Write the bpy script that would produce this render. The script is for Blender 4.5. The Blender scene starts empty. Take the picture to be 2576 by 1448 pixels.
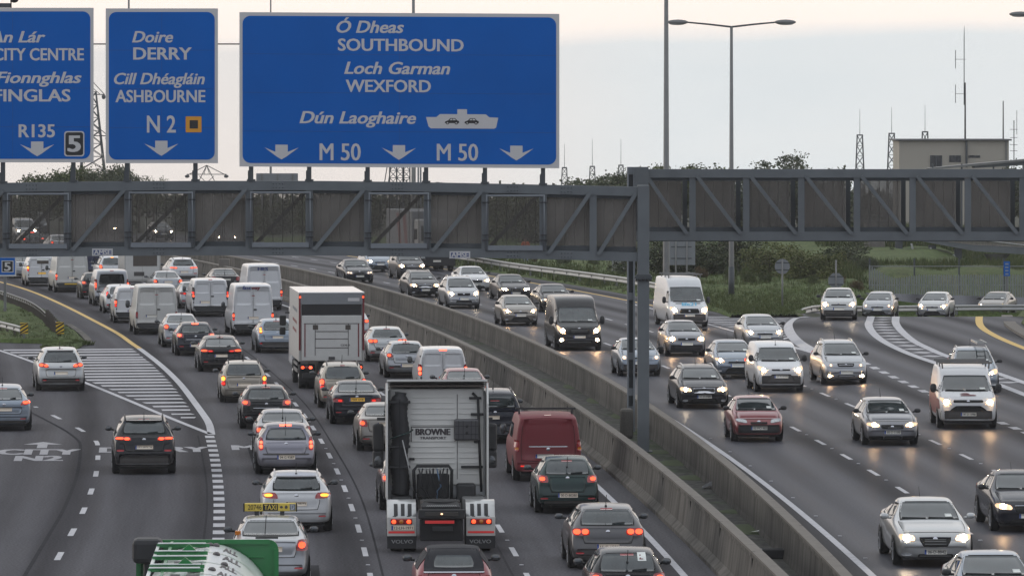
import bpy, bmesh, math, random
from math import radians as rad, sin, cos, pi, atan, atan2, sqrt
from mathutils import Vector, Matrix
from mathutils.bvhtree import BVHTree

S = bpy.context.scene
COL = S.collection
rng = random.Random(7)

# ------------------------------------------------------------------ camera
FPX, CX, HY, CAMH = 14311.0, 1288.0, 276.0, 10.64     # focal length in photo pixels (2576 wide), horizon line, eye height
cam_d = bpy.data.cameras.new('camera')
cam = bpy.data.objects.new('camera', cam_d)
COL.objects.link(cam)
cam.location = (0, 0, CAMH)
cam.rotation_euler = (rad(90), 0, 0)
cam_d.sensor_width = 36
cam_d.lens = 36 * FPX / 2576
cam_d.shift_y = -(724.0 - HY) / 2576
cam_d.clip_start = 1
cam_d.clip_end = 20000
S.camera = cam

# ------------------------------------------------------------------ sky and sun (overcast, late evening)
SUN_EL, SUN_AZ = 14, -66        # degrees; azimuth from +Y, negative to the left: low ahead on the left, veiled by cloud
W = bpy.data.worlds.new('World')
S.world = W
W.use_nodes = True
nt = W.node_tree
nt.nodes.clear()
def wn(t, **k):
    n = nt.nodes.new(t)
    for a, b in k.items(): setattr(n, a, b)
    return n
def wl(a, b): nt.links.new(a, b)
tc = wn('ShaderNodeTexCoord')
sep = wn('ShaderNodeSeparateXYZ'); wl(tc.outputs['Generated'], sep.inputs[0])
def wmath(op, a, b=None, clamp=False):
    n = wn('ShaderNodeMath', operation=op, use_clamp=clamp)
    for i, v in enumerate((a, b)):
        if v is None: continue
        if isinstance(v, (int, float)): n.inputs[i].default_value = v
        else: wl(v, n.inputs[i])
    return n.outputs[0]
def wmix(f, a, b):
    n = wn('ShaderNodeMix', data_type='RGBA')
    if isinstance(f, (int, float)): n.inputs[0].default_value = f
    else: wl(f, n.inputs[0])
    for i, v in ((6, a), (7, b)):
        if isinstance(v, tuple): n.inputs[i].default_value = (*v, 1)
        else: wl(v, n.inputs[i])
    return n.outputs[2]
mp = wn('ShaderNodeMapping'); mp.inputs['Scale'].default_value = (14, 3, 60); wl(tc.outputs['Generated'], mp.inputs[0])
nz = wn('ShaderNodeTexNoise'); nz.inputs['Scale'].default_value = 1.4; nz.inputs['Detail'].default_value = 5; wl(mp.outputs[0], nz.inputs[0])
mp2 = wn('ShaderNodeMapping'); mp2.inputs['Scale'].default_value = (60, 8, 60); wl(tc.outputs['Generated'], mp2.inputs[0])
nz2 = wn('ShaderNodeTexNoise'); nz2.inputs['Scale'].default_value = 1.0; nz2.inputs['Detail'].default_value = 6; wl(mp2.outputs[0], nz2.inputs[0])
el = sep.outputs['Z']
# height of the cloud bank's upper edge: a little lower to the left, ragged
edge = wmath('ADD', wmath('MULTIPLY', wmath('SUBTRACT', nz.outputs[0], .5), .0028), wmath('ADD', wmath('MULTIPLY', sep.outputs['X'], .020), .0128))
edge = wmath('ADD', edge, wmath('MULTIPLY', wmath('SUBTRACT', nz2.outputs[0], .5), .0016))
f_up = wmath('MULTIPLY', wmath('SUBTRACT', el, edge), 900, True)
f_up = wmath('MULTIPLY', wmath('ADD', wmath('MULTIPLY', wmath('SUBTRACT', el, edge), 300), .5, True), 1.0, True)
nz3 = wn('ShaderNodeTexNoise'); nz3.inputs['Scale'].default_value = 9; nz3.inputs['Detail'].default_value = 4
mp3 = wn('ShaderNodeMapping'); mp3.inputs['Scale'].default_value = (2, 1, 9); wl(tc.outputs['Generated'], mp3.inputs[0]); wl(mp3.outputs[0], nz3.inputs[0])
bank = wmix(nz3.outputs[0], (.78, .85, .885), (.95, .965, .96))
glow_l = wmath('MULTIPLY', wmath('SUBTRACT', wmath('MULTIPLY', sep.outputs['X'], -1.0), -.028), 22, True)   # warmer towards the left
low = wmath('SUBTRACT', 1.0, wmath('MULTIPLY', wmath('ADD', el, .03), 22, True), True)
bank = wmix(wmath('MULTIPLY', glow_l, wmath('ADD', wmath('MULTIPLY', low, .5), .45)), bank, (1.0, .88, .80))
upper = wmix(nz3.outputs[0], (1.26, 1.11, 1.00), (1.20, 1.08, .99))
horiz = wmix(f_up, bank, upper)
zen = wmath('MULTIPLY', wmath('SUBTRACT', el, .03), 2.2, True)
zenc = wmix(nz3.outputs[0], (.95, 1.02, 1.10), (1.16, 1.19, 1.24))
cloud = wmix(zen, horiz, zenc)
# the cloud is heavier and cooler in the half of the sky away from the sunset
back = wmath('MULTIPLY', wmath('SUBTRACT', .35, sep.outputs['Y']), .75, True)
cloud = wmix(back, cloud, (.72, .78, .90))
sky = wn('ShaderNodeTexSky', sky_type='NISHITA', sun_disc=False)
sky.sun_elevation = rad(SUN_EL); sky.sun_rotation = rad(SUN_AZ)
bg1 = wn('ShaderNodeBackground'); bg1.inputs[1].default_value = .05; wl(sky.outputs[0], bg1.inputs[0])
bg2 = wn('ShaderNodeBackground'); bg2.inputs[1].default_value = 1.0; wl(cloud, bg2.inputs[0])
ms = wn('ShaderNodeMixShader'); ms.inputs[0].default_value = .94
wl(bg1.outputs[0], ms.inputs[1]); wl(bg2.outputs[0], ms.inputs[2])
out = wn('ShaderNodeOutputWorld'); wl(ms.outputs[0], out.inputs[0])

sun_d = bpy.data.lights.new('sun', 'SUN'); sun_d.energy = .5; sun_d.angle = rad(30); sun_d.color = (1, .93, .86)
sun = bpy.data.objects.new('sun', sun_d); COL.objects.link(sun)
_d = Vector((sin(rad(SUN_AZ)) * cos(rad(SUN_EL)), cos(rad(SUN_AZ)) * cos(rad(SUN_EL)), sin(rad(SUN_EL))))
sun.rotation_euler = _d.to_track_quat('Z', 'Y').to_euler()
S.view_settings.view_transform = 'Standard'
S.view_settings.look = 'None'
S.view_settings.exposure = 0
S.view_settings.gamma = 1

# ------------------------------------------------------------------ helpers
def lerp(a, b, t): return a + (b - a) * t
def sst(a, b, x):
    t = max(0., min(1., (x - a) / (b - a))); return t * t * (3 - 2 * t)
def Hh(x, y):
    """height of the land above the carriageway plane: flat road, a slip road that climbs over a crest on the right, land falling away far off"""
    h = 0.
    if y > 205 and x > 9:
        x0 = 11.6 + max(0., y - 285) * .14; w = sst(x0, x0 + 3.3, x)
        if y < 270: p = .83 * sst(205, 275, y) / sst(205, 275, 270)
        elif y < 332: p = .83 - .0385 * (y - 270)
        else: p = .83 - .0385 * 62
        h += w * p
    if y > 480: h -= .0166 * (y - 480)
    return h
def G(px, py, dz=0.):
    """the point of the land seen at this place of the photograph"""
    h = 0.; x = y = 0.
    for _ in range(12):
        y = FPX * (CAMH - h) / (py - HY); x = (px - CX) * y / FPX; h = lerp(h, Hh(x, y), .7)
    return Vector((x, y, Hh(x, y) + dz))
def P(px, py, Y): return Vector(((px - CX) * Y / FPX, Y, CAMH - (py - HY) * Y / FPX))

LWc = (-2.58698743e-07, -1.26727021e-04, 4.15886156e-03, 7.10015938)
RWc = (-3.09384442e-07, -1.21570801e-04, 2.26256987e-02, 6.55636681)
def _poly(c, y):
    return ((c[0] * y + c[1]) * y + c[2]) * y + c[3]
def _pd(c, y): return (3 * c[0] * y + 2 * c[1]) * y + c[2]
def XL(y): return _poly(LWc, y) if y < 400 else _poly(LWc, 400) + _pd(LWc, 400) * (y - 400)
def XR(y): return _poly(RWc, y) if y < 400 else _poly(RWc, 400) + _pd(RWc, 400) * (y - 400)
def dXL(y): return _pd(LWc, min(y, 400))
def dXR(y): return _pd(RWc, min(y, 400))

def obj(name, verts, faces, m=None, parent=None, smooth=False, uv=None):
    me = bpy.data.meshes.new(name)
    me.from_pydata([tuple(v) for v in verts], [], faces)
    if m is not None: me.materials.append(m)
    if smooth: me.polygons.foreach_set('use_smooth', [True] * len(me.polygons))
    if uv is not None:
        ul = me.uv_layers.new(name='UVMap')
        for lp in me.loops: ul.data[lp.index].uv = uv[lp.vertex_index]
    me.update()
    o = bpy.data.objects.new(name, me); COL.objects.link(o)
    if parent is not None: o.parent = parent
    return o
def tag(o, label, cat=None, group=None):
    o['label'] = label
    if cat: o['category'] = cat
    if group: o['group'] = group
    return o
def struct(o): o['kind'] = 'structure'; return o
def empty(name, loc, label, cat, group=None, rz=0.):
    o = bpy.data.objects.new(name, None); COL.objects.link(o)
    o.empty_display_size = .3
    o.location = loc; o.rotation_euler = (0, 0, rz)
    return tag(o, label, cat, group)

class MB:
    """collects simple shapes that make ONE part"""
    def __init__(s): s.v = []; s.f = []
    def add(s, v, f):
        n = len(s.v); s.v += [tuple(p) for p in v]; s.f += [tuple(i + n for i in q) for q in f]; return s
    def box(s, a, b, ch=0.):
        x0, y0, z0 = (min(a[i], b[i]) for i in range(3)); x1, y1, z1 = (max(a[i], b[i]) for i in range(3))
        if ch <= 0:
            return s.add([(x0,y0,z0),(x1,y0,z0),(x1,y1,z0),(x0,y1,z0),(x0,y0,z1),(x1,y0,z1),(x1,y1,z1),(x0,y1,z1)],
                         [(0,3,2,1),(4,5,6,7),(0,1,5,4),(1,2,6,5),(2,3,7,6),(3,0,4,7)])
        bm = bmesh.new(); bmesh.ops.create_cube(bm, size=1)
        for v in bm.verts: v.co = Vector((lerp(x0,x1,v.co.x+.5), lerp(y0,y1,v.co.y+.5), lerp(z0,z1,v.co.z+.5)))
        bmesh.ops.bevel(bm, geom=bm.edges[:], offset=ch, segments=2, affect='EDGES', profile=.5)
        return s.bm(bm)
    def bm(s, bm, M=None):
        bm.verts.index_update()
        s.add([(M @ v.co if M else v.co) for v in bm.verts], [[v.index for v in f.verts] for f in bm.faces]); bm.free(); return s
    def bar(s, p, q, w, d, up=(0, 0, 1)):
        """a square bar from p to q, w across, d deep"""
        p, q = Vector(p), Vector(q); t = (q - p).normalized(); u = Vector(up)
        a = t.cross(u)
        if a.length < 1e-4: a = t.cross(Vector((1, 0, 0)))
        a.normalize(); b = a.cross(t).normalized()
        a *= d / 2; b *= w / 2
        return s.add([p-a-b,p+a-b,p+a+b,p-a+b,q-a-b,q+a-b,q+a+b,q-a+b], [(0,1,2,3),(7,6,5,4),(0,4,5,1),(1,5,6,2),(2,6,7,3),(3,7,4,0)])
    def tube(s, pts, r, n=8, caps=True):
        pts = [Vector(p) for p in pts]; R = r if isinstance(r, (list, tuple)) else [r] * len(pts)
        base = len(s.v); prev = None
        for i, p in enumerate(pts):
            t = (pts[min(i+1, len(pts)-1)] - pts[max(i-1, 0)]).normalized()
            a = t.cross(Vector((0, 0, 1)) if abs(t.z) < .95 else Vector((1, 0, 0))).normalized() if prev is None else (prev - t * prev.dot(t)).normalized()
            prev = a; b = t.cross(a)
            for k in range(n):
                an = 2 * pi * k / n; s.v.append(tuple(p + (a * cos(an) + b * sin(an)) * R[i]))
        for i in range(len(pts) - 1):
            for k in range(n):
                k2 = (k + 1) % n; s.f.append((base+i*n+k, base+i*n+k2, base+(i+1)*n+k2, base+(i+1)*n+k))
        if caps:
            s.f.append(tuple(base + k for k in range(n))[::-1]); s.f.append(tuple(base + (len(pts)-1)*n + k for k in range(n)))
        return s
    def lathe_x(s, prof, c, n=24):
        """profile of (x, r) turned about the x axis through c"""
        base = len(s.v); m = len(prof)
        for k in range(n):
            a = 2 * pi * k / n
            for x, r in prof: s.v.append((c[0] + x, c[1] + r * cos(a), c[2] + r * sin(a)))
        for k in range(n):
            k2 = (k + 1) % n
            for i in range(m - 1): s.f.append((base+k*m+i, base+k*m+i+1, base+k2*m+i+1, base+k2*m+i))
        return s
    def ell(s, c, r, n=12, m=8, e=1.0):
        base = len(s.v); c = Vector(c)
        sg = lambda v: math.copysign(abs(v) ** e, v)
        for i in range(m + 1):
            th = pi * i / m
            for k in range(n):
                ph = 2 * pi * k / n
                s.v.append((c.x + r[0]*sg(sin(th))*sg(cos(ph)), c.y + r[1]*sg(sin(th))*sg(sin(ph)), c.z + r[2]*sg(cos(th))))
        for i in range(m):
            for k in range(n):
                k2 = (k + 1) % n; s.f.append((base+i*n+k, base+(i+1)*n+k, base+(i+1)*n+k2, base+i*n+k2))
        return s
    def poly(s, pts, th, axis='y'):
        """flat outline (list of 3-D points) given thickness th along axis"""
        d = {'x': Vector((th,0,0)), 'y': Vector((0,th,0)), 'z': Vector((0,0,th))}[axis]
        n = len(pts); v = [Vector(p) for p in pts] + [Vector(p) + d for p in pts]
        return s.add(v, [tuple(range(n)), tuple(range(2*n-1, n-1, -1))] + [(i, i+n, (i+1)%n+n, (i+1)%n) for i in range(n)])
    def obj(s, name, m=None, parent=None, smooth=False): return obj(name, s.v, s.f, m, parent, smooth)

# ------------------------------------------------------------------ materials
def mat(name, base, rough=.6, metal=0., var=.12, scale=3., spec=.5, coat=0., bump=0., bscale=40., dirt=None, emit=None, estr=0.):
    m = bpy.data.materials.new(name); m.use_nodes = True
    n = m.node_tree.nodes; l = m.node_tree.links
    b = n['Principled BSDF']
    b.inputs['Roughness'].default_value = rough; b.inputs['Metallic'].default_value = metal
    b.inputs['Specular IOR Level'].default_value = spec
    if coat: b.inputs['Coat Weight'].default_value = coat; b.inputs['Coat Roughness'].default_value = .06
    t = n.new('ShaderNodeTexCoord')
    nz = n.new('ShaderNodeTexNoise'); nz.inputs['Scale'].default_value = scale; nz.inputs['Detail'].default_value = 5
    l.new(t.outputs['Object'], nz.inputs['Vector'])
    mx = n.new('ShaderNodeMix'); mx.data_type = 'RGBA'
    lo = tuple(c * (1 - var) for c in base); hi = tuple(min(1, c * (1 + var)) for c in base)
    mx.inputs[6].default_value = (*lo, 1); mx.inputs[7].default_value = (*hi, 1)
    l.new(nz.outputs[0], mx.inputs[0]); col = mx.outputs[2]
    if dirt:            # (colour, amount): road film thrown up on the lower bodywork
        sp = n.new('ShaderNodeSeparateXYZ'); l.new(t.outputs['Object'], sp.inputs[0])
        mr = n.new('ShaderNodeMapRange'); mr.inputs[1].default_value = dirt[2] if len(dirt) > 2 else .95; mr.inputs[2].default_value = .2; mr.inputs[3].default_value = 0; mr.inputs[4].default_value = dirt[1]
        l.new(sp.outputs['Z'], mr.inputs[0])
        mm = n.new('ShaderNodeMath'); mm.operation = 'MULTIPLY'; l.new(mr.outputs[0], mm.inputs[0]); l.new(nz.outputs[0], mm.inputs[1])
        m2 = n.new('ShaderNodeMix'); m2.data_type = 'RGBA'; m2.inputs[7].default_value = (*dirt[0], 1)
        l.new(mm.outputs[0], m2.inputs[0]); l.new(col, m2.inputs[6]); col = m2.outputs[2]
    l.new(col, b.inputs['Base Color'])
    if bump:
        nb = n.new('ShaderNodeTexNoise'); nb.inputs['Scale'].default_value = bscale; nb.inputs['Detail'].default_value = 4
        l.new(t.outputs['Object'], nb.inputs['Vector'])
        bp = n.new('ShaderNodeBump'); bp.inputs['Strength'].default_value = bump; bp.inputs['Distance'].default_value = .02
        l.new(nb.outputs[0], bp.inputs['Height']); l.new(bp.outputs[0], b.inputs['Normal'])
    if emit:
        b.inputs['Emission Color'].default_value = (*emit, 1); b.inputs['Emission Strength'].default_value = estr
    return m
_DIRT = ((.075, .065, .055), .9)
def paint(name, c, metal=0., rough=.3, d=None): return mat(name, c, rough, metal, .05, 2.5, .5, .5, dirt=d or _DIRT)
M = {}
M['white'] = paint('white_paint', (.56, .565, .57)); M['dirtywhite'] = mat('weathered_white_paint', (.38, .375, .36), .5, var=.16, scale=5, dirt=((.16, .13, .10), 1.0, 1.6))
M['cream'] = mat('grubby_white_van_paint', (.50, .495, .47), .38, var=.10, scale=3, coat=.3, dirt=((.12, .10, .08), 1.0, 1.3))
M['silver'] = paint('silver_paint', (.36, .37, .385), .7); M['lightsilver'] = paint('pale_silver_paint', (.45, .455, .45), .6)
M['lilac'] = paint('lilac_grey_paint', (.25, .243, .275), .55); M['grey'] = paint('grey_paint', (.080, .077, .080), .45); M['midgrey'] = paint('mid_grey_paint', (.21, .215, .235), .55)
_DK = ((.035, .032, .030), .8)
M['black'] = mat('black_paint', (.006, .006, .008), .2, 0., .05, 2.5, .35, .12, dirt=_DK); M['navy'] = mat('blue_black_paint', (.009, .011, .020), .22, .1, .05, 2.5, .35, .15, dirt=_DK)
M['charcoal'] = mat('charcoal_paint', (.022, .022, .027), .28, .3, .05, 2.5, .4, .2, dirt=_DK); M['beige'] = paint('beige_paint', (.32, .285, .235), .55); M['bronze'] = paint('bronze_grey_paint', (.22, .20, .175), .5)
M['bluesilver'] = paint('blue_silver_paint', (.22, .26, .31), .6); M['blue'] = paint('blue_paint', (.10, .17, .27), .5); M['red'] = paint('dark_red_paint', (.20, .012, .020), .1)
M['vanred'] = mat('red_van_paint', (.145, .009, .015), .5, var=.08, scale=3, coat=.04, dirt=((.09, .03, .028), .8, 1.3)); M['green'] = mat('dark_green_paint', (.005, .026, .023), .25, .1, .05, 2.5, .4, .2, dirt=_DK)
M['darkblue'] = mat('dark_blue_paint', (.018, .02, .05), .4)
M['glass'] = mat('car_glass', (.030, .038, .039), .05, var=.85, scale=2.6, spec=1.0)
M['tint'] = mat('privacy_glass', (.006, .007, .008), .06, var=.3, scale=1.8, spec=.6)
M['rubber'] = mat('tyre_rubber', (.013, .013, .014), .8); M['trim'] = mat('black_plastic_trim', (.017, .017, .018), .55, var=.2, scale=6)
M['dirtytrim'] = mat('dusty_plastic_bumper', (.05, .045, .042), .6, var=.25, scale=6); M['rim'] = mat('alloy_rim', (.36, .36, .37), .4, .7); M['hub'] = mat('brake_disc', (.06, .055, .05), .6, .5)
M['chrome'] = mat('chrome', (.6, .6, .62), .15, 1.0); M['seam'] = mat('panel_gap', (.006, .006, .006), .8)
M['redlens'] = mat('red_tail_lens', (.26, .010, .012), .12, spec=.6, coat=.6); M['clearlens'] = mat('clear_lamp_lens', (.42, .43, .44), .08, .3, coat=.8)
M['amberlens'] = mat('amber_lens', (.55, .17, .02), .15, coat=.5); M['reflector'] = mat('red_reflector', (.40, .015, .02), .25, coat=.5)
M['tail_on'] = mat('lit_tail_lamp', (.6, .03, .02), .2, emit=(1, .025, .01), estr=.8)
M['tail_core'] = mat('lit_tail_bulb', (.8, .1, .04), .2, emit=(1, .075, .02), estr=2.3)
M['brake_core'] = mat('lit_brake_bulb', (.8, .1, .05), .2, emit=(1, .085, .035), estr=4.2)
M['amber_on'] = mat('lit_indicator', (.9, .4, .05), .2, emit=(1, .30, .03), estr=2.4)
M['head_on'] = mat('lit_headlamp_lens', (.40, .38, .34), .15, emit=(1, .58, .27), estr=1.0)
M['head_core'] = mat('lit_headlamp_bulb', (.9, .85, .7), .15, emit=(1, .62, .32), estr=420.)
M['head_white'] = mat('lit_white_headlamp_bulb', (.9, .9, .85), .15, emit=(1, .80, .56), estr=330.)
M['head_dim'] = mat('sidelight_bulb', (.8, .7, .6), .15, emit=(1, .55, .28), estr=2.2)
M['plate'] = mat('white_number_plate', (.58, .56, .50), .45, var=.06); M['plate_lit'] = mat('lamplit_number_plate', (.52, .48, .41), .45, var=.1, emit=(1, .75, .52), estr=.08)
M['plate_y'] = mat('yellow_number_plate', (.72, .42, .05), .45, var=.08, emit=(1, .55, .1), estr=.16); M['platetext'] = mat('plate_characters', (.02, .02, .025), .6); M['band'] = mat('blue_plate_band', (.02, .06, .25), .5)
M['sticker'] = mat('white_paper_sticker', (.7, .72, .68), .6)
M['mirror'] = mat('mirror_glass', (.10, .105, .11), .12, .6, spec=.5)
M['hood'] = mat('black_fabric_hood', (.016, .016, .020), .85, bump=.3, bscale=120)
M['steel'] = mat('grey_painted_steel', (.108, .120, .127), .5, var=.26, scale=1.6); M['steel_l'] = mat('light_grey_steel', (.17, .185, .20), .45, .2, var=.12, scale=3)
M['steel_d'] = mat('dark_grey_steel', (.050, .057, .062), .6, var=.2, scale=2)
M['galv'] = mat('galvanised_steel', (.36, .36, .35), .5, .5, var=.15, scale=2); M['galv_d'] = mat('dull_galvanised_steel', (.17, .17, .165), .6, .3, var=.2, scale=1.5)
M['rustpost'] = mat('weathered_post', (.075, .062, .052), .8, var=.3, scale=3)
M['signblue'] = mat('blue_sign_face', (.0012, .100, .40), .6, var=.13, scale=.5, spec=.1); M['signwhite'] = mat('white_sign_face', (.50, .49, .485), .55, var=.03, spec=.3); M['signgrey'] = mat('grey_sign_back', (.20, .21, .22), .6, .2, var=.1)
M['signblack'] = mat('black_sign_face', (.010, .0095, .011), .55); M['signorange'] = mat('orange_sign_face', (.62, .27, .015), .55); M['signyellow'] = mat('yellow_sign_face', (.62, .40, .02), .5)
M['signseam'] = mat('sign_panel_joint', (.006, .05, .19), .6)
M['plateblue'] = mat('dark_blue_print', (.03, .05, .16), .5)
M['markw'] = mat('white_road_paint', (.44, .435, .45), .75, var=.35, scale=5, spec=.2); M['letter_paint'] = mat('faded_letter_paint', (.34, .335, .35), .8, var=.4, scale=5, spec=.2); M['marky'] = mat('yellow_road_paint', (.56, .37, .10), .7, var=.14, scale=4)
M['bark'] = mat('bark', (.07, .055, .042), .9, var=.3, scale=5, bump=.5)
M['tgreen'] = mat('tanker_green_paint', (.008, .16, .035), .35, var=.1, scale=2, coat=.3); M['tankwhite'] = mat('polished_tank_skin', (.72, .76, .74), .22, .35, var=.08, scale=1.2)
M['print'] = mat('dark_print', (.05, .042, .045), .6); M['cabwhite'] = mat('grubby_cab_paint', (.60, .59, .555), .4, var=.09, scale=2.5, coat=.25, dirt=((.20, .18, .15), .7, 2.0))
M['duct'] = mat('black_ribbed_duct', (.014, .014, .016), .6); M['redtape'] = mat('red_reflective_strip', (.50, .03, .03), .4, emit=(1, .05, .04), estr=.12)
M['tyellow'] = mat('taxi_sign_yellow', (.62, .46, .07), .45)
M['building'] = mat('pale_render', (.36, .33, .275), .85, var=.1, scale=.5); M['roofgrey'] = mat('grey_roof', (.12, .12, .12), .7); M['window'] = mat('dark_window', (.012, .014, .018), .15, spec=.6)
M['cyan'] = mat('cyan_print', (.06, .36, .55), .5); M['skin'] = mat('skin', (.45, .25, .18), .6); M['hivis'] = mat('orange_jacket', (.60, .10, .015), .7); M['trouser'] = mat('blue_grey_trousers', (.16, .19, .26), .8)

def node_mat(name):
    m = bpy.data.materials.new(name); m.use_nodes = True
    return m, m.node_tree.nodes, m.node_tree.links, m.node_tree.nodes['Principled BSDF']
def N(n, t, **k):
    o = n.new(t)
    for a, b in k.items(): setattr(o, a, b)
    return o
def nmix(n, l, f, a, b, blend='MIX'):
    o = N(n, 'ShaderNodeMix', data_type='RGBA', blend_type=blend)
    for i, v in ((0, f), (6, a), (7, b)):
        if isinstance(v, (int, float)): o.inputs[i].default_value = v
        elif isinstance(v, tuple): o.inputs[i].default_value = (*v, 1)
        else: l.new(v, o.inputs[i])
    return o.outputs[2]
def noise(n, l, vec, scale, detail=4, sc3=None, rough=.5):
    if sc3:
        mp = N(n, 'ShaderNodeMapping'); mp.inputs['Scale'].default_value = sc3; l.new(vec, mp.inputs[0]); vec = mp.outputs[0]
    o = N(n, 'ShaderNodeTexNoise'); o.inputs['Scale'].default_value = scale; o.inputs['Detail'].default_value = detail; o.inputs['Roughness'].default_value = rough
    l.new(vec, o.inputs['Vector']); return o.outputs[0]
def nramp(n, l, fac, stops):
    o = N(n, 'ShaderNodeValToRGB'); e = o.color_ramp.elements
    e[0].position, e[0].color = stops[0][0], (*stops[0][1], 1); e[1].position, e[1].color = stops[-1][0], (*stops[-1][1], 1)
    for p, c in stops[1:-1]:
        x = e.new(p); x.color = (*c, 1)
    l.new(fac, o.inputs[0]); return o.outputs[0]

def asphalt(name, base, warm, wet):
    """worn asphalt: aggregate speckle, patches, and bands along each lane (UV: u = metres across in lanes, v = metres along)"""
    m, n, l, b = node_mat(name)
    tc = N(n, 'ShaderNodeTexCoord'); uv = tc.outputs['UV']; ob = tc.outputs['Object']
    sp = N(n, 'ShaderNodeSeparateXYZ'); l.new(uv, sp.inputs[0])
    wob = noise(n, l, uv, .6, 3, (1.2, .03, 1))
    mu = N(n, 'ShaderNodeMath', operation='MULTIPLY_ADD'); l.new(wob, mu.inputs[0]); mu.inputs[1].default_value = .22; l.new(sp.outputs[0], mu.inputs[2])
    c = N(n, 'ShaderNodeMath', operation='MULTIPLY'); l.new(mu.outputs[0], c.inputs[0]); c.inputs[1].default_value = 2 * pi
    co = N(n, 'ShaderNodeMath', operation='COSINE'); l.new(c.outputs[0], co.inputs[0])
    c2 = N(n, 'ShaderNodeMath', operation='MULTIPLY'); l.new(mu.outputs[0], c2.inputs[0]); c2.inputs[1].default_value = 4 * pi
    co2 = N(n, 'ShaderNodeMath', operation='COSINE'); l.new(c2.outputs[0], co2.inputs[0])
    sm = N(n, 'ShaderNodeMath', operation='ADD'); l.new(co.outputs[0], sm.inputs[0]); l.new(co2.outputs[0], sm.inputs[1])
    f = N(n, 'ShaderNodeMapRange'); l.new(sm.outputs[0], f.inputs[0]); f.inputs[1].default_value = -1.2; f.inputs[2].default_value = 2; f.inputs[3].default_value = 0; f.inputs[4].default_value = 1
    col = nmix(n, l, f.outputs[0], tuple(x * 1.4 for x in base), tuple(x * .55 for x in warm))
    big = noise(n, l, ob, .10, 5)
    col = nmix(n, l, .45, col, nramp(n, l, big, [(.3, tuple(x * .8 for x in base)), (.7, tuple(x * 1.22 for x in warm))]))
    fine = noise(n, l, ob, 16, 2)
    col = nmix(n, l, .8, col, nramp(n, l, fine, [(.3, (.5,) * 3), (.7, (1.5,) * 3)]), 'MULTIPLY')
    strk = noise(n, l, uv, 1.0, 5, (9, .05, 1))
    col = nmix(n, l, .5, col, nramp(n, l, strk, [(.35, (.78,) * 3), (.65, (1.2,) * 3)]), 'MULTIPLY')
    l.new(col, b.inputs['Base Color'])
    rg = N(n, 'ShaderNodeMapRange'); l.new(strk, rg.inputs[0]); rg.inputs[1].default_value = .3; rg.inputs[2].default_value = .7; rg.inputs[3].default_value = .33; rg.inputs[4].default_value = .46
    df = N(n, 'ShaderNodeBsdfDiffuse'); l.new(col, df.inputs['Color']); gl = N(n, 'ShaderNodeBsdfGlossy'); l.new(rg.outputs[0], gl.inputs['Roughness']); gl.inputs['Color'].default_value = (1, .98, .96, 1)
    gw = N(n, 'ShaderNodeMapRange'); l.new(f.outputs[0], gw.inputs[0]); gw.inputs[3].default_value = wet * 1.25; gw.inputs[4].default_value = wet * .6
    mxs = N(n, 'ShaderNodeMixShader'); l.new(gw.outputs[0], mxs.inputs[0]); l.new(df.outputs[0], mxs.inputs[1]); l.new(gl.outputs[0], mxs.inputs[2])
    l.new(mxs.outputs[0], n['Material Output'].inputs['Surface'])
    bp = N(n, 'ShaderNodeBump'); bp.inputs['Strength'].default_value = .35; bp.inputs['Distance'].default_value = .008; l.new(fine, bp.inputs['Height']); l.new(bp.outputs[0], df.inputs['Normal'])
    return m
M['asphalt'] = asphalt('asphalt', (.062, .061, .068), (.058, .056, .061), .036)
M['asphalt_r'] = asphalt('darker_asphalt', (.042, .045, .057), (.023, .0235, .028), .088)

def concrete_mat():
    m, n, l, b = node_mat('stained_concrete')
    ob = N(n, 'ShaderNodeTexCoord').outputs['Object']
    col = nramp(n, l, noise(n, l, ob, .5, 6), [(.3, (.078, .073, .066)), (.7, (.135, .126, .114))])
    st = noise(n, l, ob, 1.0, 4, (2.2, 2.2, .25))
    col = nmix(n, l, .8, col, nramp(n, l, st, [(.36, (.50, .48, .45)), (.56, (1.05, 1.04, 1.02))]), 'MULTIPLY')
    col = nmix(n, l, .35, col, nramp(n, l, noise(n, l, ob, 30, 3), [(.3, (.6,) * 3), (.7, (1.3,) * 3)]), 'MULTIPLY')
    l.new(col, b.inputs['Base Color']); b.inputs['Roughness'].default_value = .85; b.inputs['Specular IOR Level'].default_value = .2
    return m
M['concrete'] = concrete_mat()
M['concrete_cap'] = mat('worn_concrete_coping', (.155, .141, .124), .85, var=.25, scale=2.5, spec=.2)
M['concrete_d'] = mat('mossy_concrete_slab', (.075, .073, .066), .9, var=.35, scale=1.2, spec=.2)

def grass_mat(name, a, b_, c):
    m, n, l, b = node_mat(name)
    ob = N(n, 'ShaderNodeTexCoord').outputs['Object']
    col = nramp(n, l, noise(n, l, ob, .35, 6), [(.3, a), (.52, b_), (.72, c)])
    col = nmix(n, l, .8, col, nramp(n, l, noise(n, l, ob, 5, 5, (1, .35, 1)), [(.3, (.5,) * 3), (.7, (1.5,) * 3)]), 'MULTIPLY')
    l.new(col, b.inputs['Base Color']); b.inputs['Roughness'].default_value = .9; b.inputs['Specular IOR Level'].default_value = .15
    return m
M['grass'] = grass_mat('rough_grass', (.046, .066, .018), (.060, .088, .024), (.092, .100, .038))
M['verge'] = grass_mat('worn_verge', (.07, .07, .032), (.06, .085, .028), (.10, .09, .05))
M['median'] = grass_mat('median_slabs', (.050, .050, .045), (.066, .064, .058), (.035, .052, .022))
M['far'] = grass_mat('far_fields', (.028, .034, .018), (.034, .036, .022), (.042, .04, .027))

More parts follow.
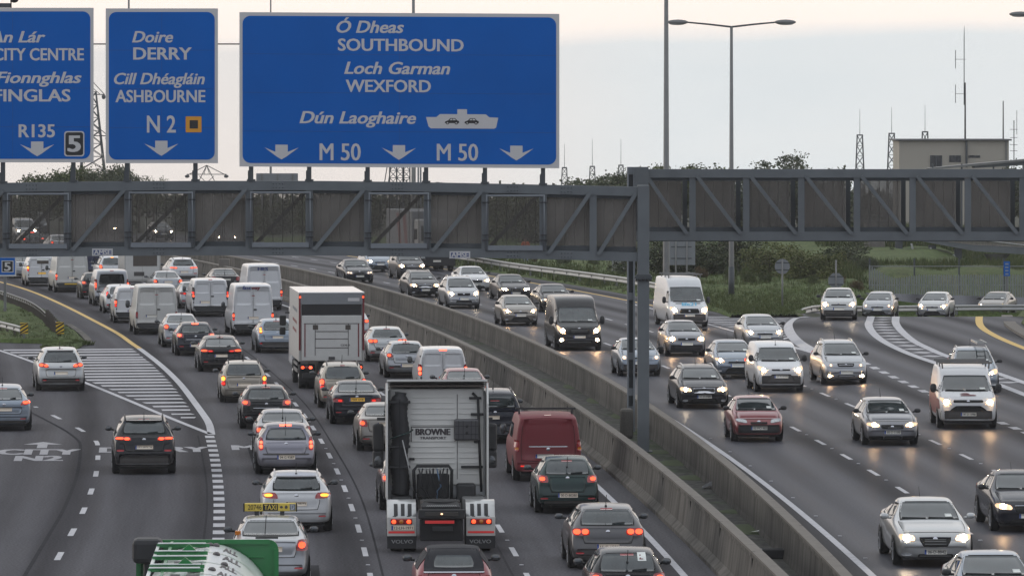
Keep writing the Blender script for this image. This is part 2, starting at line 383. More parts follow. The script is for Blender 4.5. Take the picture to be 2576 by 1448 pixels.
def leaf_mat(name, a, b_, c):
    m, n, l, b = node_mat(name)
    oi = N(n, 'ShaderNodeNewGeometry'); 
    col = nramp(n, l, oi.outputs['Random Per Island'], [(.1, a), (.55, b_), (.95, c)])
    ob = N(n, 'ShaderNodeTexCoord').outputs['Object']
    col = nmix(n, l, .6, col, nramp(n, l, noise(n, l, ob, .8, 3), [(.3, (.6,) * 3), (.7, (1.4,) * 3)]), 'MULTIPLY')
    l.new(col, b.inputs['Base Color']); b.inputs['Roughness'].default_value = .7; b.inputs['Specular IOR Level'].default_value = .2
    return m
M['leaf_dark'] = leaf_mat('dark_foliage', (.042, .056, .028), (.060, .074, .036), (.088, .09, .045))
M['leaf_mid'] = leaf_mat('green_foliage', (.044, .064, .018), (.066, .088, .024), (.10, .104, .038))
M['leaf_light'] = leaf_mat('yellow_green_foliage', (.080, .096, .028), (.108, .122, .038), (.135, .135, .055))
M['leaf_rust'] = leaf_mat('russet_foliage', (.07, .045, .022), (.10, .065, .03), (.11, .09, .035))

def mesh_panel_mat(name, a, col, bar):
    """expanded-metal sheet: thin vertical ribs with open gaps between"""
    m, n, l, b = node_mat(name)
    tc = N(n, 'ShaderNodeTexCoord').outputs['Object']
    sp = N(n, 'ShaderNodeSeparateXYZ'); l.new(tc, sp.inputs[0])
    def stripes(sc, thr):
        mu = N(n, 'ShaderNodeMath', operation='MULTIPLY'); l.new(sp.outputs[0], mu.inputs[0]); mu.inputs[1].default_value = sc
        fr = N(n, 'ShaderNodeMath', operation='FRACT'); l.new(mu.outputs[0], fr.inputs[0])
        g = N(n, 'ShaderNodeMath', operation='LESS_THAN'); l.new(fr.outputs[0], g.inputs[0]); g.inputs[1].default_value = thr; return g.outputs[0]
    bars = stripes(*bar)
    mx = N(n, 'ShaderNodeMath', operation='MAXIMUM'); mx.inputs[0].default_value = a; l.new(bars, mx.inputs[1])
    c = nmix(n, l, bars, col, tuple(x * .5 for x in col))
    c = nmix(n, l, .30, c, nramp(n, l, noise(n, l, tc, .5, 4), [(.3, (.6,) * 3), (.7, (1.4,) * 3)]), 'MULTIPLY')
    l.new(c, b.inputs['Base Color']); b.inputs['Roughness'].default_value = .7
    l.new(mx.outputs[0], b.inputs['Alpha'])
    return m
M['meshpanel'] = mesh_panel_mat('brown_expanded_metal', .60, (.195, .176, .156), (3.3, .035))
M['meshopen'] = mesh_panel_mat('open_expanded_metal', .44, (.19, .174, .156), (3.3, .06))
M['fencepale'] = mat('grey_green_palisade', (.20, .21, .21), .6, .2, var=.2, scale=1.5)

def text_mesh(s, shear=0., bold=.0, spacing=1.0, extr=0.):
    cu = bpy.data.curves.new('text', 'FONT'); cu.body = s; cu.shear = shear; cu.offset = bold; cu.space_character = spacing
    cu.resolution_u = 3; cu.fill_mode = 'FRONT' if not extr else 'BOTH'; cu.extrude = extr
    o = bpy.data.objects.new('text', cu); COL.objects.link(o)
    dg = bpy.context.evaluated_depsgraph_get()
    me = bpy.data.meshes.new_from_object(o.evaluated_get(dg))
    v = [p.co.copy() for p in me.vertices]; f = [tuple(p.vertices) for p in me.polygons]
    bpy.data.objects.remove(o); bpy.data.curves.remove(cu); bpy.data.meshes.remove(me)
    return v, f
_CAPH = {}
def text_fit(s, x0, x1, base, cap, shear=0., bold=.02, to=None, spacing=1.0):
    """lettering scaled so that it spans x0..x1 with capitals of height cap on the baseline; to(x, y) turns it into a 3-D point"""
    b0 = 0 if 'M' in s else .012; shift = max(0, bold - b0); v, f = text_mesh(s, shear, min(bold, b0), spacing)
    if b0 not in _CAPH:
        hv, _ = text_mesh('H', 0, b0); _CAPH[b0] = max(p.y for p in hv)
    lo = min(p.x for p in v); hi = max(p.x for p in v); k = cap / _CAPH[b0]; kx = (x1 - x0) / (hi - lo)
    q = [to(x0 + (p.x - lo) / (hi - lo) * (x1 - x0), base + p.y * k) for p in v]
    if not shift: return q, f
    ex = to(x0 + kx * shift, base) - to(x0, base); ey = to(x0, base + k * .01) - to(x0, base); nn = ex.cross(ey).normalized()
    V = list(q); Fc = list(f)
    for i, d in enumerate((-1, 1)):
        n0 = len(V); V += [p + ex * d - nn * (.0004 * (i + 1)) for p in q]; Fc += [tuple(j + n0 for j in t) for t in f]
    return V, Fc
# ------------------------------------------------------------------ land and carriageways
def frange(a, b, n): return [a + (b - a) * i / n for i in range(n + 1)]
def strip(name, m, ys, lo, hi, n=4, dz=0., uvf=None):
    """a sheet between the lines x=lo(y) and x=hi(y), laid on the land"""
    v = []; uv = []; f = []
    for y in ys:
        a, b = lo(y), hi(y)
        for i in range(n + 1):
            x = lerp(a, b, i / n); v.append((x, y, Hh(x, y) + dz)); uv.append(uvf(x, y) if uvf else (x, y))
    w = n + 1
    for j in range(len(ys) - 1):
        for i in range(n): f.append((j*w+i, j*w+i+1, (j+1)*w+i+1, (j+1)*w+i))
    return obj(name, v, f, m, uv=uv)
yy = frange(40, 200, 8) + frange(204, 345, 47) + frange(350, 480, 13)[1:] + [490, 520, 600, 800, 1200, 1800, 2500]
def xs_w(y): return 90 if y < 350 else 90 + (y - 350) * .55
o = strip('ground', M['far'], yy, lambda y: -xs_w(y), xs_w, 60, -.03); struct(o)
T12 = lambda y: XR(y) + 14.85
ys = frange(44, 204, 80) + frange(206, 345, 70) + frange(350, 520, 34)
MID = lambda y: (XL(y) + XR(y)) / 2
o = strip('carriageway', M['asphalt'], ys, lambda y: min(-62, XL(y) - 40), lambda y: XL(y) + .05, 14, .0, lambda x, y: ((x - XL(y) + 1.0) / 3.585, y)); struct(o)
ys2 = frange(44, 204, 80) + frange(206, 288, 82) + frange(289, 345, 56) + frange(350, 520, 34)
o = strip('opposite_carriageway', M['asphalt_r'], ys2, lambda y: XR(y) - .05, lambda y: 62 if y < 345 else T12(y) + 3, 170, .0, lambda x, y: ((x - XR(y) - 1.5) / 3.62, y)); struct(o)
o = strip('median_strip', M['median'], ys, lambda y: XL(y) + .02, lambda y: XR(y) - .02, 3, .05); struct(o)

# ------------------------------------------------------------------ road paint
def line_pts(fx, y0, y1, st=1.5): 
    n = max(1, int(abs(y1 - y0) / st)); return [Vector((fx(y), y, 0)) for y in frange(y0, y1, n)]
class Paint:
    def __init__(s): s.mb = MB()
    def ribbon(s, pts, w, dz=.010):
        pts = [Vector((p[0], p[1], 0)) for p in pts]; v = []
        for i, p in enumerate(pts):
            t = (pts[min(i+1, len(pts)-1)] - pts[max(i-1, 0)]).normalized(); a = Vector((t.y, -t.x, 0)) * w / 2
            for q in (p - a, p + a): v.append((q.x, q.y, Hh(q.x, q.y) + dz))
        s.mb.add(v, [(2*i, 2*i+1, 2*i+3, 2*i+2) for i in range(len(pts) - 1)])
    def dashes(s, fx, y0, y1, per, ln, w, dz=.006):
        y = y0
        while y < y1: s.ribbon(line_pts(fx, y, y + ln, 1.), w, dz); y += per
def dense(pts, st=1.2):
    out = [pts[0]]
    for a, b in zip(pts, pts[1:]):
        n = max(1, int((b - a).length / st))
        out += [a.lerp(b, i / n) for i in range(1, n + 1)]
    return out
def smooth(pts, it=2):
    for _ in range(it):
        q = [pts[0]]
        for a, b in zip(pts, pts[1:]): q += [a.lerp(b, .25), a.lerp(b, .75)]
        pts = q + [pts[-1]]
    return pts
def gpts(l): return [G(*p) for p in l]
wp, yp = Paint(), Paint()
T1 = lambda y: XL(y) - 8.17
T2 = lambda y: XL(y) - 4.58
T3 = lambda y: XL(y) - 1.0
T4 = lambda y: XL(y) - 11.72
for fx in (T1, T2): wp.dashes(fx, 105.2, 400, 7.62, 2.75, .13)
wp.ribbon(line_pts(T3, 60, 420), .17)
wp.dashes(T4, 103.4, 187, 2.46, 1.25, .30)
T5p = smooth(gpts([(84, 1020.6), (144, 1050), (207.5, 1082.3), (238, 1105), (247, 1117.2), (246.5, 1155.9), (241.3, 1197.7), (227.2, 1242.4), (207.5, 1291.6), (179, 1343.4), (149.8, 1396.4), (110, 1470)]))
ds = dense(T5p, .25); acc = 0.
seg = []; on = False
L_ = 0.
for a, b in zip(ds, ds[1:]):
    L_ += (b - a).length; on2 = (L_ + 1.4) % 7.7 < 2.7
    if on2: seg.append(b)
    if (not on2) and len(seg) > 2: wp.ribbon(seg, .15); seg = []
    if not on2: seg = []
# the hatched gore on the left: white edge, curved yellow-then-white edge, stripes
T6p = smooth(gpts([(-60, 862), (0, 881.6), (69.5, 905), (214, 962), (322, 1006), (411.5, 1044.7), (528, 1091)]))
wp.ribbon(dense(T6p), .20)
T7p = smooth(gpts([(-140, 680), (0, 708), (83, 733), (167, 770.4), (250, 813.5), (300, 840), (331, 863.5), (352, 877), (394.6, 909.4), (425, 936), (456, 967.7), (483.5, 1003.9), (510, 1040), (527, 1065), (532, 1093)]))
i7 = min(range(len(T7p)), key=lambda i: abs(T7p[i].y - G(352, 877).y))
yp.ribbon(dense(T7p[:i7 + 1]), .24); wp.ribbon(dense(T7p[i7:]), .25)
def xat(pts, y):
    for a, b in zip(pts, pts[1:]):
        if min(a.y, b.y) <= y <= max(a.y, b.y) and abs(a.y - b.y) > 1e-6: return lerp(a.x, b.x, (y - a.y) / (b.y - a.y))
    return None
# stripe rows of the gore as seen beside its right edge in the photograph
rows = [90, 117, 150, 182, 208, 236, 268, 303, 335, 368, 401, 437, 470, 505, 545, 581, 620, 660, 703, 745, 787, 833, 875, 915, 960]
for r in rows:
    py = 858.6 + .21874 * r
    yr = G(380, py).y
    xl, xr = xat(T6p, yr - .8), xat(T7p, yr)
    if xr is None: continue
    if xl is None: xl = -40.
    xr -= .35; xl += .25
    if xr - xl < .3: continue
    n = max(2, int((xr - xl) / 1.1)); pts = [Vector((lerp(xl, xr, i / n), yr + lerp(-1.4, 0, i / n) * min(1, (xr - xl) / 8) + .05 * sin(i * 1.1 + r), 0)) for i in range(n + 1)]
    wp.ribbon(pts, 1.15 if yr > 215 else .95 if yr > 200 else .75)
# opposite carriageway
T8 = lambda y: XR(y) + 1.47
wp.ribbon(line_pts(T8, 60, 420), .18)
LA = lambda y: XR(y) + 5.10 + .006 * max(0, y - 210)
LB = lambda y: XR(y) + 8.78 + .008 * max(0, y - 210)
for fx in (LA, LB): wp.dashes(fx, 104.6, 410, 7.62, 2.7, .14)
yp.ribbon(line_pts(T12, 306, 470), .2)
wp.ribbon(dense(smooth(gpts([(1577, 762), (1680, 786), (1780, 815), (1851.4, 834.4), (2004, 874.7), (2046, 887), (2085, 900)]))), .2)
arc1 = smooth(gpts([(2026, 797), (1998.7, 802.4), (1983.4, 815), (1982, 826), (1991.7, 845.5), (2012.6, 865), (2046, 883), (2090, 901)]))
wp.ribbon(dense(arc1), .42)
for k in range(17):
    t = k / 16; y = lerp(253, 291.5, t)
    xl = lerp(13.0, 9.75, (y - 251.5) / 31); xr = (xat(arc1, y) or 13.3) - .35
    if xr - xl > .3: wp.ribbon([Vector((lerp(xl + .2, xr, i / 8), y + 1.2 - i * .15, 0)) for i in range(9)], .75)
g2a = smooth(gpts([(2207, 797), (2189, 806.6), (2183.5, 815), (2190.4, 831.6), (2210, 851), (2243, 870.5), (2293, 892.7), (2343, 909.4), (2420, 936), (2515.6, 967.7), (2590, 997)]))
g2b = smooth(gpts([(2264, 798), (2251.6, 804), (2254.4, 817.7), (2271, 837), (2299, 859.4), (2335, 876), (2365.5, 890), (2430, 912), (2510, 938.6), (2590, 967)]))
wp.ribbon(dense(g2a), .36); wp.ribbon(dense(g2b), .36)
y = 205.
while y < 270:
    a, b = xat(g2a, y), xat(g2b, y)
    if a is None: a = xat(g2a, y + 1)
    if a and b and b - a > .5: wp.ribbon([Vector((lerp(a + .35, b - .35, i / 5), y + .5 - i * .08, 0)) for i in range(6)], .8)
    y += 2.45
LC = lambda y: -9.93215387e-05 * y * y - 1.41309580e-02 * y + 23.1026152
wp.dashes(LC, 120, 236, 3.02, 1.5, .30)
yp.ribbon(dense(smooth(gpts([(2481, 797), (2465.6, 801), (2461.4, 810.7), (2471, 826), (2499, 842.7), (2535, 859.4), (2590, 881)]))), .34)
struct(wp.mb.obj('white_road_markings', M['markw'])); struct(yp.mb.obj('yellow_road_markings', M['marky']))
# lettering on the road
def road_text(s, x0, x1, y_base, y_top, tilt=0., bold=.06):
    a, b = G(x0, y_base), G(x1, y_base); c = G(x0, y_top)
    hgt = c.y - a.y
    def to(x, h):
        yy_ = a.y + h + tilt * (x - a.x); xx = x + dXL(a.y) * h
        return Vector((xx, yy_, .007))
    return text_fit(s, a.x, b.x, 0., hgt, 0, bold, to)
tm = MB()
tm.add(*road_text('CITY', -6, 197, 1142.5, 1129.5)); tm.add(*road_text('N2', 38.7, 153, 1158.6, 1146.2, .05)); tm.add(*road_text('DERRY', 253, 523, 1137.5, 1125, .12)); tm.add(*road_text('M50', 589, 735, 1131, 1119.5, .1))
a = G(105, 1126.5)
for pts in ([(-.16, 0), (.16, 0), (.16, 1.9), (-.16, 1.9)], [(-.62, 1.9), (.62, 1.9), (0, 3.3)]):
    tm.add([(a.x + x + dXL(a.y) * z, a.y + z, .007) for x, z in pts], [tuple(range(len(pts)))])
struct(tm.obj('road_lettering', M['letter_paint']))
# filled cracks and patches on the road
M['filler'] = mat('crack_filler', (.050, .049, .052), 1.0, var=.3, scale=3, spec=.0); M['patching'] = mat('patching_asphalt', (.052, .051, .054), .95, var=.3, scale=9, spec=.0)
crack = Paint()
crack.ribbon([p + Vector((-.55, 0, 0)) for p in dense(T5p)], .10, .005)
for fx, shift, ya, yb in ((T1, .32, 110, 300), (T2, -.30, 110, 330), (T4, -.35, 104, 186)): crack.ribbon(line_pts(lambda y: fx(y) + shift + .03 * sin(y * .13), ya, yb, .8), .055, .005)
struct(crack.mb.obj('filled_cracks', M['filler']))
patching = Paint()
for fx, shift, ya, yb, wide in ((T1, -1.8, 168, 181, 1.3), (T4, 1.8, 126, 133, 1.2)): patching.ribbon(line_pts(lambda y: fx(y) + shift, ya, yb, .8), wide, .004)
struct(patching.mb.obj('road_patches', M['patching']))
# road studs between the lane dashes
sm_ = MB().box((-.05, -.05, 0), (.05, .05, .018), .006)
proto = None
def stud(x, y):
    global proto
    if proto is None: proto = sm_.obj('road_stud', M['markw'])
    o = proto if not proto.get('label') else proto.copy()
    if o is not proto: COL.objects.link(o)
    o.location = (x, y, Hh(x, y) + .004)
    tag(o, 'tiny pale reflective stud set in the asphalt between lane dashes', 'road stud', 'reflective road studs')
for fx, off in ((T1, 4.9), (T2, 4.9), (LA, 4.9), (LB, 4.9)):
    for k in range(0, 12): stud(fx(128.1 + off + k * 7.62), 128.1 + off + k * 7.62)
for k in range(9): stud(T8(128 + k * 7) + .28, 128 + k * 7)

# ------------------------------------------------------------------ grass and verges
wedge_r = [G(*p) for p in [(219, 864), (194, 838), (167, 820), (140, 800), (110, 778), (70, 757), (0, 735), (-100, 708), (-200, 684)]]
wedge_l = [G(*p) for p in [(219, 868), (150, 881), (83, 877), (0, 862), (-100, 838), (-250, 800), (-420, 760)]]
y0w, y1w = wedge_l[1].y + .2, wedge_r[-1].y
def wx(pts, y):
    s = sorted(pts, key=lambda p: p.y)
    if y <= s[0].y: return s[0].x
    for a, b in zip(s, s[1:]):
        if a.y <= y <= b.y: return lerp(a.x, b.x, (y - a.y) / max(1e-6, b.y - a.y))
    return s[-1].x
def sheet_grass(name, m, ys, lo, hi, n, amp, lip=.0):
    v = []; f = []; w = n + 1; r = random.Random(3)
    for y in ys:
        a, b = lo(y), hi(y)
        for i in range(n + 1):
            x = lerp(a, b, i / n); e = 0 if i in (0, n) else 1
            v.append((x, y, Hh(x, y) + .01 + e * (lip + r.uniform(0, amp))))
    for j in range(len(ys) - 1):
        for i in range(n): f.append((j*w+i, j*w+i+1, (j+1)*w+i+1, (j+1)*w+i))
    return struct(obj(name, v, f, m, smooth=True))
sheet_grass('grass_wedge', M['grass'], frange(y0w, y1w, 60), lambda y: wx(wedge_l, y) if y < wedge_l[-1].y else -70, lambda y: wx(wedge_r, y), 24, .12, .10)
# verge to the right of the opposite carriageway: nose between motorway and slip road, then the land behind the crest
nose_r = [(14.6, 289), (14.9, 298), (15.9, 305), (16.9, 311), (18.5, 319), (20.4, 324.5), (23, 328), (26.5, 330.5), (31, 332), (88, 334)]
def nr(y):
    for (xa, ya), (xb, yb) in zip(nose_r, nose_r[1:]):
        if ya <= y <= yb: return lerp(xa, xb, (y - ya) / (yb - ya))
    return 88
def nl(y): return T12(y) + 1.7 - .5 * sst(300, 291, y)
sheet_grass('grass_verge', M['grass'], frange(291.5, 340, 60) + frange(343, 470, 30), nl, nr, 110, .16, .06)
def tufts(name, n, pick, m, h, w):
    r = random.Random(5); mb = MB()
    for _ in range(n):
        x, y = pick(r); z = Hh(x, y) + .05; a = r.uniform(0, pi)
        for k in range(4):
            a2 = a + r.uniform(-1, 1); hh = h * r.uniform(.5, 1.4); px, py = x + r.uniform(-.15, .15), y + r.uniform(-.15, .15)
            lx, ly = r.uniform(-.1, .1), r.uniform(-.1, .1); c, s_ = cos(a2) * w / 2, sin(a2) * w / 2
            mb.add([(px - c, py - s_, z), (px + c, py + s_, z), (px + lx, py + ly, z + hh)], [(0, 1, 2)])
    o = mb.obj(name, m); o['kind'] = 'stuff'; return o
def pick_w(r):
    y = r.uniform(y0w + .5, 300); return r.uniform(wx(wedge_l, y) + .3, wx(wedge_r, y) - .3), y
def pick_n(r):
    while True:
        y = r.uniform(292, 350); x = r.uniform(nl(y) + .2, min(40, nr(y) - .2))
        if x > nl(y): return x, y
tufts('grass_tufts', 5200, pick_w, M['leaf_mid'], .16, .05)
def pick_f(r):
    y = r.uniform(340, 440); return T12(y) + 1.9 + abs(r.gauss(0, 5)), y
tufts('far_grass_tufts', 3500, pick_f, M['leaf_mid'], .35, .09)
tufts('verge_grass_tufts', 9000, pick_n, M['leaf_mid'], .22, .06)
# kerb edges of the wedge and of the slip road, earth bank
kb = MB()
kp = dense(smooth([G(*p) for p in [(222, 868), (212, 853), (194, 838), (180, 828), (167, 820)]], 1), .5)
for a, b in zip(kp, kp[1:]): kb.bar(a + Vector((.1, 0, .05)), b + Vector((.1, 0, .05)), .12, .30)
struct(kb.obj('kerb', M['concrete']))
kb = MB()
kp = dense(smooth([G(*p) for p in [(2533, 798.5), (2537, 815), (2557, 831.6), (2600, 856), (2660, 885)]], 1), .6)
for a, b in zip(kp, kp[1:]): kb.bar(a + Vector((0, 0, .06)), b + Vector((0, 0, .06)), .14, .55)
struct(kb.obj('kerb', M['concrete_cap']))
ebp = [G(*p) for p in [(2546, 799), (2556, 815), (2585, 838), (2640, 865)]]
eb = MB()
for i, p in enumerate(ebp): eb.v += [tuple(p + Vector((.25, 0, .05))), tuple(p + Vector((1.2, .3, .9))), tuple(p + Vector((9, 2, 1.0)))]
for i in range(len(ebp) - 1):
    for k in range(2): eb.f.append((3*i+k, 3*i+k+1, 3*i+k+4, 3*i+k+3))
struct(eb.obj('earth_bank', M['verge'], None, True))
# dark earth tip at the end of the nose
et = MB(); c = G(1925, 793)
et.ell((c.x, c.y + 1.5, c.z - .05), (2.1, 3.2, .22), 16, 6)
struct(et.obj('earth_heap', M['verge'], None, True))

# ------------------------------------------------------------------ the two concrete median walls
def wall(name, fx, side, y0, y1, h, label):
    """side +1: the road lies to the left of the wall (x smaller)"""
    prof = [(-.30, 0), (-.30, .10), (-.14, .26), (-.05, h - .14), (-.075, h - .135), (-.075, h), (.17, h), (.17, h - .13), (.14, h - .14), (.18, .2), (.22, 0)]
    root = empty(name, (fx(150), 150, 0), label, 'barrier', 'concrete median walls')
    v = []; f = []; n = len(prof); ysn = frange(y0, y1, int((y1 - y0) / 2.5))
    capv = []; capf = []
    for y in ysn:
        sc = sqrt(1 + (dXL(y) if side > 0 else dXR(y)) ** 2)
        for px, pz in prof: v.append((fx(y) + side * px * sc, y, pz))
    m = len(ysn)
    for j in range(m - 1):
        for i in range(n - 1): f.append((j*n+i, j*n+i+1, (j+1)*n+i+1, (j+1)*n+i))
    f.append(tuple(range(n))); f.append(tuple((m-1)*n + i for i in range(n))[::-1])
    me = obj('wall_body', [(a - fx(150), b - 150, c) for a, b, c in v], f, M['concrete'], root)
    cv = []; cf = []
    for y in ysn:
        sc = sqrt(1 + (dXL(y) if side > 0 else dXR(y)) ** 2)
        for px, pz in [(-.078, h - .05), (-.078, h + .003), (.173, h + .003), (.173, h - .05)]: cv.append((fx(y) + side * px * sc - fx(150), y - 150, pz))
    for j in range(m - 1):
        for i in range(3): cf.append((j*4+i, j*4+i+1, (j+1)*4+i+1, (j+1)*4+i))
    obj('coping', cv, cf, M['concrete_cap'], root)
    jm = None; y = y0 + 1
    while y < y1:
        x = fx(y) - fx(150)
        if jm is None: j = jm = MB().box((side * (-.081), -.012, h * .15), (0, .012, h + .006)).obj('joint', M['seam'], root)
        else: j = jm.copy(); COL.objects.link(j); j.parent = root
        j.location = (x, y - 150, 0); y += 9.
    return root
wall('concrete_barrier', lambda y: XL(y) + .05, 1, 95, 420, 1.1, 'stained concrete median wall beside the queueing lanes, the nearer of the two')
wall('concrete_barrier', lambda y: XR(y) - .05, -1, 95, 420, 1.0, 'stained concrete median wall beside the oncoming lanes, behind the gantry post')

c = P(604, 672, 352); MB_ = MB().box((-.32, -.2, 0), (.32, .2, .42), .03)
o = MB_.obj('junction_box', M['concrete_cap']); o.location = (XL(348) + .1, 348, 1.1); tag(o, 'small box standing on the far end of the nearer median wall', 'box')
# ------------------------------------------------------------------ things lying in the median
def at_med(px, py): return G(px, py)
c = at_med(1798, 1232); mb = MB()
r = random.Random(4)
nn = 9
for i in range(nn + 1):
    for k in range(5):
        t = i / nn; mb.v.append((lerp(-.35, .45, t), lerp(-.22, .22, k / 4) + r.uniform(-.05, .05), .06 + .20 * sin(pi * min(1, t * 1.1)) * (1 - abs(k - 2) / 3) + r.uniform(0, .05)))
for i in range(nn):
    for k in range(4): mb.f.append((i*5+k, i*5+k+1, (i+1)*5+k+1, (i+1)*5+k))
o = mb.obj('plastic_sheet', M['trim'], None, True); o.location = c; tag(o, 'crumpled black plastic sheet lying between the two concrete walls', 'litter')
c = at_med(1905, 1346); mb = MB().add([(-.2, -.1, .10), (.05, -.16, .13), (.25, -.06, .09), (.12, .12, .14), (-.15, .1, .09)], [(0, 1, 2, 3, 4)])
o = mb.obj('paper_scrap', M['sticker']); o.location = c; tag(o, 'scrap of white paper on the moss between the concrete walls', 'litter')
c = at_med(1943, 1408); mb = MB().box((-.30, -.22, .05), (.30, .22, .27), .02)
o = mb.obj('plastic_crate', M['trim']); o.location = c; MB().box((-.24, -.16, .272), (.24, .16, .285)).obj('crate_opening', M['seam'], o); tag(o, 'black plastic crate at the near end of the median', 'crate')
mb = MB()
for (px, py, rx, ry) in [(1655, 1140, .5, 1.2), (1700, 1168, .6, 1.6), (1745, 1205, .5, 1.3), (1890, 1335, .7, 2.0), (1600, 1090, .4, 1.5), (1500, 1010, .4, 2.4), (1560, 1050, .35, 2.0), (1850, 1290, .5, .8), (1440, 975, .4, 2.)]:
    c = at_med(px, py); mb.ell((c.x, c.y, .04), (rx, ry, .035), 14, 6)
o = mb.obj('moss', mat('moss', (.045, .06, .02), .95, var=.4, scale=6), None, True); o['kind'] = 'stuff'
c = at_med(1576, 1106); mb = MB().box((-.2, -.25, 0), (.22, .3, .95), .09)
o = mb.obj('concrete_plinth', M['concrete']); o.location = (c.x, c.y + .3, .05); tag(o, 'rounded concrete plinth at the foot of the thin rear gantry post', 'plinth')

# ------------------------------------------------------------------ crash barriers
def guardrail(name, pts, label, top, postgap, post_h, postmat, beam=.31, group='crash barriers', railmat='galv', down=True):
    pts = [Vector(p) for p in pts]; c0 = pts[0].copy()
    root = empty(name, c0, label, 'crash barrier', group)
    prof = [(0, 0), (.045, .05), (.0, .10), (-.03, .155), (.0, .21), (.045, .26), (0, .31)]
    v = []; f = []; n = len(prof)
    for i, p in enumerate(pts):
        t = (pts[min(i+1, len(pts)-1)] - pts[max(i-1, 0)]); t.z = 0; t.normalize(); a = Vector((t.y, -t.x, 0))
        for u, z in prof:
            q = p - c0 + a * u * (beam / .31); v.append((q.x, q.y, q.z + top - beam + z * beam / .31))
    for i in range(len(pts) - 1):
        for k in range(n - 1): f.append((i*n+k, i*n+k+1, (i+1)*n+k+1, (i+1)*n+k))
    ro = obj('rail', v, f, M[railmat], root, True)
    md = ro.modifiers.new('thick', 'SOLIDIFY'); md.thickness = .012
    d = dense(pts, .2); acc = 0; last = None
    for a, b in zip(d, d[1:]):
        if last is None or (b - last).length > postgap:
            q = b - c0; MB().box((q.x - .06, q.y - .05 + .06, q.z - .1), (q.x + .06, q.y + .05 + .06, q.z + post_h)).obj('post', M[postmat], root); last = b
    return root
gl = [G(px, py) for px, py in [(-130, 728), (-60, 746), (8, 765), (45, 779), (75, 791), (98, 806), (119, 826), (133, 838), (145, 850)]]
guardrail('crash_barrier', smooth(gl, 1), 'weathered crash barrier with dark posts curving down to a striped chevron plate', .72, 1.15, .66, 'rustpost', .22, railmat='galv_d')
# solid post-and-board end section
a, b = G(119, 828), G(149, 852); root = empty('barrier_end', a, 'close-set weathered posts at the end of the crash barrier on the grass wedge', 'barrier end')
for i in range(9):
    q = a.lerp(b, i / 8) - a; MB().box((q.x - .09, q.y - .03, q.z), (q.x + .09, q.y + .03, q.z + .95 - i * .03)).obj('post', M['rustpost'], root)
g2 = [G(px, py) for px, py in [(-160, 806), (-80, 824), (0, 840), (40, 850), (56, 855)]]
guardrail('crash_barrier', g2, 'short pale crash barrier on the grass wedge ending at a chevron plate', .62, 2.2, .5, 'rustpost', .30)
def chevron(px, py, h0, w, h, label):
    c = G(px, py); root = empty('chevron_sign', c, label, 'chevron sign', 'yellow and black chevron plates')
    MB().box((-.05, -.03, -.1), (.05, .03, h0 + h * .8)).obj('post', M['galv_d'], root)
    MB().box((-w/2, -.055, h0), (w/2, -.035, h0 + h), .006).obj('plate', M['signyellow'], root)
    st = MB()
    for k in range(-1, 3):
        for s in (1,):
            z = h0 + h * (k * .36 + .02)
            z2 = z + h * .46
            pts = [(-w/2, z), (w/2, z2), (w/2, z2 + h * .17), (-w/2, z + h * .17)]
            pts = [(x, max(h0, min(h0 + h, zz))) for x, zz in pts]
            if len(set(pts)) >= 3: st.add([(x, -.0575, zz) for x, zz in pts], [(0, 1, 2, 3)])
    st.obj('black_stripes', M['signblack'], root)
chevron(61, 859.5, .38, .36, .50, 'yellow and black striped plate at the end of the short pale barrier')
chevron(151, 852, .24, .38, .54, 'yellow and black striped plate at the end of the long dark-posted barrier')
g3 = [G(px, py) for px, py in [(1040, 651), (1110, 660), (1180, 671), (1254.7, 685), (1335, 697), (1420, 708), (1500, 719), (1577, 730), (1640, 742), (1700, 757)]]
guardrail('crash_barrier', smooth(g3, 1), 'long pale crash barrier on the verge beyond the oncoming lanes', .76, 3.4, .6, 'galv_d', .36)
pr = [(15.6, 296.5, -.15), (16.4, 299.5, 0), (18.3, 304, 0), (23, 314.5, 0), (30, 323.5, 0), (42, 330.5, 0), (60, 334.5, 0)]
g4 = [Vector((x, y, Hh(x, y) + dz - (.45 if i == 0 else 0))) for i, (x, y, dz) in enumerate(pr)]
g4b = [G(2005, 800), G(2035, 795), G(2060, 793)]
rr_ = [Vector((P(px, py, Y).x, Y, P(px, py, Y).z - .72)) for px, py, Y in [(2004, 783, 300), (2022, 774, 303), (2045, 768.5, 307), (2066, 767, 312), (2130, 769, 320), (2200, 770, 325), (2300, 768, 329), (2400, 767, 331), (2500, 766, 332.5), (2620, 766, 333), (2760, 766, 334)]]
guardrail('crash_barrier', rr_, 'pale crash barrier sweeping round the outside of the slip road, its end turned down', .72, 3.0, .62, 'galv_d', .34)

# ------------------------------------------------------------------ lamp posts, sign backs, small verge furniture
def lamp_post(base, h, arm, label, r0=.16, both=True, heads=True, group='tall grey lamp posts', sleeve=True):
    root = empty('lamp_post', base, label, 'lamp post', group)
    MB().tube([(0, 0, -.2), (0, 0, 2), (0, 0, h)], [r0, r0 * .95, r0 * .5], 12).obj('column', M['galv_d'], root, True)
    if sleeve: MB().tube([(0, 0, 0), (0, 0, 1.75)], [r0 * 1.08, r0 * 1.04], 12).obj('base_sleeve', M['steel_d'], root, True)
    for s in ((-1, 1) if both else (-1,)):
        if not heads: break
        am = MB().tube([(0, 0, h - .05), (s * arm * .5, 0, h + .10), (s * arm, 0, h + .22)], [.055, .05, .045], 8).obj('arm', M['steel_d'], root, True)
        hd = MB().ell((s * (arm + .45), 0, h + .22), (.62, .2, .15), 16, 8).obj('lamp_head', M['galv_d'], root, True)
        MB().ell((s * (arm + .48), 0, h + .12), (.45, .15, .07), 14, 6).obj('lens', M['clearlens'], hd, True)
    return root
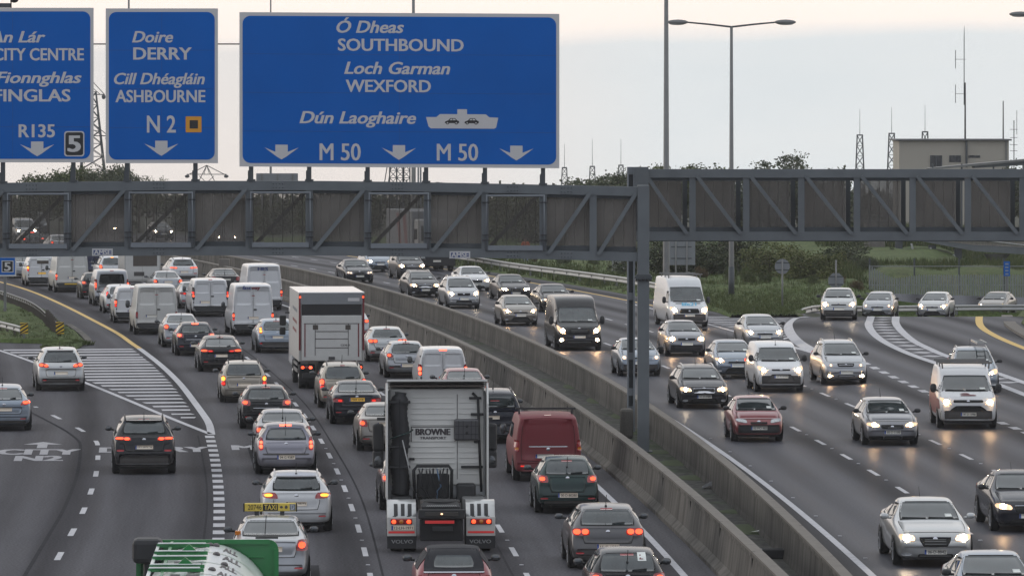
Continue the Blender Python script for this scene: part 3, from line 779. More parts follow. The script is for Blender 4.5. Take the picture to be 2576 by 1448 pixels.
c = G(1840, 748); lamp_post(c, (c.y and (CAMH - (66 - HY) * c.y / FPX) - c.z), 2.6, 'double-armed grey lamp post rising from the grass behind the right-hand gantry')
c = G(1676, 776); lamp_post(c, 20, 2.6, 'thick grey lamp post beside the gantry upright, running out of the top of the picture', .19)
c = Vector((P(2706, 36, 322).x, 322, Hh(30, 322))); lamp_post(c, CAMH - (36 - HY) * 322 / FPX - c.z - .22, 2.7, 'lamp post whose left lamp head just shows at the top right corner')
c = Vector((P(1040, 400, 470).x, 470, 0)); lamp_post(c, 25, 2.6, 'lamp post standing behind the widest blue sign', .20, sleeve=False)
c = Vector((P(681, 400, 560).x, 560, -1.3)); lamp_post(c, 25, 2.6, 'thin far lamp post passing behind the left part of the widest blue sign', .13, sleeve=False)
c = Vector((P(324, 400, 540).x, 540, -1.0)); lamp_post(c, 25, 2.6, 'far lamp post passing behind the middle blue sign', .16, sleeve=False)

def sign_back(px, py, Y, h, shape, r, label, posts=1, group=None):
    """back of a road sign: plate centre at photo (px, py), depth Y, height of post h"""
    c = P(px, py, Y); base = Vector((c.x, Y, Hh(c.x, Y)))
    root = empty('road_sign', base, label, 'road sign', group)
    zc = c.z - base.z
    for k in range(posts):
        x = 0 if posts == 1 else (-.32 + .64 * k)
        MB().tube([(x, -.05, -.2), (x, -.05, zc + r * .9 + h)], .05, 10).obj('post', M['galv_d'], root, True)
    if shape == 'rect': pts = [(-r * 1.15, -r), (r * 1.15, -r), (r * 1.15, r), (-r * 1.15, r)]
    else:
        n = 8 if shape == 'oct' else 28; o_ = pi / 8 if shape == 'oct' else 0
        pts = [(r * cos(2 * pi * i / n + o_), r * sin(2 * pi * i / n + o_)) for i in range(n)]
    MB().poly([(x, 0, zc + z) for x, z in pts], .03).obj('plate', M['signgrey'], root)
    for dz in (-.45, .5): MB().box((-r * .85, -.03, zc + dz * r - .03), (r * .85, -.001, zc + dz * r + .03)).obj('bracket', M['steel_d'], root)
    return root
sign_back(1968, 670, 302, .0, 'disc', .40, 'round grey sign back on a thin post in the grass before the bushes')
sign_back(2103, 706, 318, .75, 'oct', .46, 'eight-sided grey sign back behind the pale car cresting the slip road')
sign_back(1714, 636, 330, .1, 'rect', .70, 'grey sign back on two posts behind the white van with the roof rack', 2)
# grey panel far behind the big sign
c = P(697, 446, 545); root = empty('road_sign', (c.x, 545, -1.1), 'wide grey back of a far gantry sign below the widest blue sign', 'road sign')
MB().box((-2.0, 0, c.z + 1.1 - 1.6), (2.0, .1, c.z + 1.1 + .38)).obj('plate', M['signgrey'], root)
for x in (-1.45, .05, 1.5): MB().box((x - .09, -.12, 0), (x + .09, -.01, c.z + 1.1 + .38)).obj('post', M['galv_d'], root)
# small junction sign at the left edge
c = G(13, 792); root = empty('junction_sign', c, 'small blue sign with a black number five panel on a grey post', 'road sign'); k = c.y / FPX
def q5(px, py, dy=0): p = P(px, py, c.y); return Vector((p.x - c.x, dy, p.z - c.z))
MB().box(q5(9, 792, .03), q5(16, 650, .1)).obj('post', M['galv_d'], root)
MB().box(q5(-34, 695), q5(41, 646, .03)).obj('backing_plate', M['signwhite'], root)
MB().box(q5(-32, 691, -.006), q5(37.5, 648)).obj('face', M['signblue'], root)
MB().box(q5(4, 685, -.010), q5(34, 655, -.006)).obj('number_border', M['signwhite'], root)
MB().box(q5(6, 683, -.013), q5(32, 657, -.010)).obj('number_panel', M['signblack'], root)
v, f = text_fit('5', 11, 26.5, 680.5, -21, 0, .03, lambda x, y: q5(x, y, -.016)); obj('lettering', v, f, M['signwhite'], root)
# cabinet, marker post, red-topped marker and a person on the far verge
c = P(1556, 668, 368); z0 = Hh(c.x, 368); root = empty('equipment_cabinet', (c.x, 368, z0), 'pale equipment cabinet behind the far crash barrier', 'cabinet')
MB().box((-.42, 0, 0), (.42, .5, 1.9), .03).obj('cabinet_body', M['lightsilver'], root); MB().box((-.36, -.012, .15), (.36, 0, 1.7)).obj('cabinet_door', M['galv'], root)
c = P(1734, 690, 330)
c = P(1733, 715, 338); root = empty('marker_post', (P(1733, 700, 338).x, 338, 0), 'white verge marker post with a dark band near the far barrier', 'marker post')
MB().box((-.06, -.02, -.3), (.06, .02, 1.0)).obj('marker_body', M['signwhite'], root); MB().box((-.065, -.025, .72), (.065, .025, .86)).obj('marker_band', M['steel_d'], root)
c = G(1333, 693); root = empty('marker_lamp', c, 'small red marker box on a stub post below the far crash barrier', 'marker')
MB().box((-.05, -.05, -.1), (.05, .05, .35)).obj('stub_post', M['steel_d'], root); MB().box((-.2, -.08, .35), (.2, .08, .62), .02).obj('red_box', M['reflector'], root)

def figure(loc, h, rz, label):
    """a standing person: one skinned body, clothing as children"""
    s = h / 1.75
    J = {'pelvis': (0, 0, .95), 'chest': (0, .02, 1.28), 'neck': (0, .01, 1.50), 'head': (0, -.02, 1.66), 'hipl': (-.1, 0, .90), 'kneel': (-.12, -.03, .50), 'footl': (-.13, .02, .06), 'toel': (-.14, -.16, .03),
         'hipr': (.1, 0, .90), 'kneer': (.12, -.02, .50), 'footr': (.14, .03, .06), 'toer': (.16, -.15, .03), 'shl': (-.19, .02, 1.43), 'ell': (-.27, .03, 1.16), 'wrl': (-.28, -.08, .92), 'hal': (-.28, -.12, .83),
         'shr': (.19, .02, 1.43), 'elr': (.27, .02, 1.17), 'wrr': (.27, -.09, .93), 'har': (.27, -.13, .84)}
    R = {'pelvis': .14, 'chest': .155, 'neck': .055, 'head': .10, 'hipl': .09, 'hipr': .09, 'kneel': .06, 'kneer': .06, 'footl': .042, 'footr': .042, 'toel': .035, 'toer': .035, 'shl': .062, 'shr': .062, 'ell': .045, 'elr': .045, 'wrl': .032, 'wrr': .032, 'hal': .036, 'har': .036}
    E_ = [('pelvis', 'chest'), ('chest', 'neck'), ('neck', 'head'), ('pelvis', 'hipl'), ('hipl', 'kneel'), ('kneel', 'footl'), ('footl', 'toel'), ('pelvis', 'hipr'), ('hipr', 'kneer'), ('kneer', 'footr'), ('footr', 'toer'), ('chest', 'shl'), ('shl', 'ell'), ('ell', 'wrl'), ('wrl', 'hal'), ('chest', 'shr'), ('shr', 'elr'), ('elr', 'wrr'), ('wrr', 'har')]
    def skin(names, edges, grow, m, name):
        me = bpy.data.meshes.new(name); ix = {k: i for i, k in enumerate(names)}
        me.from_pydata([Vector(J[k]) * s for k in names], [(ix[a], ix[b]) for a, b in edges], []); me.materials.append(m)
        o = bpy.data.objects.new(name, me); COL.objects.link(o)
        md = o.modifiers.new('Skin', 'SKIN'); sv = me.skin_vertices[0].data
        for k, i in ix.items(): r_ = (R[k] + grow) * s; sv[i].radius = (r_, r_ * (.75 if k in ('chest', 'pelvis') else 1)); sv[i].use_root = (i == 0)
        o.modifiers.new('Sub', 'SUBSURF').levels = 1; o.modifiers['Sub'].render_levels = 2
        return o
    body = skin(list(J), E_, 0, M['skin'], 'person'); body.location = loc; body.rotation_euler = (0, 0, rz); tag(body, label, 'person')
    up = ['chest', 'pelvis', 'shl', 'ell', 'wrl', 'shr', 'elr', 'wrr', 'neck']
    J['neck'] = (0, .01, 1.46)
    j = skin(up, [e for e in E_ if e[0] in up and e[1] in up], .022, M['hivis'], 'jacket'); j.parent = body
    lo_ = ['pelvis', 'hipl', 'kneel', 'footl', 'hipr', 'kneer', 'footr']
    t = skin(lo_, [e for e in E_ if e[0] in lo_ and e[1] in lo_], .016, M['trouser'], 'trousers'); t.parent = body
    MB().ell((0, .0 * s, 1.72 * s), (.115 * s, .125 * s, .10 * s), 14, 8).obj('hair', M['bark'], body, True)
c = P(1322, 655, 395); figure(Vector((c.x, 395, Hh(c.x, 395))), 1.78, .3, 'person in an orange jacket and grey trousers standing on the far verge')
# ------------------------------------------------------------------ the two sign gantries
YG = 176.0                     # near gantry
def pg(px, py, dy=0.): p = P(px, py, YG); return Vector((p.x, YG + dy, p.z))
base = Vector((P(1618, 1128, YG).x, YG, .05))
gan = empty('sign_gantry', base, 'grey steel truss gantry carrying the three blue signs across the queueing lanes', 'gantry', 'motorway sign gantries')
def gobj(mb, name, m, sm=False, parent=None, b=None):
    b = b or base
    mb.v = [(x - b.x, y - b.y, z - b.z) for x, y, z in mb.v]
    return mb.obj(name, m, parent or gan, sm)
TOPY = [(-420, 466), (0, 460), (250, 456.5), (500, 455), (800, 455), (1000, 457.5), (1200, 461), (1476, 467), (1604, 470)]
def ty(px):
    for (a, b), (c, d) in zip(TOPY, TOPY[1:]):
        if a <= px <= c: return lerp(b, d, (px - a) / (c - a))
    return 470
def chord(off, dy, hpx, depth, name, m, x0=-420, x1=1604):
    mb = MB(); n = 26
    for i in range(n + 1):
        px = lerp(x0, x1, i / n); a = pg(px, ty(px) + off, dy); b = pg(px, ty(px) + off + hpx, dy)
        mb.v += [tuple(a), tuple(a + Vector((0, depth, 0))), tuple(b + Vector((0, depth, 0))), tuple(b)]
    for i in range(n):
        for k in range(4): mb.f.append((4*i+k, 4*i+(k+1) % 4, 4*i+4+(k+1) % 4, 4*i+4+k))
    mb.f += [(0, 1, 2, 3), (4*n+3, 4*n+2, 4*n+1, 4*n)]
    return gobj(mb, name, m)
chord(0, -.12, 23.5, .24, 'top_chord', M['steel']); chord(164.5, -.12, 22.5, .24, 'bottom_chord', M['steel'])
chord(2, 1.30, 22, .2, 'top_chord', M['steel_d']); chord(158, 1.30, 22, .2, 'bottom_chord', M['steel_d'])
chord(184, .1, 3, 1.2, 'walkway_floor', M['steel_d'])
chord(23.2, .02, 8, .1, 'cable_tray', M['steel_d'])
verts = [-140, 16, 170, 322, 482, 627, 778, 925, 1075, 1220, 1366, 1492]
for px in verts:
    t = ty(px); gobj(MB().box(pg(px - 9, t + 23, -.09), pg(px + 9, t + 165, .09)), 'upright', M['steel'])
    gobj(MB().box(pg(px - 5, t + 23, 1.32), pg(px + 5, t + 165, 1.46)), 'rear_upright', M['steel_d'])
framed = {16, 322, 627, 925, 1220}
for a, b in zip(verts, verts[1:] + [1606]):
    t = (ty(a) + ty(b)) / 2
    if a in framed:
        # service opening: pipe frame standing proud, open mesh, rear diagonal seen through it
        fr = MB()
        fr.tube([pg(a + 5, t + 168, -.17), pg(a + 5, t + 29, -.17), pg(b + 2, t + 29, -.17), pg(b + 2, t + 168, -.17)], .045, 8)
        gobj(fr, 'opening_frame', M['steel_l'], True)
        gobj(MB().box(pg(a + 3, t + 154, -.20), pg(b + 4, t + 166, -.14)), 'sill_rail', M['steel_l'])
        cl = MB()
        for hx in (a + 3, b + 2):
            for hy in (t + 46, t + 128, t + 141): cl.box(pg(hx - 10, hy - 1.2, -.22), pg(hx + 10, hy + 1.2, -.10))
        gobj(cl, 'clamps', M['signblack'])
        gobj(MB().bar(pg(a + 10, t + 162, 1.38), pg(b - 10, t + 26, 1.38), .20, .12, (0, -1, 0)), 'rear_diagonal', M['steel_d'])
        gobj(MB().box(pg(a, t + 24, 1.26), pg(b, t + 163, 1.275)), 'mesh_panel', M['meshopen'])
    else:
        gobj(MB().bar(pg(a + 13, t + 172, -.10), pg(b - 7, t + 18, -.10), .235, .12, (0, -1, 0)), 'diagonal', M['steel'])
        gobj(MB().box(pg(a + 5, t + 26, .15), pg(b - 5, t + 163, .165)), 'mesh_panel', M['meshpanel'])
        gobj(MB().box(pg(a + 5, t + 30, 1.26), pg(b - 5, t + 163, 1.275)), 'mesh_panel', M['meshopen'])
        gobj(MB().box(pg(a + 6, t + 152, .10), pg(b - 6, t + 164.5, .13)), 'toe_board', M['steel_d'])
for px in (80, 400, 700, 1000, 1290, 1425):
    for ta, tb in ((2, 21.5), (166.5, 185)):
        cover = MB().box(pg(px - 16, ty(px) + ta, -.135), pg(px + 16, ty(px) + tb, -.118)); plate = gobj(cover, 'cover_plate', M['steel'])
        bolts = MB()
        for k in range(4):
            for e in (.25, .75): bolts.ell(pg(px - 12 + 8 * k, ty(px) + lerp(ta, tb, e), -.14), (.022, .014, .022), 6, 4)
        gobj(bolts, 'bolt_row', M['steel_d'], True, plate)
# main post with collar
gobj(MB().box(pg(1603.5, 466, -.2), Vector((pg(1633, 0).x, YG + .25, .05)), .012), 'post', M['steel'])
gobj(MB().box(pg(1597, 701, -.30), pg(1640, 694, .36)).box(pg(1600, 706, -.26), pg(1637, 690, .32)), 'post_collar', M['steel_d'])
bl = MB()
for k in range(5): bl.ell(pg(1600 + k * 9.2, 703, -.31), (.03, .03, .04), 8, 5)
gobj(bl, 'collar_bolts', M['signblack'])
gobj(MB().box(Vector((pg(1596, 0).x, YG - .3, .05)), Vector((pg(1641, 0).x, YG + .35, .10))), 'base_plate', M['steel_d'])
# far left leg (outside the picture)
gobj(MB().box(pg(-420, 466, -.2), Vector((pg(-390, 0).x, YG + .25, 0)), .012), 'post', M['steel'])
# thin handrail between the signs
gobj(MB().tube([pg(-120, 111, .2), pg(1300, 111, .2)], .022, 6), 'cable_rail', M['signblack'])
# maker's plates
for px, py in ((258.5, 634), (1157, 640.5)):
    pl = MB().box(pg(px - 26, py + 9, -.15), pg(px + 26, py - 9, -.135)); o = gobj(pl, 'maker_plate', M['signwhite'])
    o2 = gobj(MB().box(pg(px - 22.5, py + 6.2, -.154), pg(px + 22.5, py - 5.6, -.151)), 'plate_panel', M['plateblue'], False, o)
    v, f = text_fit('AMSE', px - 21, px + 21, py + 5.6, -11, 0, .05, lambda x, y: pg(x, y, -.158) - base); obj('lettering', v, f, M['signwhite'], o)
for px, py in [(2, 3)]: pass

YR = 187.0                     # second gantry, over the oncoming lanes
def pr_(px, py, dy=0.): p = P(px, py, YR); return Vector((p.x, YR + dy, p.z))
base2 = Vector((P(1588, 1080, YR).x, YR, .05))
gan2 = empty('sign_gantry', base2, 'second grey truss gantry reaching over the oncoming lanes, on the thin rear post', 'gantry', 'motorway sign gantries')
def g2obj(mb, name, m, sm=False): return gobj(mb, name, m, sm, gan2, base2)
XE = 2960
g2obj(MB().box(pr_(1622, 425.5, -.12), pr_(XE, 447, .12)), 'top_chord', M['steel']); g2obj(MB().box(pr_(1600, 583, -.12), pr_(XE, 605, .12)), 'bottom_chord', M['steel'])
g2obj(MB().box(pr_(1622, 428, 1.3), pr_(XE, 448, 1.5)), 'top_chord', M['steel_d']); g2obj(MB().box(pr_(1600, 574, 1.3), pr_(XE, 600, 1.5)), 'bottom_chord', M['steel_d'])
g2obj(MB().box(pr_(1600, 604, .1), pr_(XE, 607, 1.3)), 'walkway_floor', M['steel_d'])
g2obj(MB().box(pr_(1622, 446.8, .0), pr_(XE, 455, .1)), 'cable_tray', M['steel_d'])
v2 = [1616, 1742, 1877, 2015.5, 2155.5, 2295.5, 2434.5, 2572, 2711, 2850]
for i, px in enumerate(v2):
    if i: g2obj(MB().box(pr_(px - 8, 447, -.09), pr_(px + 8, 583.5, .09)), 'upright', M['steel'])
    g2obj(MB().box(pr_(px - 22, 447, 1.32), pr_(px - 10, 583, 1.46)), 'rear_upright', M['steel_d'])
    if i + 1 < len(v2):
        b = v2[i + 1]
        g2obj(MB().bar(pr_(px + 11, 443, -.10), pr_(b - 14, 588, -.10), .25, .12, (0, -1, 0)), 'diagonal', M['steel'])
        g2obj(MB().box(pr_(px + 8, 452, .60), pr_(b - 26, 585, .615)), 'mesh_panel', M['meshpanel'] if i not in (2, 4) else M['meshopen'])
        g2obj(MB().box(pr_(px + 8, 450, 1.26), pr_(b - 26, 575, 1.275)), 'mesh_panel', M['meshopen'])
        g2obj(MB().box(pr_(px + 8, 571, .10), pr_(b - 8, 583.2, .13)), 'toe_board', M['steel_d'])
g2obj(MB().box(pr_(1596, 420, -.25), pr_(1631, 473, .35), .01), 'end_box', M['steel'])
i_ = MB()
for xa, xb, ya, yb in ((1577.5, 1581.5, -.2, .22), (1592.5, 1597, -.2, .22)): i_.box(Vector((pr_(xa, 0).x, YR + ya, .05)), Vector((pr_(xb, 0).x, YR + yb, pr_(0, 420).z)))
g2obj(i_, 'post_flanges', M['steel_l'])
g2obj(MB().box(Vector((pr_(1581.5, 0).x, YR - .02, .05)), Vector((pr_(1592.5, 0).x, YR + .06, pr_(0, 420).z))), 'post', M['steel_d'])
i_ = MB()
for py in (430, 745, 895, 985, 1030): i_.box(pr_(1581.5, py + 9, -.12), pr_(1592.5, py - 9, -.02))
g2obj(i_, 'post_battens', M['steel_l'])
g2obj(MB().box(Vector((pr_(2950, 0).x, YR - .2, 0)), Vector((pr_(2985, 0).x, YR + .25, pr_(0, 425).z))), 'post', M['steel'])

# ------------------------------------------------------------------ the blue signs
def rrect(x0, x1, y0, y1, r, n=6):
    pts = []
    for cx, cy, a0 in ((x1 - r, y0 + r, -90), (x1 - r, y1 - r, 0), (x0 + r, y1 - r, 90), (x0 + r, y0 + r, 180)):
        for i in range(n + 1):
            a = rad(a0 + 90 * i / n); pts.append((cx + r * cos(a), cy + r * sin(a)))
    return pts
class Sign:
    def __init__(s, name, x0, x1, y0, y1, rad_, label, posts, slope=0.):
        s.slope = slope; s.xm = (x0 + x1) / 2
        s.b = s.p(s.xm, y1 + 45, 0)
        s.root = empty(name, s.b, label, 'road sign', 'blue gantry signs')
        s.part('backing_plate', [[(x0, y0), (x1, y0), (x1, y1), (x0, y1)]], 'signwhite', -.20, .05)
        s.part('blue_face', [rrect(x0 + 8, x1 - 8, y0 + 9, y1 - 9, rad_)], 'signblue', -.206, .004)
        s.part('panel_joint', [[(s.xm - .35, y0 + 9), (s.xm + .35, y0 + 9), (s.xm + .35, y1 - 9), (s.xm - .35, y1 - 9)]], 'signseam', -.2085, .002)
        for k in (1, 2, 3):
            yj = lerp(y0, y1, k / 4 + .02); s.part('panel_joint', [[(x0 + 8, yj - .45), (x1 - 8, yj - .45), (x1 - 8, yj + .45), (x0 + 8, yj + .45)]], 'signseam', -.2085, .002)
        for px in posts:
            mb = MB().box(s.q(px - 5.5, y0 + 6, -.14), Vector((s.q(px + 5.5, 0, 0).x, .0, pg(px, ty(px) + 2).z - s.b.z)))
            mb.obj('sign_post', M['steel_d'], s.root)
            bk = MB(); zt = pg(px, ty(px)).z - s.b.z; xx = s.q(px, 0, 0).x
            bk.box((xx - .13, -.15, zt), (xx + .13, .08, zt + .05)); bk.box((xx - .10, -.10, zt), (xx - .06, .05, zt + .32))
            bk.obj('post_foot', M['steel_d'], s.root)
    def p(s, px, py, dy): return pg(px, py + s.slope * (px - s.xm), dy)
    def q(s, px, py, dy): return s.p(px, py, dy) - s.b
    def part(s, name, polys, m, dy, th, parent=None):
        mb = MB()
        for pts in polys: mb.poly([s.q(x, y, dy) for x, y in pts], th)
        return mb.obj(name, M[m], parent or s.root)
    def text(s, t, x0, x1, base, cap, ital=False, bold=.028, m='signwhite', dy=-.213, parent=None, sp=1.0):
        v, f = text_fit(t, x0, x1, base, -cap, .26 if ital else 0, bold, lambda x, y: s.q(x, y, dy), sp)
        return obj('lettering', v, f, M[m], parent or s.root)
    def arrow(s, cx, y0, y1, hw=43):
        k = (y1 - y0) / 37.
        s.part('down_arrow', [[(cx - 15.5, y0), (cx + 15.5, y0), (cx + 15.5, y0 + 18 * k), (cx + hw, y0 + 7 * k), (cx + 12, y0 + 30 * k), (cx, y1), (cx - 12, y0 + 30 * k), (cx - hw, y0 + 7 * k), (cx - 15.5, y0 + 18 * k)]], 'signwhite', -.213, .003)
sA = Sign('gantry_sign', -170, 236.5, 20.5, 408.5, 19, 'blue gantry sign for the city centre, cut by the left edge of the picture', [-90, 8, 185], 0)
sA.text('An Lár', -26, 115, 107, 28, True); sA.text('CITY CENTRE', -14, 212, 152, 30); sA.text('Fionnghlas', -9, 206, 209, 28, True); sA.text('FINGLAS', -13, 178, 255, 30)
sA.text('R135', 49, 139, 345, 32, m='signwhite'); sA.arrow(95, 356, 393, 43)
bx = sA.part('number_border', [rrect(163, 213.5, 330, 393.5, 7)], 'signwhite', -.213, .003)
sA.part('number_panel', [rrect(166, 210.5, 333, 390.5, 6)], 'signblack', -.2165, .003, bx); sA.text('5', 173, 203, 381, 40, bold=.04, dy=-.221, parent=bx)
sB = Sign('gantry_sign', 267, 549, 22, 410.5, 19, 'tall blue gantry sign for Derry, the middle and narrowest of the three', [320, 492], 0)
sB.text('Doire', 334, 436, 107, 28, True); sB.text('DERRY', 337, 483, 150, 30); sB.text('Cill Dhéagláin', 288.6, 515.6, 212, 28, True); sB.text('ASHBOURNE', 292, 517, 257, 30)
sB.text('N 2', 371, 443, 333, 42, bold=.02); sB.arrow(407, 354, 392)
sq = sB.part('orange_square', [rrect(468, 508, 293, 333, 2)], 'signorange', -.213, .003); sB.part('dark_square', [[(478, 302.5), (499, 302.5), (499, 323.6), (478, 323.6)]], 'signblack', -.2165, .003, sq)
sC = Sign('gantry_sign', 603, 1407, 33.5, 421, 20, 'widest blue gantry sign for southbound traffic, with a white ferry symbol', [632, 778, 925, 1072, 1220, 1366], .0055)
_t = lambda x: .0055 * (x - 1005)
def ct(t, x0, x1, b, c, it=False, **k): sC.text(t, x0, x1, b - _t((x0 + x1) / 2), c, it, **k)
ct('Ó Dheas', 847.7, 1016, 83, 30, True); ct('SOUTHBOUND', 851, 1166, 128.6, 30); ct('Loch Garman', 867, 1132, 186.5, 30, True); ct('WEXFORD', 870.7, 1083.7, 231.5, 30)
ct('Dún Laoghaire', 754.6, 1046.4, 310.5, 30, True); ct('M 50', 805.4, 907, 403, 42, bold=.02); ct('M 50', 1100, 1202, 404, 42, bold=.02)
for cx, y0, y1 in ((709, 364, 401), (1004, 365, 402), (1299, 366.5, 403.5)): sC.arrow(cx, y0 - _t(cx), y1 - _t(cx))
dy_ = -_t(1162)
fer = sC.part('ferry_symbol', [[(1072, 295 + dy_), (1098, 295 + dy_), (1107, 287.5 + dy_), (1150.7, 287.5 + dy_), (1150.7, 275 + dy_), (1175, 275 + dy_), (1175, 287.5 + dy_), (1222, 287.5 + dy_), (1231, 295 + dy_), (1253.5, 296 + dy_), (1248, 321 + dy_), (1243, 323.5 + dy_), (1084, 323.5 + dy_), (1078, 318 + dy_)]], 'signwhite', -.213, .003)
for cx in (1137, 1186.5):
    yb = 311 + dy_
    body = [(cx - 18, yb - 1), (cx - 17, yb - 5), (cx - 9, yb - 8), (cx - 4, yb - 13.5), (cx + 8, yb - 13.5), (cx + 13, yb - 8), (cx + 18, yb - 6), (cx + 18, yb - 1)]
    cs = sC.part('car_symbol', [body] + [[(cx + ox + 4.2 * cos(i * pi / 6), yb - 1.5 + 4.2 * sin(i * pi / 6)) for i in range(12)] for ox in (-11, 11)], 'signblack', -.2165, .003, fer)
    sC.part('car_window', [[(cx - 5.5, yb - 8.3), (cx - 2.6, yb - 12), (cx + 1, yb - 12), (cx + 1, yb - 8.3)], [(cx + 2.6, yb - 8.3), (cx + 2.6, yb - 12), (cx + 7, yb - 12), (cx + 10, yb - 8.3)]] + [[(cx + ox + 2 * cos(i * pi / 5), yb - 1.5 + 2 * sin(i * pi / 5)) for i in range(10)] for ox in (-11, 11)], 'signwhite', -.2195, .002, fer)
# camera on a stalk above the first sign
c = pg(27, 18, .1); root = empty('traffic_camera', c, 'small dark traffic camera on a stalk above the city centre sign', 'camera')
MB().tube([(0, 0, -.2), (0, 0, .22)], .02, 8).obj('stalk', M['signblack'], root); MB().ell((.1, 0, .22), (.13, .1, .09), 12, 8).obj('camera_head', M['signblack'], root, True); MB().box((-.36, -.06, -.02), (-.02, .06, .12), .02).obj('housing', M['steel_d'], root)

# ------------------------------------------------------------------ far structures
def lattice(mb, x, y, z0, z1, w0, w1, n, r, ztop=0):
    lev = []
    for i in range(n + 1):
        t = i / n; z = lerp(z0, z1, t); w = lerp(w0, w1, t) / 2; lev.append([(x - w, y - w, z), (x + w, y - w, z), (x + w, y + w, z), (x - w, y + w, z)])
    for a, b in zip(lev, lev[1:]):
        for k in range(4):
            mb.bar(a[k], b[k], r, r); mb.bar(a[k], b[(k+1) % 4], r * .7, r * .7); mb.bar(a[(k+1) % 4], b[k], r * .7, r * .7)
        for k in range(4): mb.bar(b[k], b[(k+1) % 4], r * .7, r * .7)
    return mb
def mast(px, ytop, ywhip, Y, w0, label):
    c = P(px, ytop, Y); g = Hh(c.x, Y); root = empty('lattice_mast', (c.x, Y, g), label, 'radio mast', 'lattice radio masts')
    zt = c.z - g; lattice(MB(), 0, 0, 0, zt, w0 * 1.5, w0 * .62, 9, .075).obj('lattice', M['steel_d'], root)
    MB().box((-w0 * .36, -w0 * .36, zt), (w0 * .36, w0 * .36, zt + .12)).obj('mast_head', M['steel_d'], root)
    MB().tube([(0, 0, zt), (0, 0, zt + (ytop - ywhip) * Y / FPX)], [.035, .018], 6).obj('whip_aerial', M['steel_d'], root)
for i, (px, a, b, w) in enumerate([(1420, 423, 362, .8), (1490, 420, 350, .8), (1562, 417, 350, .8), (2163, 341, 275, .95), (2243, 337, 270, .95), (2327, 333, 264, .95)]):
    mast(px, a, b, 640, w, ['lattice radio mast just right of the widest blue sign', 'lattice radio mast above the trees, second from the widest blue sign', 'lattice radio mast rising behind the trees nearest the gantry upright', 'lattice radio mast standing clear on the sky left of the pale building', 'lattice radio mast touching the left corner of the pale building', 'lattice radio mast rising behind the pale building roof'][i])
# electricity pylons
def pylon(px, ytop, Y, lev, w0, label):
    c = P(px, ytop, Y); g = Hh(c.x, Y) - 2; root = empty('electricity_pylon', (c.x, Y, g), label, 'pylon', 'electricity pylons')
    zt = c.z - g; lattice(MB(), 0, 0, 0, zt, w0, w0 * .16, 12, .10).obj('lattice_body', M['steel_d'], root)
    am = MB(); ins = MB()
    for dz, hw in lev:
        z = zt - dz
        for s in (-1, 1):
            am.bar((0, 0, z), (s * hw, 0, z), .10, .10); am.bar((0, 0, z + 1.4), (s * hw, 0, z), .08, .08); am.bar((0, .3, z + .7), (s * hw * .6, 0, z + .05), .06, .06)
            ins.ell((s * (hw - .1), 0, z - .25), (.22, .12, .28), 8, 5)
    am.obj('cross_arm', M['steel_d'], root); ins.obj('insulators', M['steel_d'], root)
    return root
pylon(233, 231, 620, [(0.3, 1.3), (4.8, 1.7)], 4.4, 'electricity pylon half hidden between the city centre and Derry signs')
c = P(520, 416, 700); root = empty('electricity_pylon', (c.x, 700, Hh(c.x, 700) - 2), 'head of an electricity pylon with drooping arms below the Derry sign', 'pylon', 'electricity pylons')
zt = c.z - root.location.z; am = MB()
for s in (-1, 1):
    am.bar((0, 0, zt), (s * 2.45, 0, zt - 1.25), .09, .09); am.bar((s * 2.45, 0, zt - 1.1), (0, 0, zt - 1.1), .09, .09); am.bar((0, 0, zt), (s * 1.1, 0, zt - 2.2), .09, .09); am.bar((0, 0, zt), (s * .35, 0, zt - 1.1), .07, .07); am.bar((s * 1.1, 0, zt - 2.2), (s * 1.3, 0, 0), .1, .1); am.bar((s * .9, 0, zt - 3), (-s * .9, 0, zt - 1.3), .07, .07)
am.obj('lattice_head', M['steel_d'], root); mb = MB()
for s in (-1, 1): mb.ell((s * 2.4, 0, zt - 1.35), (.3, .15, .2), 8, 5)
mb.obj('insulators', M['steel_d'], root)
# lattice tower with aerial panels behind the big sign
c = P(1020, 426, 600); root = empty('lattice_tower', (c.x, 600, Hh(c.x, 600)), 'broad lattice tower with aerial panels rising behind the widest blue sign', 'radio mast')
zt = c.z - root.location.z + 3.0
for k, x in enumerate((-1.3, -.55, .1)): lattice(MB(), x, 0, 0, zt, .8, .7, 12, .09).obj('lattice_leg', M['steel_d'], root)
mb = MB()
for x in (.75, 1.0, 1.35, 1.6): mb.box((x - .09, -.1, zt - 8), (x + .09, .1, zt))
mb.obj('aerial_panels', M['signgrey'], root)
mb = MB(); mb.bar((-3.0, 0, 0), (-1.5, 0, zt), .1, .1); mb.bar((-2.6, 0, 0), (-1.1, 0, zt), .1, .1); mb.obj('stay', M['steel_d'], root)

# pale building with a thin flat roof
YB = 560.
def pb(px, py, dy=0.): p = P(px, py, YB); return Vector((p.x, YB + dy, p.z))
gb = Hh(pb(2400, 0).x, YB) - 3
bb = Vector((pb(2400, 0).x, YB, gb)); root = empty('office_building', bb, 'pale flat-roofed building with dark windows behind the right-hand gantry', 'building')
def bo(mb, n, m): mb.v = [(x - bb.x, y - bb.y, z - bb.z) for x, y, z in mb.v]; return mb.obj(n, M[m], root)
x0, x1 = pb(2262, 0).x, pb(2538, 0).x; zt = pb(0, 354).z
bo(MB().box((x0, YB, gb), (x1, YB + 9, zt)), 'wall', 'building')
ro = bo(MB().box((x0 - .35, YB - .4, zt), (x1 + .25, YB + 9.4, zt + .16), .03), 'roof', 'roofgrey')
bo(MB().box((x1 - .35, YB - .14, gb), (x1 - .22, YB - .02, zt)), 'drainpipe', 'galv_d')
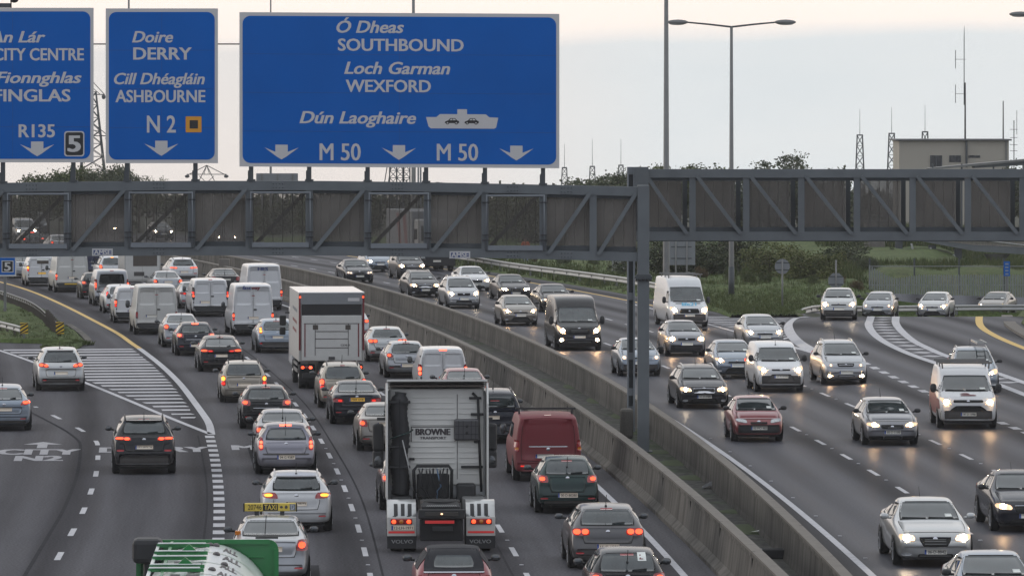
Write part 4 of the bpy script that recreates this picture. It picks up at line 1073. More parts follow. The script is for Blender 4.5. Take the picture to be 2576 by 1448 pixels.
for px0, px1, py0, py1 in ((2340.5, 2369, 391, 420), (2388.5, 2416.5, 391, 408), (2437, 2464.5, 391, 397), (2290, 2322, 500, 530), (2360, 2400, 500, 530)):
    w = bo(MB().box(pb(px0, py1, -.04), pb(px1, py0, .05)), 'window', 'window')
    a, b_ = pb(px0, py1), pb(px1, py0); fr = MB()
    for xx in (a.x, (a.x + b_.x) / 2, b_.x): fr.box((xx - .04 - bb.x, -.08, a.z - bb.z), (xx + .04 - bb.x, -.042, b_.z - bb.z))
    fr.obj('window_frame', M['steel_d'], w)
for (px, yt, r, label, y0_) in ((2431, 212, .09, 'tall rooftop aerial mast with short cross arms', 400), (2527, 258, .07, 'plain dark pole on the roof of the pale building', 352)):
    c = pb(px, 354, 1.5); root2 = empty('aerial_mast', (c.x, c.y, zt + .16), label, 'aerial')
    h = (354 - yt) * YB / FPX
    MB().tube([(0, 0, -.1), (0, 0, h)], [r, r * .7], 8).obj('mast_pole', M['signblack'], root2)
    if px == 2431:
        MB().tube([(-.1, 0, h - 2.2), (-.1, 0, h + 4.6), (-.08, 0, h + 5.6)], [.05, .045, .015], 6).obj('mast_extension', M['steel_d'], root2)
        for zz in (h + 2.3, h - 1.1):
            mb = MB().tube([(-1.0, 0, zz), (.1, 0, zz)], .025, 6); mb.tube([(-.95, 0, zz - .9), (-.95, 0, zz + .9)], .04, 6); mb.obj('dipole_aerial', M['galv_d'], root2)
        bo(MB().box((c.x - .1, YB - .25, zt - 2.6), (c.x + .1, YB - .02, zt)), 'mast_bracket', 'steel_d')
c = pb(2553, 354, 1.); root2 = empty('aerial_mast', (c.x, c.y, gb), 'short stepped aerial fixed beside the right end of the pale building', 'aerial'); h = zt - gb
MB().tube([(0, 0, 0), (0, 0, h + 2.0)], .05, 6).obj('mast_pole', M['steel_d'], root2); MB().tube([(.28, 0, h + .6), (.28, 0, h + 3.0)], .03, 6).obj('whip_aerial', M['galv_d'], root2)
mb = MB()
for z in (-1, -.4, .3, 1.1): mb.tube([(-.4, 0, h + z), (.35, 0, h + z)], .025, 6)
mb.obj('bracket_arms', M['steel_d'], root2)

# footbridge ramp on the right
YF = 430.
def pf(px, py, dy=0.): p = P(px, py, YF); return Vector((p.x, YF + dy, p.z))
gf = Hh(pf(2450, 0).x, YF); fb = Vector((pf(2450, 0).x, YF, gf))
root = empty('footbridge', fb, 'grey steel footbridge ramp with a roofed upper flight at the right edge', 'footbridge')
def fo(mb, n, m, sm=False): mb.v = [(x - fb.x, y - fb.y, z - fb.z) for x, y, z in mb.v]; return mb.obj(n, M[m], root, sm)
fo(MB().poly([pf(2270, 598), pf(2455, 632), pf(2580, 640), pf(2760, 646), pf(2760, 628), pf(2580, 622), pf(2450, 616), pf(2280, 594)], 2.2), 'deck', 'steel')
fo(MB().poly([pf(2270, 594, -.04), pf(2450, 616, -.04), pf(2580, 622, -.04), pf(2760, 628, -.04), pf(2760, 590, -.04), pf(2580, 586, -.04), pf(2450, 582, -.04), pf(2300, 560, -.04)], .04), 'parapet', 'meshpanel')
mb = MB(); mb.tube([pf(2300, 560, -.06), pf(2450, 582, -.06), pf(2580, 586, -.06), pf(2760, 590, -.06)], .05, 6); mb.tube([pf(2440, 600, -.1), pf(2580, 617, -.1)], .05, 6); fo(mb, 'handrail', 'galv')
fo(MB().poly([pf(2334, 423), pf(2450, 412), pf(2620, 397), pf(2620, 401.5), pf(2450, 418), pf(2340, 427)], 2.4), 'roof', 'galv_d'); fo(MB().poly([pf(2450, 418, .1), pf(2620, 403, .1), pf(2620, 413, .1), pf(2450, 423, .1)], 2.), 'roof_truss', 'steel_d')
mb = MB()
for px in (2347, 2420, 2500, 2575): mb.box(pf(px - 2, 600, .2), pf(px + 2, 412, .4))
fo(mb, 'canopy_posts', 'steel_d')
for px in (2263, 2347, 2412):
    fo(MB().box(Vector((pf(px - 9, 0).x, YF + .5, gf - .3)), Vector((pf(px + 9, 0).x, YF + 1.1, pf(0, 606 + (px - 2263) * .13).z))), 'column', 'steel_d')
mb = MB(); c = pf(2510, 640); mb.tube([(c.x, YF + 1, gf - .3), (c.x, YF + 1, c.z - .6), (c.x, YF + 1, c.z)], [.55, .55, 1.0], 14); fo(mb, 'pier', 'concrete_d', True)
mb = MB(); c = pf(2206, 640); mb.tube([(c.x, YF + 3, gf - .3), (c.x, YF + 3, pf(0, 590).z)], .8, 16); fo(mb, 'stair_drum', 'concrete', True)
mb = MB()
for a, b in (((2292, 612), (2312, 690)), ((2340, 622), (2360, 680)), ((2398, 640), (2416, 672))): mb.bar(pf(*a, -.2), pf(*b, -.2), .14, .14, (0, -1, 0))
fo(mb, 'brace', 'galv')
# low dark sheds and pale walls under the ramp
for px0, px1, py0, py1, Y, m, nm, lb in ((2180, 2235, 560, 690, 440, 'building', 'shed', 'pale low shed with railings above, behind the bushes'), (2280, 2332, 600, 700, 446, 'building', 'shed', 'pale shed wall between the dark footbridge columns'), (2332, 2420, 618, 700, 450, 'steel_d', 'shed', 'dark slatted shed under the footbridge ramp'), (2440, 2600, 636, 690, 470, 'building', 'wall', 'pale boundary wall beyond the footbridge')):
    a, b = P(px0, py1, Y), P(px1, py0, Y); g = Hh(a.x, Y)
    rt = empty('low_wall' if nm == 'wall' else 'storage_shed', ((a.x + b.x) / 2, Y, g), lb, nm)
    hw = (b.x - a.x) / 2; hh = b.z - g
    MB().box((-hw, 0, -.3), (hw, 3 if nm == 'shed' else .25, hh)).obj('wall', M[m], rt)
    MB().box((-hw - .1, -.1, hh), (hw + .1, 3.1 if nm == 'shed' else .35, hh + .1)).obj('roof' if nm == 'shed' else 'coping', M['roofgrey'], rt)
    if nm == 'shed':
        mb = MB()
        for k in range(6): mb.box((lerp(-hw, hw, (k + .5) / 6) - .03, -.06, hh * .25), (lerp(-hw, hw, (k + .5) / 6) + .03, -.005, hh * .9))
        mb.obj('slats', M['galv_d'] if m != 'steel_d' else M['steel'], rt)
# palisade fence
YP = 350.; xa, xb = P(2186, 0, YP).x, P(2700, 0, YP).x
root = empty('palisade_fence', (xa, YP, Hh(xa, YP)), 'tall grey-green palisade fence behind the slip road', 'fence')
pm = MB(); x = 0.
while x < xb - xa:
    t = sst(0, 3.5, x); h = lerp(1.55, 2.0, t) + rng.uniform(-.015, .015); g = Hh(xa + x, YP) - Hh(xa, YP)
    pm.box((x, 0, g), (x + .092, .02, g + h)); pm.add([(x, 0, g + h), (x + .092, 0, g + h), (x + .046, 0, g + h + .09)], [(0, 1, 2)]); x += .152
pm.obj('pales', M['fencepale'], root)
for z in (.35, 1.5): MB().box((0, .025, z), (xb - xa, .07, z + .05)).obj('rail', M['fencepale'], root)
x = 0.
while x < xb - xa: MB().box((x, .08, -.2), (x + .1, .18, 2.0)).obj('fence_post', M['steel_d'], root); x += 2.75
c = P(2531, 690, 349); g = Hh(c.x, 348.5); root = empty('location_sign', (c.x, 348.5, g), 'narrow blue upright sign on a post in front of the palisade fence', 'road sign')
z1 = P(0, 657, 348.5).z - g; z0 = P(0, 694, 348.5).z - g
MB().box((-.05, .02, -.1), (.05, .08, z1)).obj('post', M['galv_d'], root); MB().box((-.19, -.02, z0), (.19, .015, z1)).obj('plate', M['signblue'], root)
mb = MB()
for k in range(4): mb.box((-.1, -.026, lerp(z0, z1, (k + .6) / 4.4) - .05), (.1, -.021, lerp(z0, z1, (k + .6) / 4.4) + .05))
mb.obj('white_marks', M['bluesilver'], root)

# ------------------------------------------------------------------ trees and bushes
def crown_mesh(name, mlist, blobs, dens, leaf, seed, twigs=None):
    """foliage: leaf clumps scattered through overlapping lobes, with gaps between them"""
    r = random.Random(seed); mb = MB()
    for (cx, cy, cz, rx, ry, rz) in blobs:
        nclump = max(6, int(dens * rx * ry * rz ** .5 * 4))
        for _ in range(nclump):
            while True:
                d = Vector((r.gauss(0, 1), r.gauss(0, 1), r.gauss(0, 1)))
                if d.length > .1: break
            d.normalize(); k = r.uniform(.35, 1.0) ** .6 * r.uniform(.82, 1.12)
            c = Vector((cx + d.x * rx * k, cy + d.y * ry * k, cz + d.z * rz * k))
            if c.z < .02: c.z = r.uniform(.02, .3)
            s = leaf * r.uniform(1.2, 2.6)
            for _ in range(r.randint(7, 13)):
                p = c + Vector((r.gauss(0, s), r.gauss(0, s), r.gauss(0, s * .7)))
                a = Vector((r.gauss(0, 1), r.gauss(0, 1), r.gauss(0, .7))).normalized(); b = a.cross(Vector((r.gauss(0, 1), r.gauss(0, 1), r.gauss(0, 1)))).normalized()
                a *= leaf * r.uniform(.6, 1.2); b *= leaf * r.uniform(.35, .7)
                mb.add([p - a, p + b, p + a, p - b], [(0, 1, 2, 3)])
    me = bpy.data.meshes.new(name); me.from_pydata(mb.v, [], mb.f); me.materials.append(mlist); return me
def trunk_mb(h, r, sp, seed, n=7):
    rr = random.Random(seed); mb = MB(); mb.tube([(0, 0, -.3), (.03, 0, h * .3), (.05, .03, h * .55), (0, 0, h * .8)], [r * 1.25, r, r * .7, r * .3], 8)
    for i in range(n):
        a = rr.uniform(0, 2 * pi); z = h * rr.uniform(.25, .6); L = sp * rr.uniform(.5, .95)
        mb.tube([(0, 0, z), (cos(a) * L * .5, sin(a) * L * .5, z + L * .45), (cos(a) * L, sin(a) * L, z + L * .8)], [r * .45, r * .28, r * .1], 5)
    return mb
TREES = {}
def tree_kind(k, seed):
    r = random.Random(seed)
    if k == 'round': bl = [(0, 0, 3.6, 1.7, 1.7, 1.5)] + [(cos(a) * r.uniform(1.2, 1.9), sin(a) * 1.4, r.uniform(2.2, 4.4), r.uniform(.8, 1.3), 1.1, r.uniform(.7, 1.1)) for a in [r.uniform(0, 6.3) for _ in range(9)]]; h = 4.6
    elif k == 'airy': bl = [(cos(a) * r.uniform(.6, 2.2), sin(a) * r.uniform(.4, 1.6), r.uniform(2.9, 4.8), r.uniform(.5, .85), .7, r.uniform(.4, .6)) for a in [r.uniform(0, 6.3) for _ in range(15)]]; h = 4.8
    elif k == 'bush': bl = [(r.uniform(-2.2, 2.2), r.uniform(-1, 1), r.uniform(.7, 2.6), r.uniform(.9, 1.5), 1.1, r.uniform(.7, 1.2)) for _ in range(9)]; h = 3.4
    return bl, h
def tree(px, ytop, Y, k, m, sc, seed, label, cat='tree', name='tree', group='trees beyond the motorway', wide=1.0, lw=None):
    key = (k, m, seed)
    if key not in TREES:
        bl, h = tree_kind(k, seed)
        dens = {'round': 14, 'airy': 15, 'bush': 12}[k]
        TREES[key] = (crown_mesh('crown', M[m], bl, dens, {'round': .14, 'airy': .10, 'bush': .12}[k], seed), trunk_mb(h, .16 if k != 'bush' else .07, 1.7, seed, 9 if k == 'airy' else 6), max(b[2] + b[5] for b in bl))
    cm, tb, hh = TREES[key]
    c = P(px, ytop, Y); g = Hh(c.x, Y); s = (c.z - g) / hh
    if sc: s = sc
    root = empty(name, (c.x, Y, g if not sc else c.z - s * hh), label, cat, group, rng.uniform(0, 6))
    root.scale = (s * wide, s * wide, s)
    o = bpy.data.objects.new('crown', cm); COL.objects.link(o); o.parent = root
    tb2 = MB(); tb2.v = tb.v; tb2.f = tb.f; tb2.obj('trunk' if k != 'bush' else 'stem', M['bark'], root, True)
    return root
far = 'tree in the far tree line'
tl = [(120, 436, 520, 'round', 'leaf_mid', 1, .95, 'broad green tree at the left end of the clump below the city centre sign'), (196, 418, 530, 'round', 'leaf_mid', 2, .72, 'tallest green tree of the clump below the city centre sign'), (258, 424, 525, 'airy', 'leaf_dark', 3, .8, 'thin dark tree in the gap between the two left signs'),
      (298, 416, 535, 'round', 'leaf_dark', 4, .62, 'dark round tree below the Derry sign'), (350, 438, 540, 'airy', 'leaf_dark', 5, .62, 'small open-crowned tree right of the dark round tree'), (386, 446, 560, 'airy', 'leaf_mid', 6, .55, 'lowest little tree at the right end of the left clump'), (60, 500, 500, 'round', 'leaf_dark', 8, 1.0, 'dark tree behind the left end of the gantry mesh'),
      (1455, 458, 455, 'round', 'leaf_dark', 1, 1.0, 'dark tree at the left end of the row beside the gantry upright'), (1512, 446, 450, 'round', 'leaf_dark', 2, 1.1, 'dark dense tree in the row beside the gantry upright'), (1570, 434, 460, 'round', 'leaf_dark', 4, 1.0, 'dark tree immediately left of the gantry upright'), (1620, 423, 470, 'round', 'leaf_mid', 3, 1.0, 'tree whose top shows just right of the gantry upright'),
      (1690, 415, 480, 'airy', 'leaf_mid', 7, 1.0, 'open-crowned tree behind the thick lamp post'), (1755, 417, 475, 'round', 'leaf_mid', 5, 1.0, 'tree at the right end of the row behind the lamp posts'), (1970, 387, 480, 'airy', 'leaf_dark', 9, 1.05, 'lone open-crowned tree on the skyline above the right-hand gantry'), (1905, 424, 470, 'bush', 'leaf_dark', 11, 1.0, 'low scrubby tree at the foot of the lone skyline tree'), (2050, 424, 475, 'bush', 'leaf_dark', 12, 1.0, 'low scrubby tree right of the lone skyline tree'),
      (2590, 412, 520, 'round', 'leaf_dark', 6, .8, 'dark tree at the right edge beside the pale building')]
for px, yt, Y, k, m, sd, wd, lb in tl: tree(px, yt, Y, k, m, None, sd, lb, wide=wd)
# trees seen through the gantry mesh, and the hedge behind the verge
hid = [(620, 520, 540), (690, 505, 500), (760, 500, 520), (830, 498, 510), (905, 494, 500), (1090, 492, 500), (1150, 486, 480), (1215, 480, 470), (1280, 476, 465), (1345, 470, 455), (1400, 468, 450), (480, 520, 560)]
for i, (px, yt, Y) in enumerate(hid): tree(px, yt, Y, 'bush', 'leaf_dark' if i % 3 else 'leaf_mid', None, 21 + i % 5, 'tree seen through the brown mesh of the long gantry', wide=1.0, group='trees behind the gantry mesh')
bushes = [(1660, 592, 362, 'leaf_dark', 21, 1.2, 'dark bush immediately right of the gantry upright'), (1722, 596, 362, 'leaf_dark', 22, 1.2, 'dark bush behind the two-post sign back'), (1790, 588, 364, 'leaf_dark', 23, 1.2, 'tall dark bush left of the double-armed lamp post'), (1865, 592, 366, 'leaf_dark', 24, 1.2, 'dark bush right of the double-armed lamp post'), (1935, 604, 360, 'leaf_light', 25, 1.1, 'yellow-green bush above the round sign back'), (2010, 612, 356, 'leaf_light', 26, 1.25, 'largest yellow-green bush on the bank'), (2072, 628, 354, 'leaf_light', 27, 1.0, 'yellow-green bush right of the largest one'),
          (1880, 672, 346, 'leaf_mid', 28, .9, 'low green bush on the grass right of the double-armed lamp post'), (1838, 668, 352, 'leaf_mid', 29, .8, 'low green bush behind the foot of the double-armed lamp post'), (2110, 688, 345, 'leaf_rust', 30, .8, 'russet bush behind the eight-sided sign back'), (2152, 702, 344, 'leaf_rust', 31, .8, 'small russet bush at the end of the palisade fence'), (1765, 668, 354, 'leaf_rust', 32, .8, 'russet scrub behind the white van with the roof rack'), (1925, 684, 347, 'leaf_mid', 33, .7, 'low bush left of the round sign back post'), (2045, 690, 345, 'leaf_mid', 34, .8, 'green bush between the round and the eight-sided sign backs'),
          (2130, 596, 372, 'leaf_dark', 35, 1.2, 'dark bush left of the pale shed'), (2180, 640, 366, 'leaf_dark', 36, .8, 'dark bush in front of the pale shed'), (2245, 622, 425, 'leaf_dark', 37, .8, 'scrub around the first footbridge column'), (2300, 648, 420, 'leaf_mid', 38, .8, 'scrub below the footbridge between its columns'), (2375, 652, 415, 'leaf_mid', 39, .9, 'scrub in front of the dark slatted shed'), (2440, 640, 420, 'leaf_dark', 40, .9, 'scrub below the footbridge ramp beside the pier'), (2560, 655, 415, 'leaf_light', 41, .9, 'bright scrub under the footbridge at the right edge'), (2270, 600, 440, 'leaf_mid', 42, .7, 'bush climbing the pale shed wall')]
bushes += [(1255, 642, 395, 'leaf_mid', 43, .8, 'weedy bush behind the far crash barrier, leftmost of its row'), (1345, 646, 392, 'leaf_rust', 44, .8, 'russet weeds behind the far crash barrier'), (1415, 640, 388, 'leaf_dark', 45, .9, 'dark weedy bush left of the pale equipment cabinet'), (1492, 644, 386, 'leaf_mid', 46, .8, 'green bush close to the pale equipment cabinet'), (1600, 648, 378, 'leaf_rust', 47, .8, 'russet weeds between the cabinet and the gantry upright'), (1655, 652, 372, 'leaf_mid', 48, .8, 'weedy bush at the foot of the thick lamp post'),
           (2105, 604, 452, 'leaf_dark', 49, 1.7, 'dark scrub under the right-hand gantry, left of the pale sheds'), (2160, 612, 462, 'leaf_mid', 50, 1.7, 'green scrub beside the stair drum'), (2330, 618, 468, 'leaf_dark', 51, 1.7, 'dark scrub deep under the footbridge ramp'), (2400, 622, 472, 'leaf_dark', 52, 1.7, 'dark scrub behind the slatted shed'), (2480, 628, 476, 'leaf_dark', 53, 1.7, 'dark scrub behind the footbridge pier'), (2555, 632, 474, 'leaf_dark', 54, 1.7, 'dark scrub at the right edge behind the footbridge')]
for i, (px, yt) in enumerate([(2205, 664), (2262, 660), (2318, 664), (2372, 662), (2425, 660), (2470, 664), (2540, 662), (2590, 658)]): bushes.append((px, yt, 384 + (i % 3) * 6, ('leaf_rust', 'leaf_mid', 'leaf_dark')[i % 3], 60 + i, .9, ['low russet weeds on the mound behind the fence, leftmost', 'low green weeds on the mound left of the pale shed wall', 'low dark weeds on the mound below the ramp', 'russet weeds on the mound in front of the slatted shed', 'green weeds on the mound between shed and pier', 'dark weeds on the mound just left of the footbridge pier', 'russet weeds on the mound behind the narrow blue sign', 'green weeds on the mound at the right edge'][i]))
for px, yt, Y, m, sd, wd, lb in bushes: tree(px, yt, Y, 'bush', m, None, 21 + sd % 5, lb, 'bush', 'bush', 'bushes on the bank', wide=wd)
# far wood along the skyline behind everything, one mass
r = random.Random(9); mb = MB()
bl = []
for i in range(60):
    px = lerp(-200, 2800, i / 59); Y = r.uniform(600, 640); c = P(px, r.uniform(512, 530) if px < 1250 else r.uniform(470, 500), Y); g = Hh(c.x, Y)
    bl.append((c.x, Y, lerp(g, c.z, .5), r.uniform(2, 3.4), 2, max(.6, (c.z - g) * .5)))
me = crown_mesh('far_wood', M['leaf_dark'], bl, 1.6, .42, 77); o = bpy.data.objects.new('far_wood', me); COL.objects.link(o); o['kind'] = 'stuff'
# mound of rough grass behind the palisade fence
mb = MB(); nx = 26
for j, (Y, pyy) in enumerate(((352.5, None), (358, 690), (372, 668), (400, 672), (440, 690), (500, None))):
    for i in range(nx + 1):
        px = lerp(2085, 2900, i / nx); x = P(px, 0, Y).x
        z = Hh(x, Y) - .05 if pyy is None else max(Hh(x, Y) - .05, P(0, pyy + 5 * sin(i * .9) + (0 if i else 60), Y).z)
        mb.v.append((x, Y, z))
for j in range(5):
    for i in range(nx): mb.f.append((j*(nx+1)+i, j*(nx+1)+i+1, (j+1)*(nx+1)+i+1, (j+1)*(nx+1)+i))
struct(mb.obj('grass_mound', M['verge'], None, True))

r = random.Random(12); mb = MB()
for _ in range(5200):
    px = r.uniform(2095, 2700); t = r.random(); Y = lerp(353, 374, t); x = P(px, 0, Y).x; z = lerp(Hh(x, 353), P(0, 668, 372).z, min(1, t * 1.1)) - .1
    for k in range(4):
        a = r.uniform(0, pi); c, s_ = cos(a) * .05, sin(a) * .05; hh = r.uniform(.2, .75); dx, dy = r.uniform(-.25, .25), r.uniform(-.2, .2); lx = r.uniform(-.25, .25)
        mb.add([(x + dx - c, Y + dy - s_, z), (x + dx + c, Y + dy + s_, z), (x + dx + lx, Y + dy, z + hh)], [(0, 1, 2)])
for _ in range(6000):
    px = r.uniform(2060, 2720); Y = lerp(436, 540, r.random() ** 1.3); x = P(px, 0, Y).x; z = Hh(x, Y) - .3
    for k in range(4):
        a = r.uniform(0, pi); c, s_ = cos(a) * .09, sin(a) * .09; hh = r.uniform(.4, 1.5); dx, dy = r.uniform(-.4, .4), r.uniform(-.3, .3); lx = r.uniform(-.4, .4)
        mb.add([(x + dx - c, Y + dy - s_, z), (x + dx + c, Y + dy + s_, z), (x + dx + lx, Y + dy, z + hh)], [(0, 1, 2)])
o = mb.obj('mound_grass', M['leaf_mid']); o['kind'] = 'stuff'
# ------------------------------------------------------------------ road vehicles
# a vehicle's own axes: +Y forward, origin on the ground under its middle
def lay_hatch(s):
    L, H = s['L'], s['H']; hz, nz, cw, wt, rr, rz, tb, tz = (s[k] for k in ('hz', 'nz', 'cw', 'wt', 'rr', 'rz', 'tb', 'tz'))
    hw = s['W'] / 2; wr = s['wr'] * hw; bf, br = s.get('bf', hz - .06), s['br']
    st = [(0, nz - .12, .80, nz - .18, 0, .26), (.07, nz, .90, nz - .07, 0, .22), (.36, lerp(nz, hz, .55), .965, lerp(nz, hz, .5) - .05, 0, .2), (cw * .72, lerp(nz, hz, .92), .995, lerp(nz, hz, .85) - .05, 0, .2), (cw, hz + .01, 1, bf, .80 * hw, .2), (wt, H - .055, 1, lerp(bf, br, .3), wr * .985, .2), (lerp(wt, rr, .5), H, 1, lerp(bf, br, .6), wr, .2), (rr, rz, .985, br, wr * .95, .22)]
    if s.get('deck'):
        st += [(tb, tz, .975, tz - .06, .76 * hw, .22), (lerp(tb, L, .6), tz - .012, .955, tz - .075, 0, .24), (L - .06, tz - .05, .91, tz - .14, 0, .25), (L, tz - .17, .85, tz - .24, 0, .28)]
    else:
        st += [(lerp(rr, tb, .5), lerp(rz, tz, .48), .975, lerp(br, tz - .05, .5), lerp(wr * .95, s['wb'] * hw, .45), .22), (tb, tz, .955, tz - .06, s['wb'] * hw, .24), (L - .03, tz - .10, .92, tz - .16, s['wb'] * hw * .98, .25), (L, tz - .2, .88, tz - .26, s['wb'] * hw * .95, .28)]
    return st
def lay_van(s):
    L, H = s['L'], s['H']; hw = s['W'] / 2; wr = s['wr'] * hw; hz, nz, cw, wt, b = s['hz'], s['nz'], s['cw'], s['wt'], s['br']; rt = s.get('rt', .09)
    return [(0, nz - .16, .84, nz - .24, 0, .30), (.07, nz, .92, nz - .09, 0, .26), (.34, lerp(nz, hz, .6), .97, lerp(nz, hz, .5) - .06, 0, .24), (cw, hz, 1, hz - .08, .82 * hw, .24), (lerp(cw, wt, .62), lerp(hz, H - s['brow'], .66), 1, b, lerp(.84 * hw, wr * .96, .6), .24), (wt, H - s['brow'], 1, b, wr * .965, .24), (wt + .35, H - s['brow'] * .35, 1, b, wr * .985, .24), (wt + .9, H - .01, 1, b, wr, .24), (L * .62, H, 1, b, wr, .24), (L - .35, H - .015, 1, b, wr, .26), (L - .07, H - .05, .99, b, wr * .985, .28), (L, H - rt - .06, .965, b, wr * .95, .32)]
def body_mesh(s):
    st = (lay_van if s['kind'] == 'van' else lay_hatch)(s); L = s['L']; hw = s['W'] / 2; V = []; Fc = []; rings = []
    bz = s.get('bz', .58); bout = s.get('bout', .06)
    for si, (d, zt, wf, zb, wr, zl) in enumerate(st):
        w = hw * wf; p = [(0, zl), (.68 * w, zl), (.92 * w, zl + .015), (.978 * w, zl + .13), (w, lerp(zl, zb, .55)), (.988 * w, zb - .07), (.955 * w, zb)]
        if wr <= 0 or zt - zb < .14: p += [(.905 * w, lerp(zb, zt, .7)), (.86 * w, zt - .012), (.78 * w, zt - .002), (.42 * w, zt + .006), (0, zt + .01)]
        else:
            top = min(.09, (zt - zb) * .3)
            tk = .035 if s['kind'] == 'van' else .05
            p += [(lerp(.955 * w, wr, .5) + .018, lerp(zb, zt, .5)), (wr, zt - top), (wr - tk * .6, zt - tk * .7), (wr * .80, zt - .006), (0, zt + .012)]
        ring = []
        def yo(z, end):
            if z < bz: return bout
            return -.015 if end else 0
        e = si in (0, len(st) - 1) or (si == len(st) - 2)
        for sgn in (1, -1):
            for i, (x, z) in enumerate(p):
                if sgn < 0 and i in (0, 11): continue
                y = L / 2 - d
                if e: y += yo(z, True) * (1 if si == 0 else -1)
                V.append((sgn * x, y, z)); ring.append(len(V) - 1)
        R = ring[:12]; Lf = [ring[0]] + ring[12:] + [ring[11]]
        rings.append((R, Lf))
    for (R0, L0), (R1, L1) in zip(rings, rings[1:]):
        for i in range(11):
            Fc.append((R0[i], R0[i+1], R1[i+1], R1[i])[::-1]); Fc.append((L0[i], L1[i], L1[i+1], L0[i+1])[::-1])
    for (R, Lf), fl in ((rings[0], 0), (rings[-1], 1)):
        for i in range(11):
            q = [R[i], R[i+1], Lf[i+1], Lf[i]]; q = list(dict.fromkeys(q)); Fc.append(tuple(q[::-1] if fl else q))
    me = bpy.data.meshes.new('b'); me.from_pydata(V, [], Fc); me.update()
    bm = bmesh.new(); bm.from_mesh(me); bmesh.ops.recalc_face_normals(bm, faces=bm.faces); bm.to_mesh(me); bm.free()
    o = bpy.data.objects.new('b', me); COL.objects.link(o); md = o.modifiers.new('s', 'SUBSURF'); md.levels = md.render_levels = 2
    dg = bpy.context.evaluated_depsgraph_get(); m2 = bpy.data.meshes.new_from_object(o.evaluated_get(dg)); bpy.data.objects.remove(o); bpy.data.meshes.remove(me)
    m2.polygons.foreach_set('use_smooth', [True] * len(m2.polygons))
    return m2, BVHTree.FromPolygons([v.co for v in m2.vertices], [tuple(p.vertices) for p in m2.polygons])
def patch(bvh, ax, quad, nu=8, nv=5, off=.006, rnd=.22, skirt=.02, ref=0.):
    """a panel that follows the bodywork: quad = four corners (lower inner, lower outer, upper outer, upper inner) seen along ax"""
    V = []; Fc = []; Ns = []
    for j in range(nv + 1):
        for i in range(nu + 1):
            u, v = -1 + 2 * i / nu, -1 + 2 * j / nv
            uu, vv = u * sqrt(max(0, 1 - rnd * v * v / 1)), v * sqrt(max(0, 1 - rnd * u * u / 1))
            uu, vv = (uu + 1) / 2, (vv + 1) / 2
            a = lerp(lerp(quad[0][0], quad[1][0], uu), lerp(quad[3][0], quad[2][0], uu), vv); b = lerp(lerp(quad[0][1], quad[1][1], uu), lerp(quad[3][1], quad[2][1], uu), vv)
            if ax == 'rear': o, d = Vector((a, -12, b)), Vector((0, 1, 0))
            elif ax == 'front': o, d = Vector((a, 12, b)), Vector((0, -1, 0))
            elif ax == 'right': o, d = Vector((5, a, b)), Vector((-1, 0, 0))
            elif ax == 'left': o, d = Vector((-5, a, b)), Vector((1, 0, 0))
            else: o, d = Vector((a, b, 9)), Vector((0, 0, -1))
            h = bvh.ray_cast(o, d)
            if h[0] is None or (ref and ax in ('rear', 'front') and abs(h[0].y) < ref):
                g = o.copy(); g.y = math.copysign(ref or 2, g.y); h = bvh.find_nearest(g)
            n = h[1]
            if n.dot(d) > 0: n = -n
            V.append(h[0] + n * off); Ns.append(n)
    w = nu + 1
    for j in range(nv):
        for i in range(nu): Fc.append((j*w+i, j*w+i+1, (j+1)*w+i+1, (j+1)*w+i))
    edge = [i for i in range(w)] + [j*w+nu for j in range(1, nv + 1)] + [nv*w+i for i in range(nu - 1, -1, -1)] + [j*w for j in range(nv - 1, 0, -1)]
    b0 = len(V)
    for i in edge: V.append(V[i] - Ns[i] * skirt)
    m = len(edge)
    for k in range(m): Fc.append((edge[k], edge[(k+1) % m], b0 + (k+1) % m, b0 + k))
    return [tuple(v) for v in V], Fc
def mirror(vf): return [(-x, y, z) for x, y, z in vf[0]], [tuple(reversed(f)) for f in vf[1]]

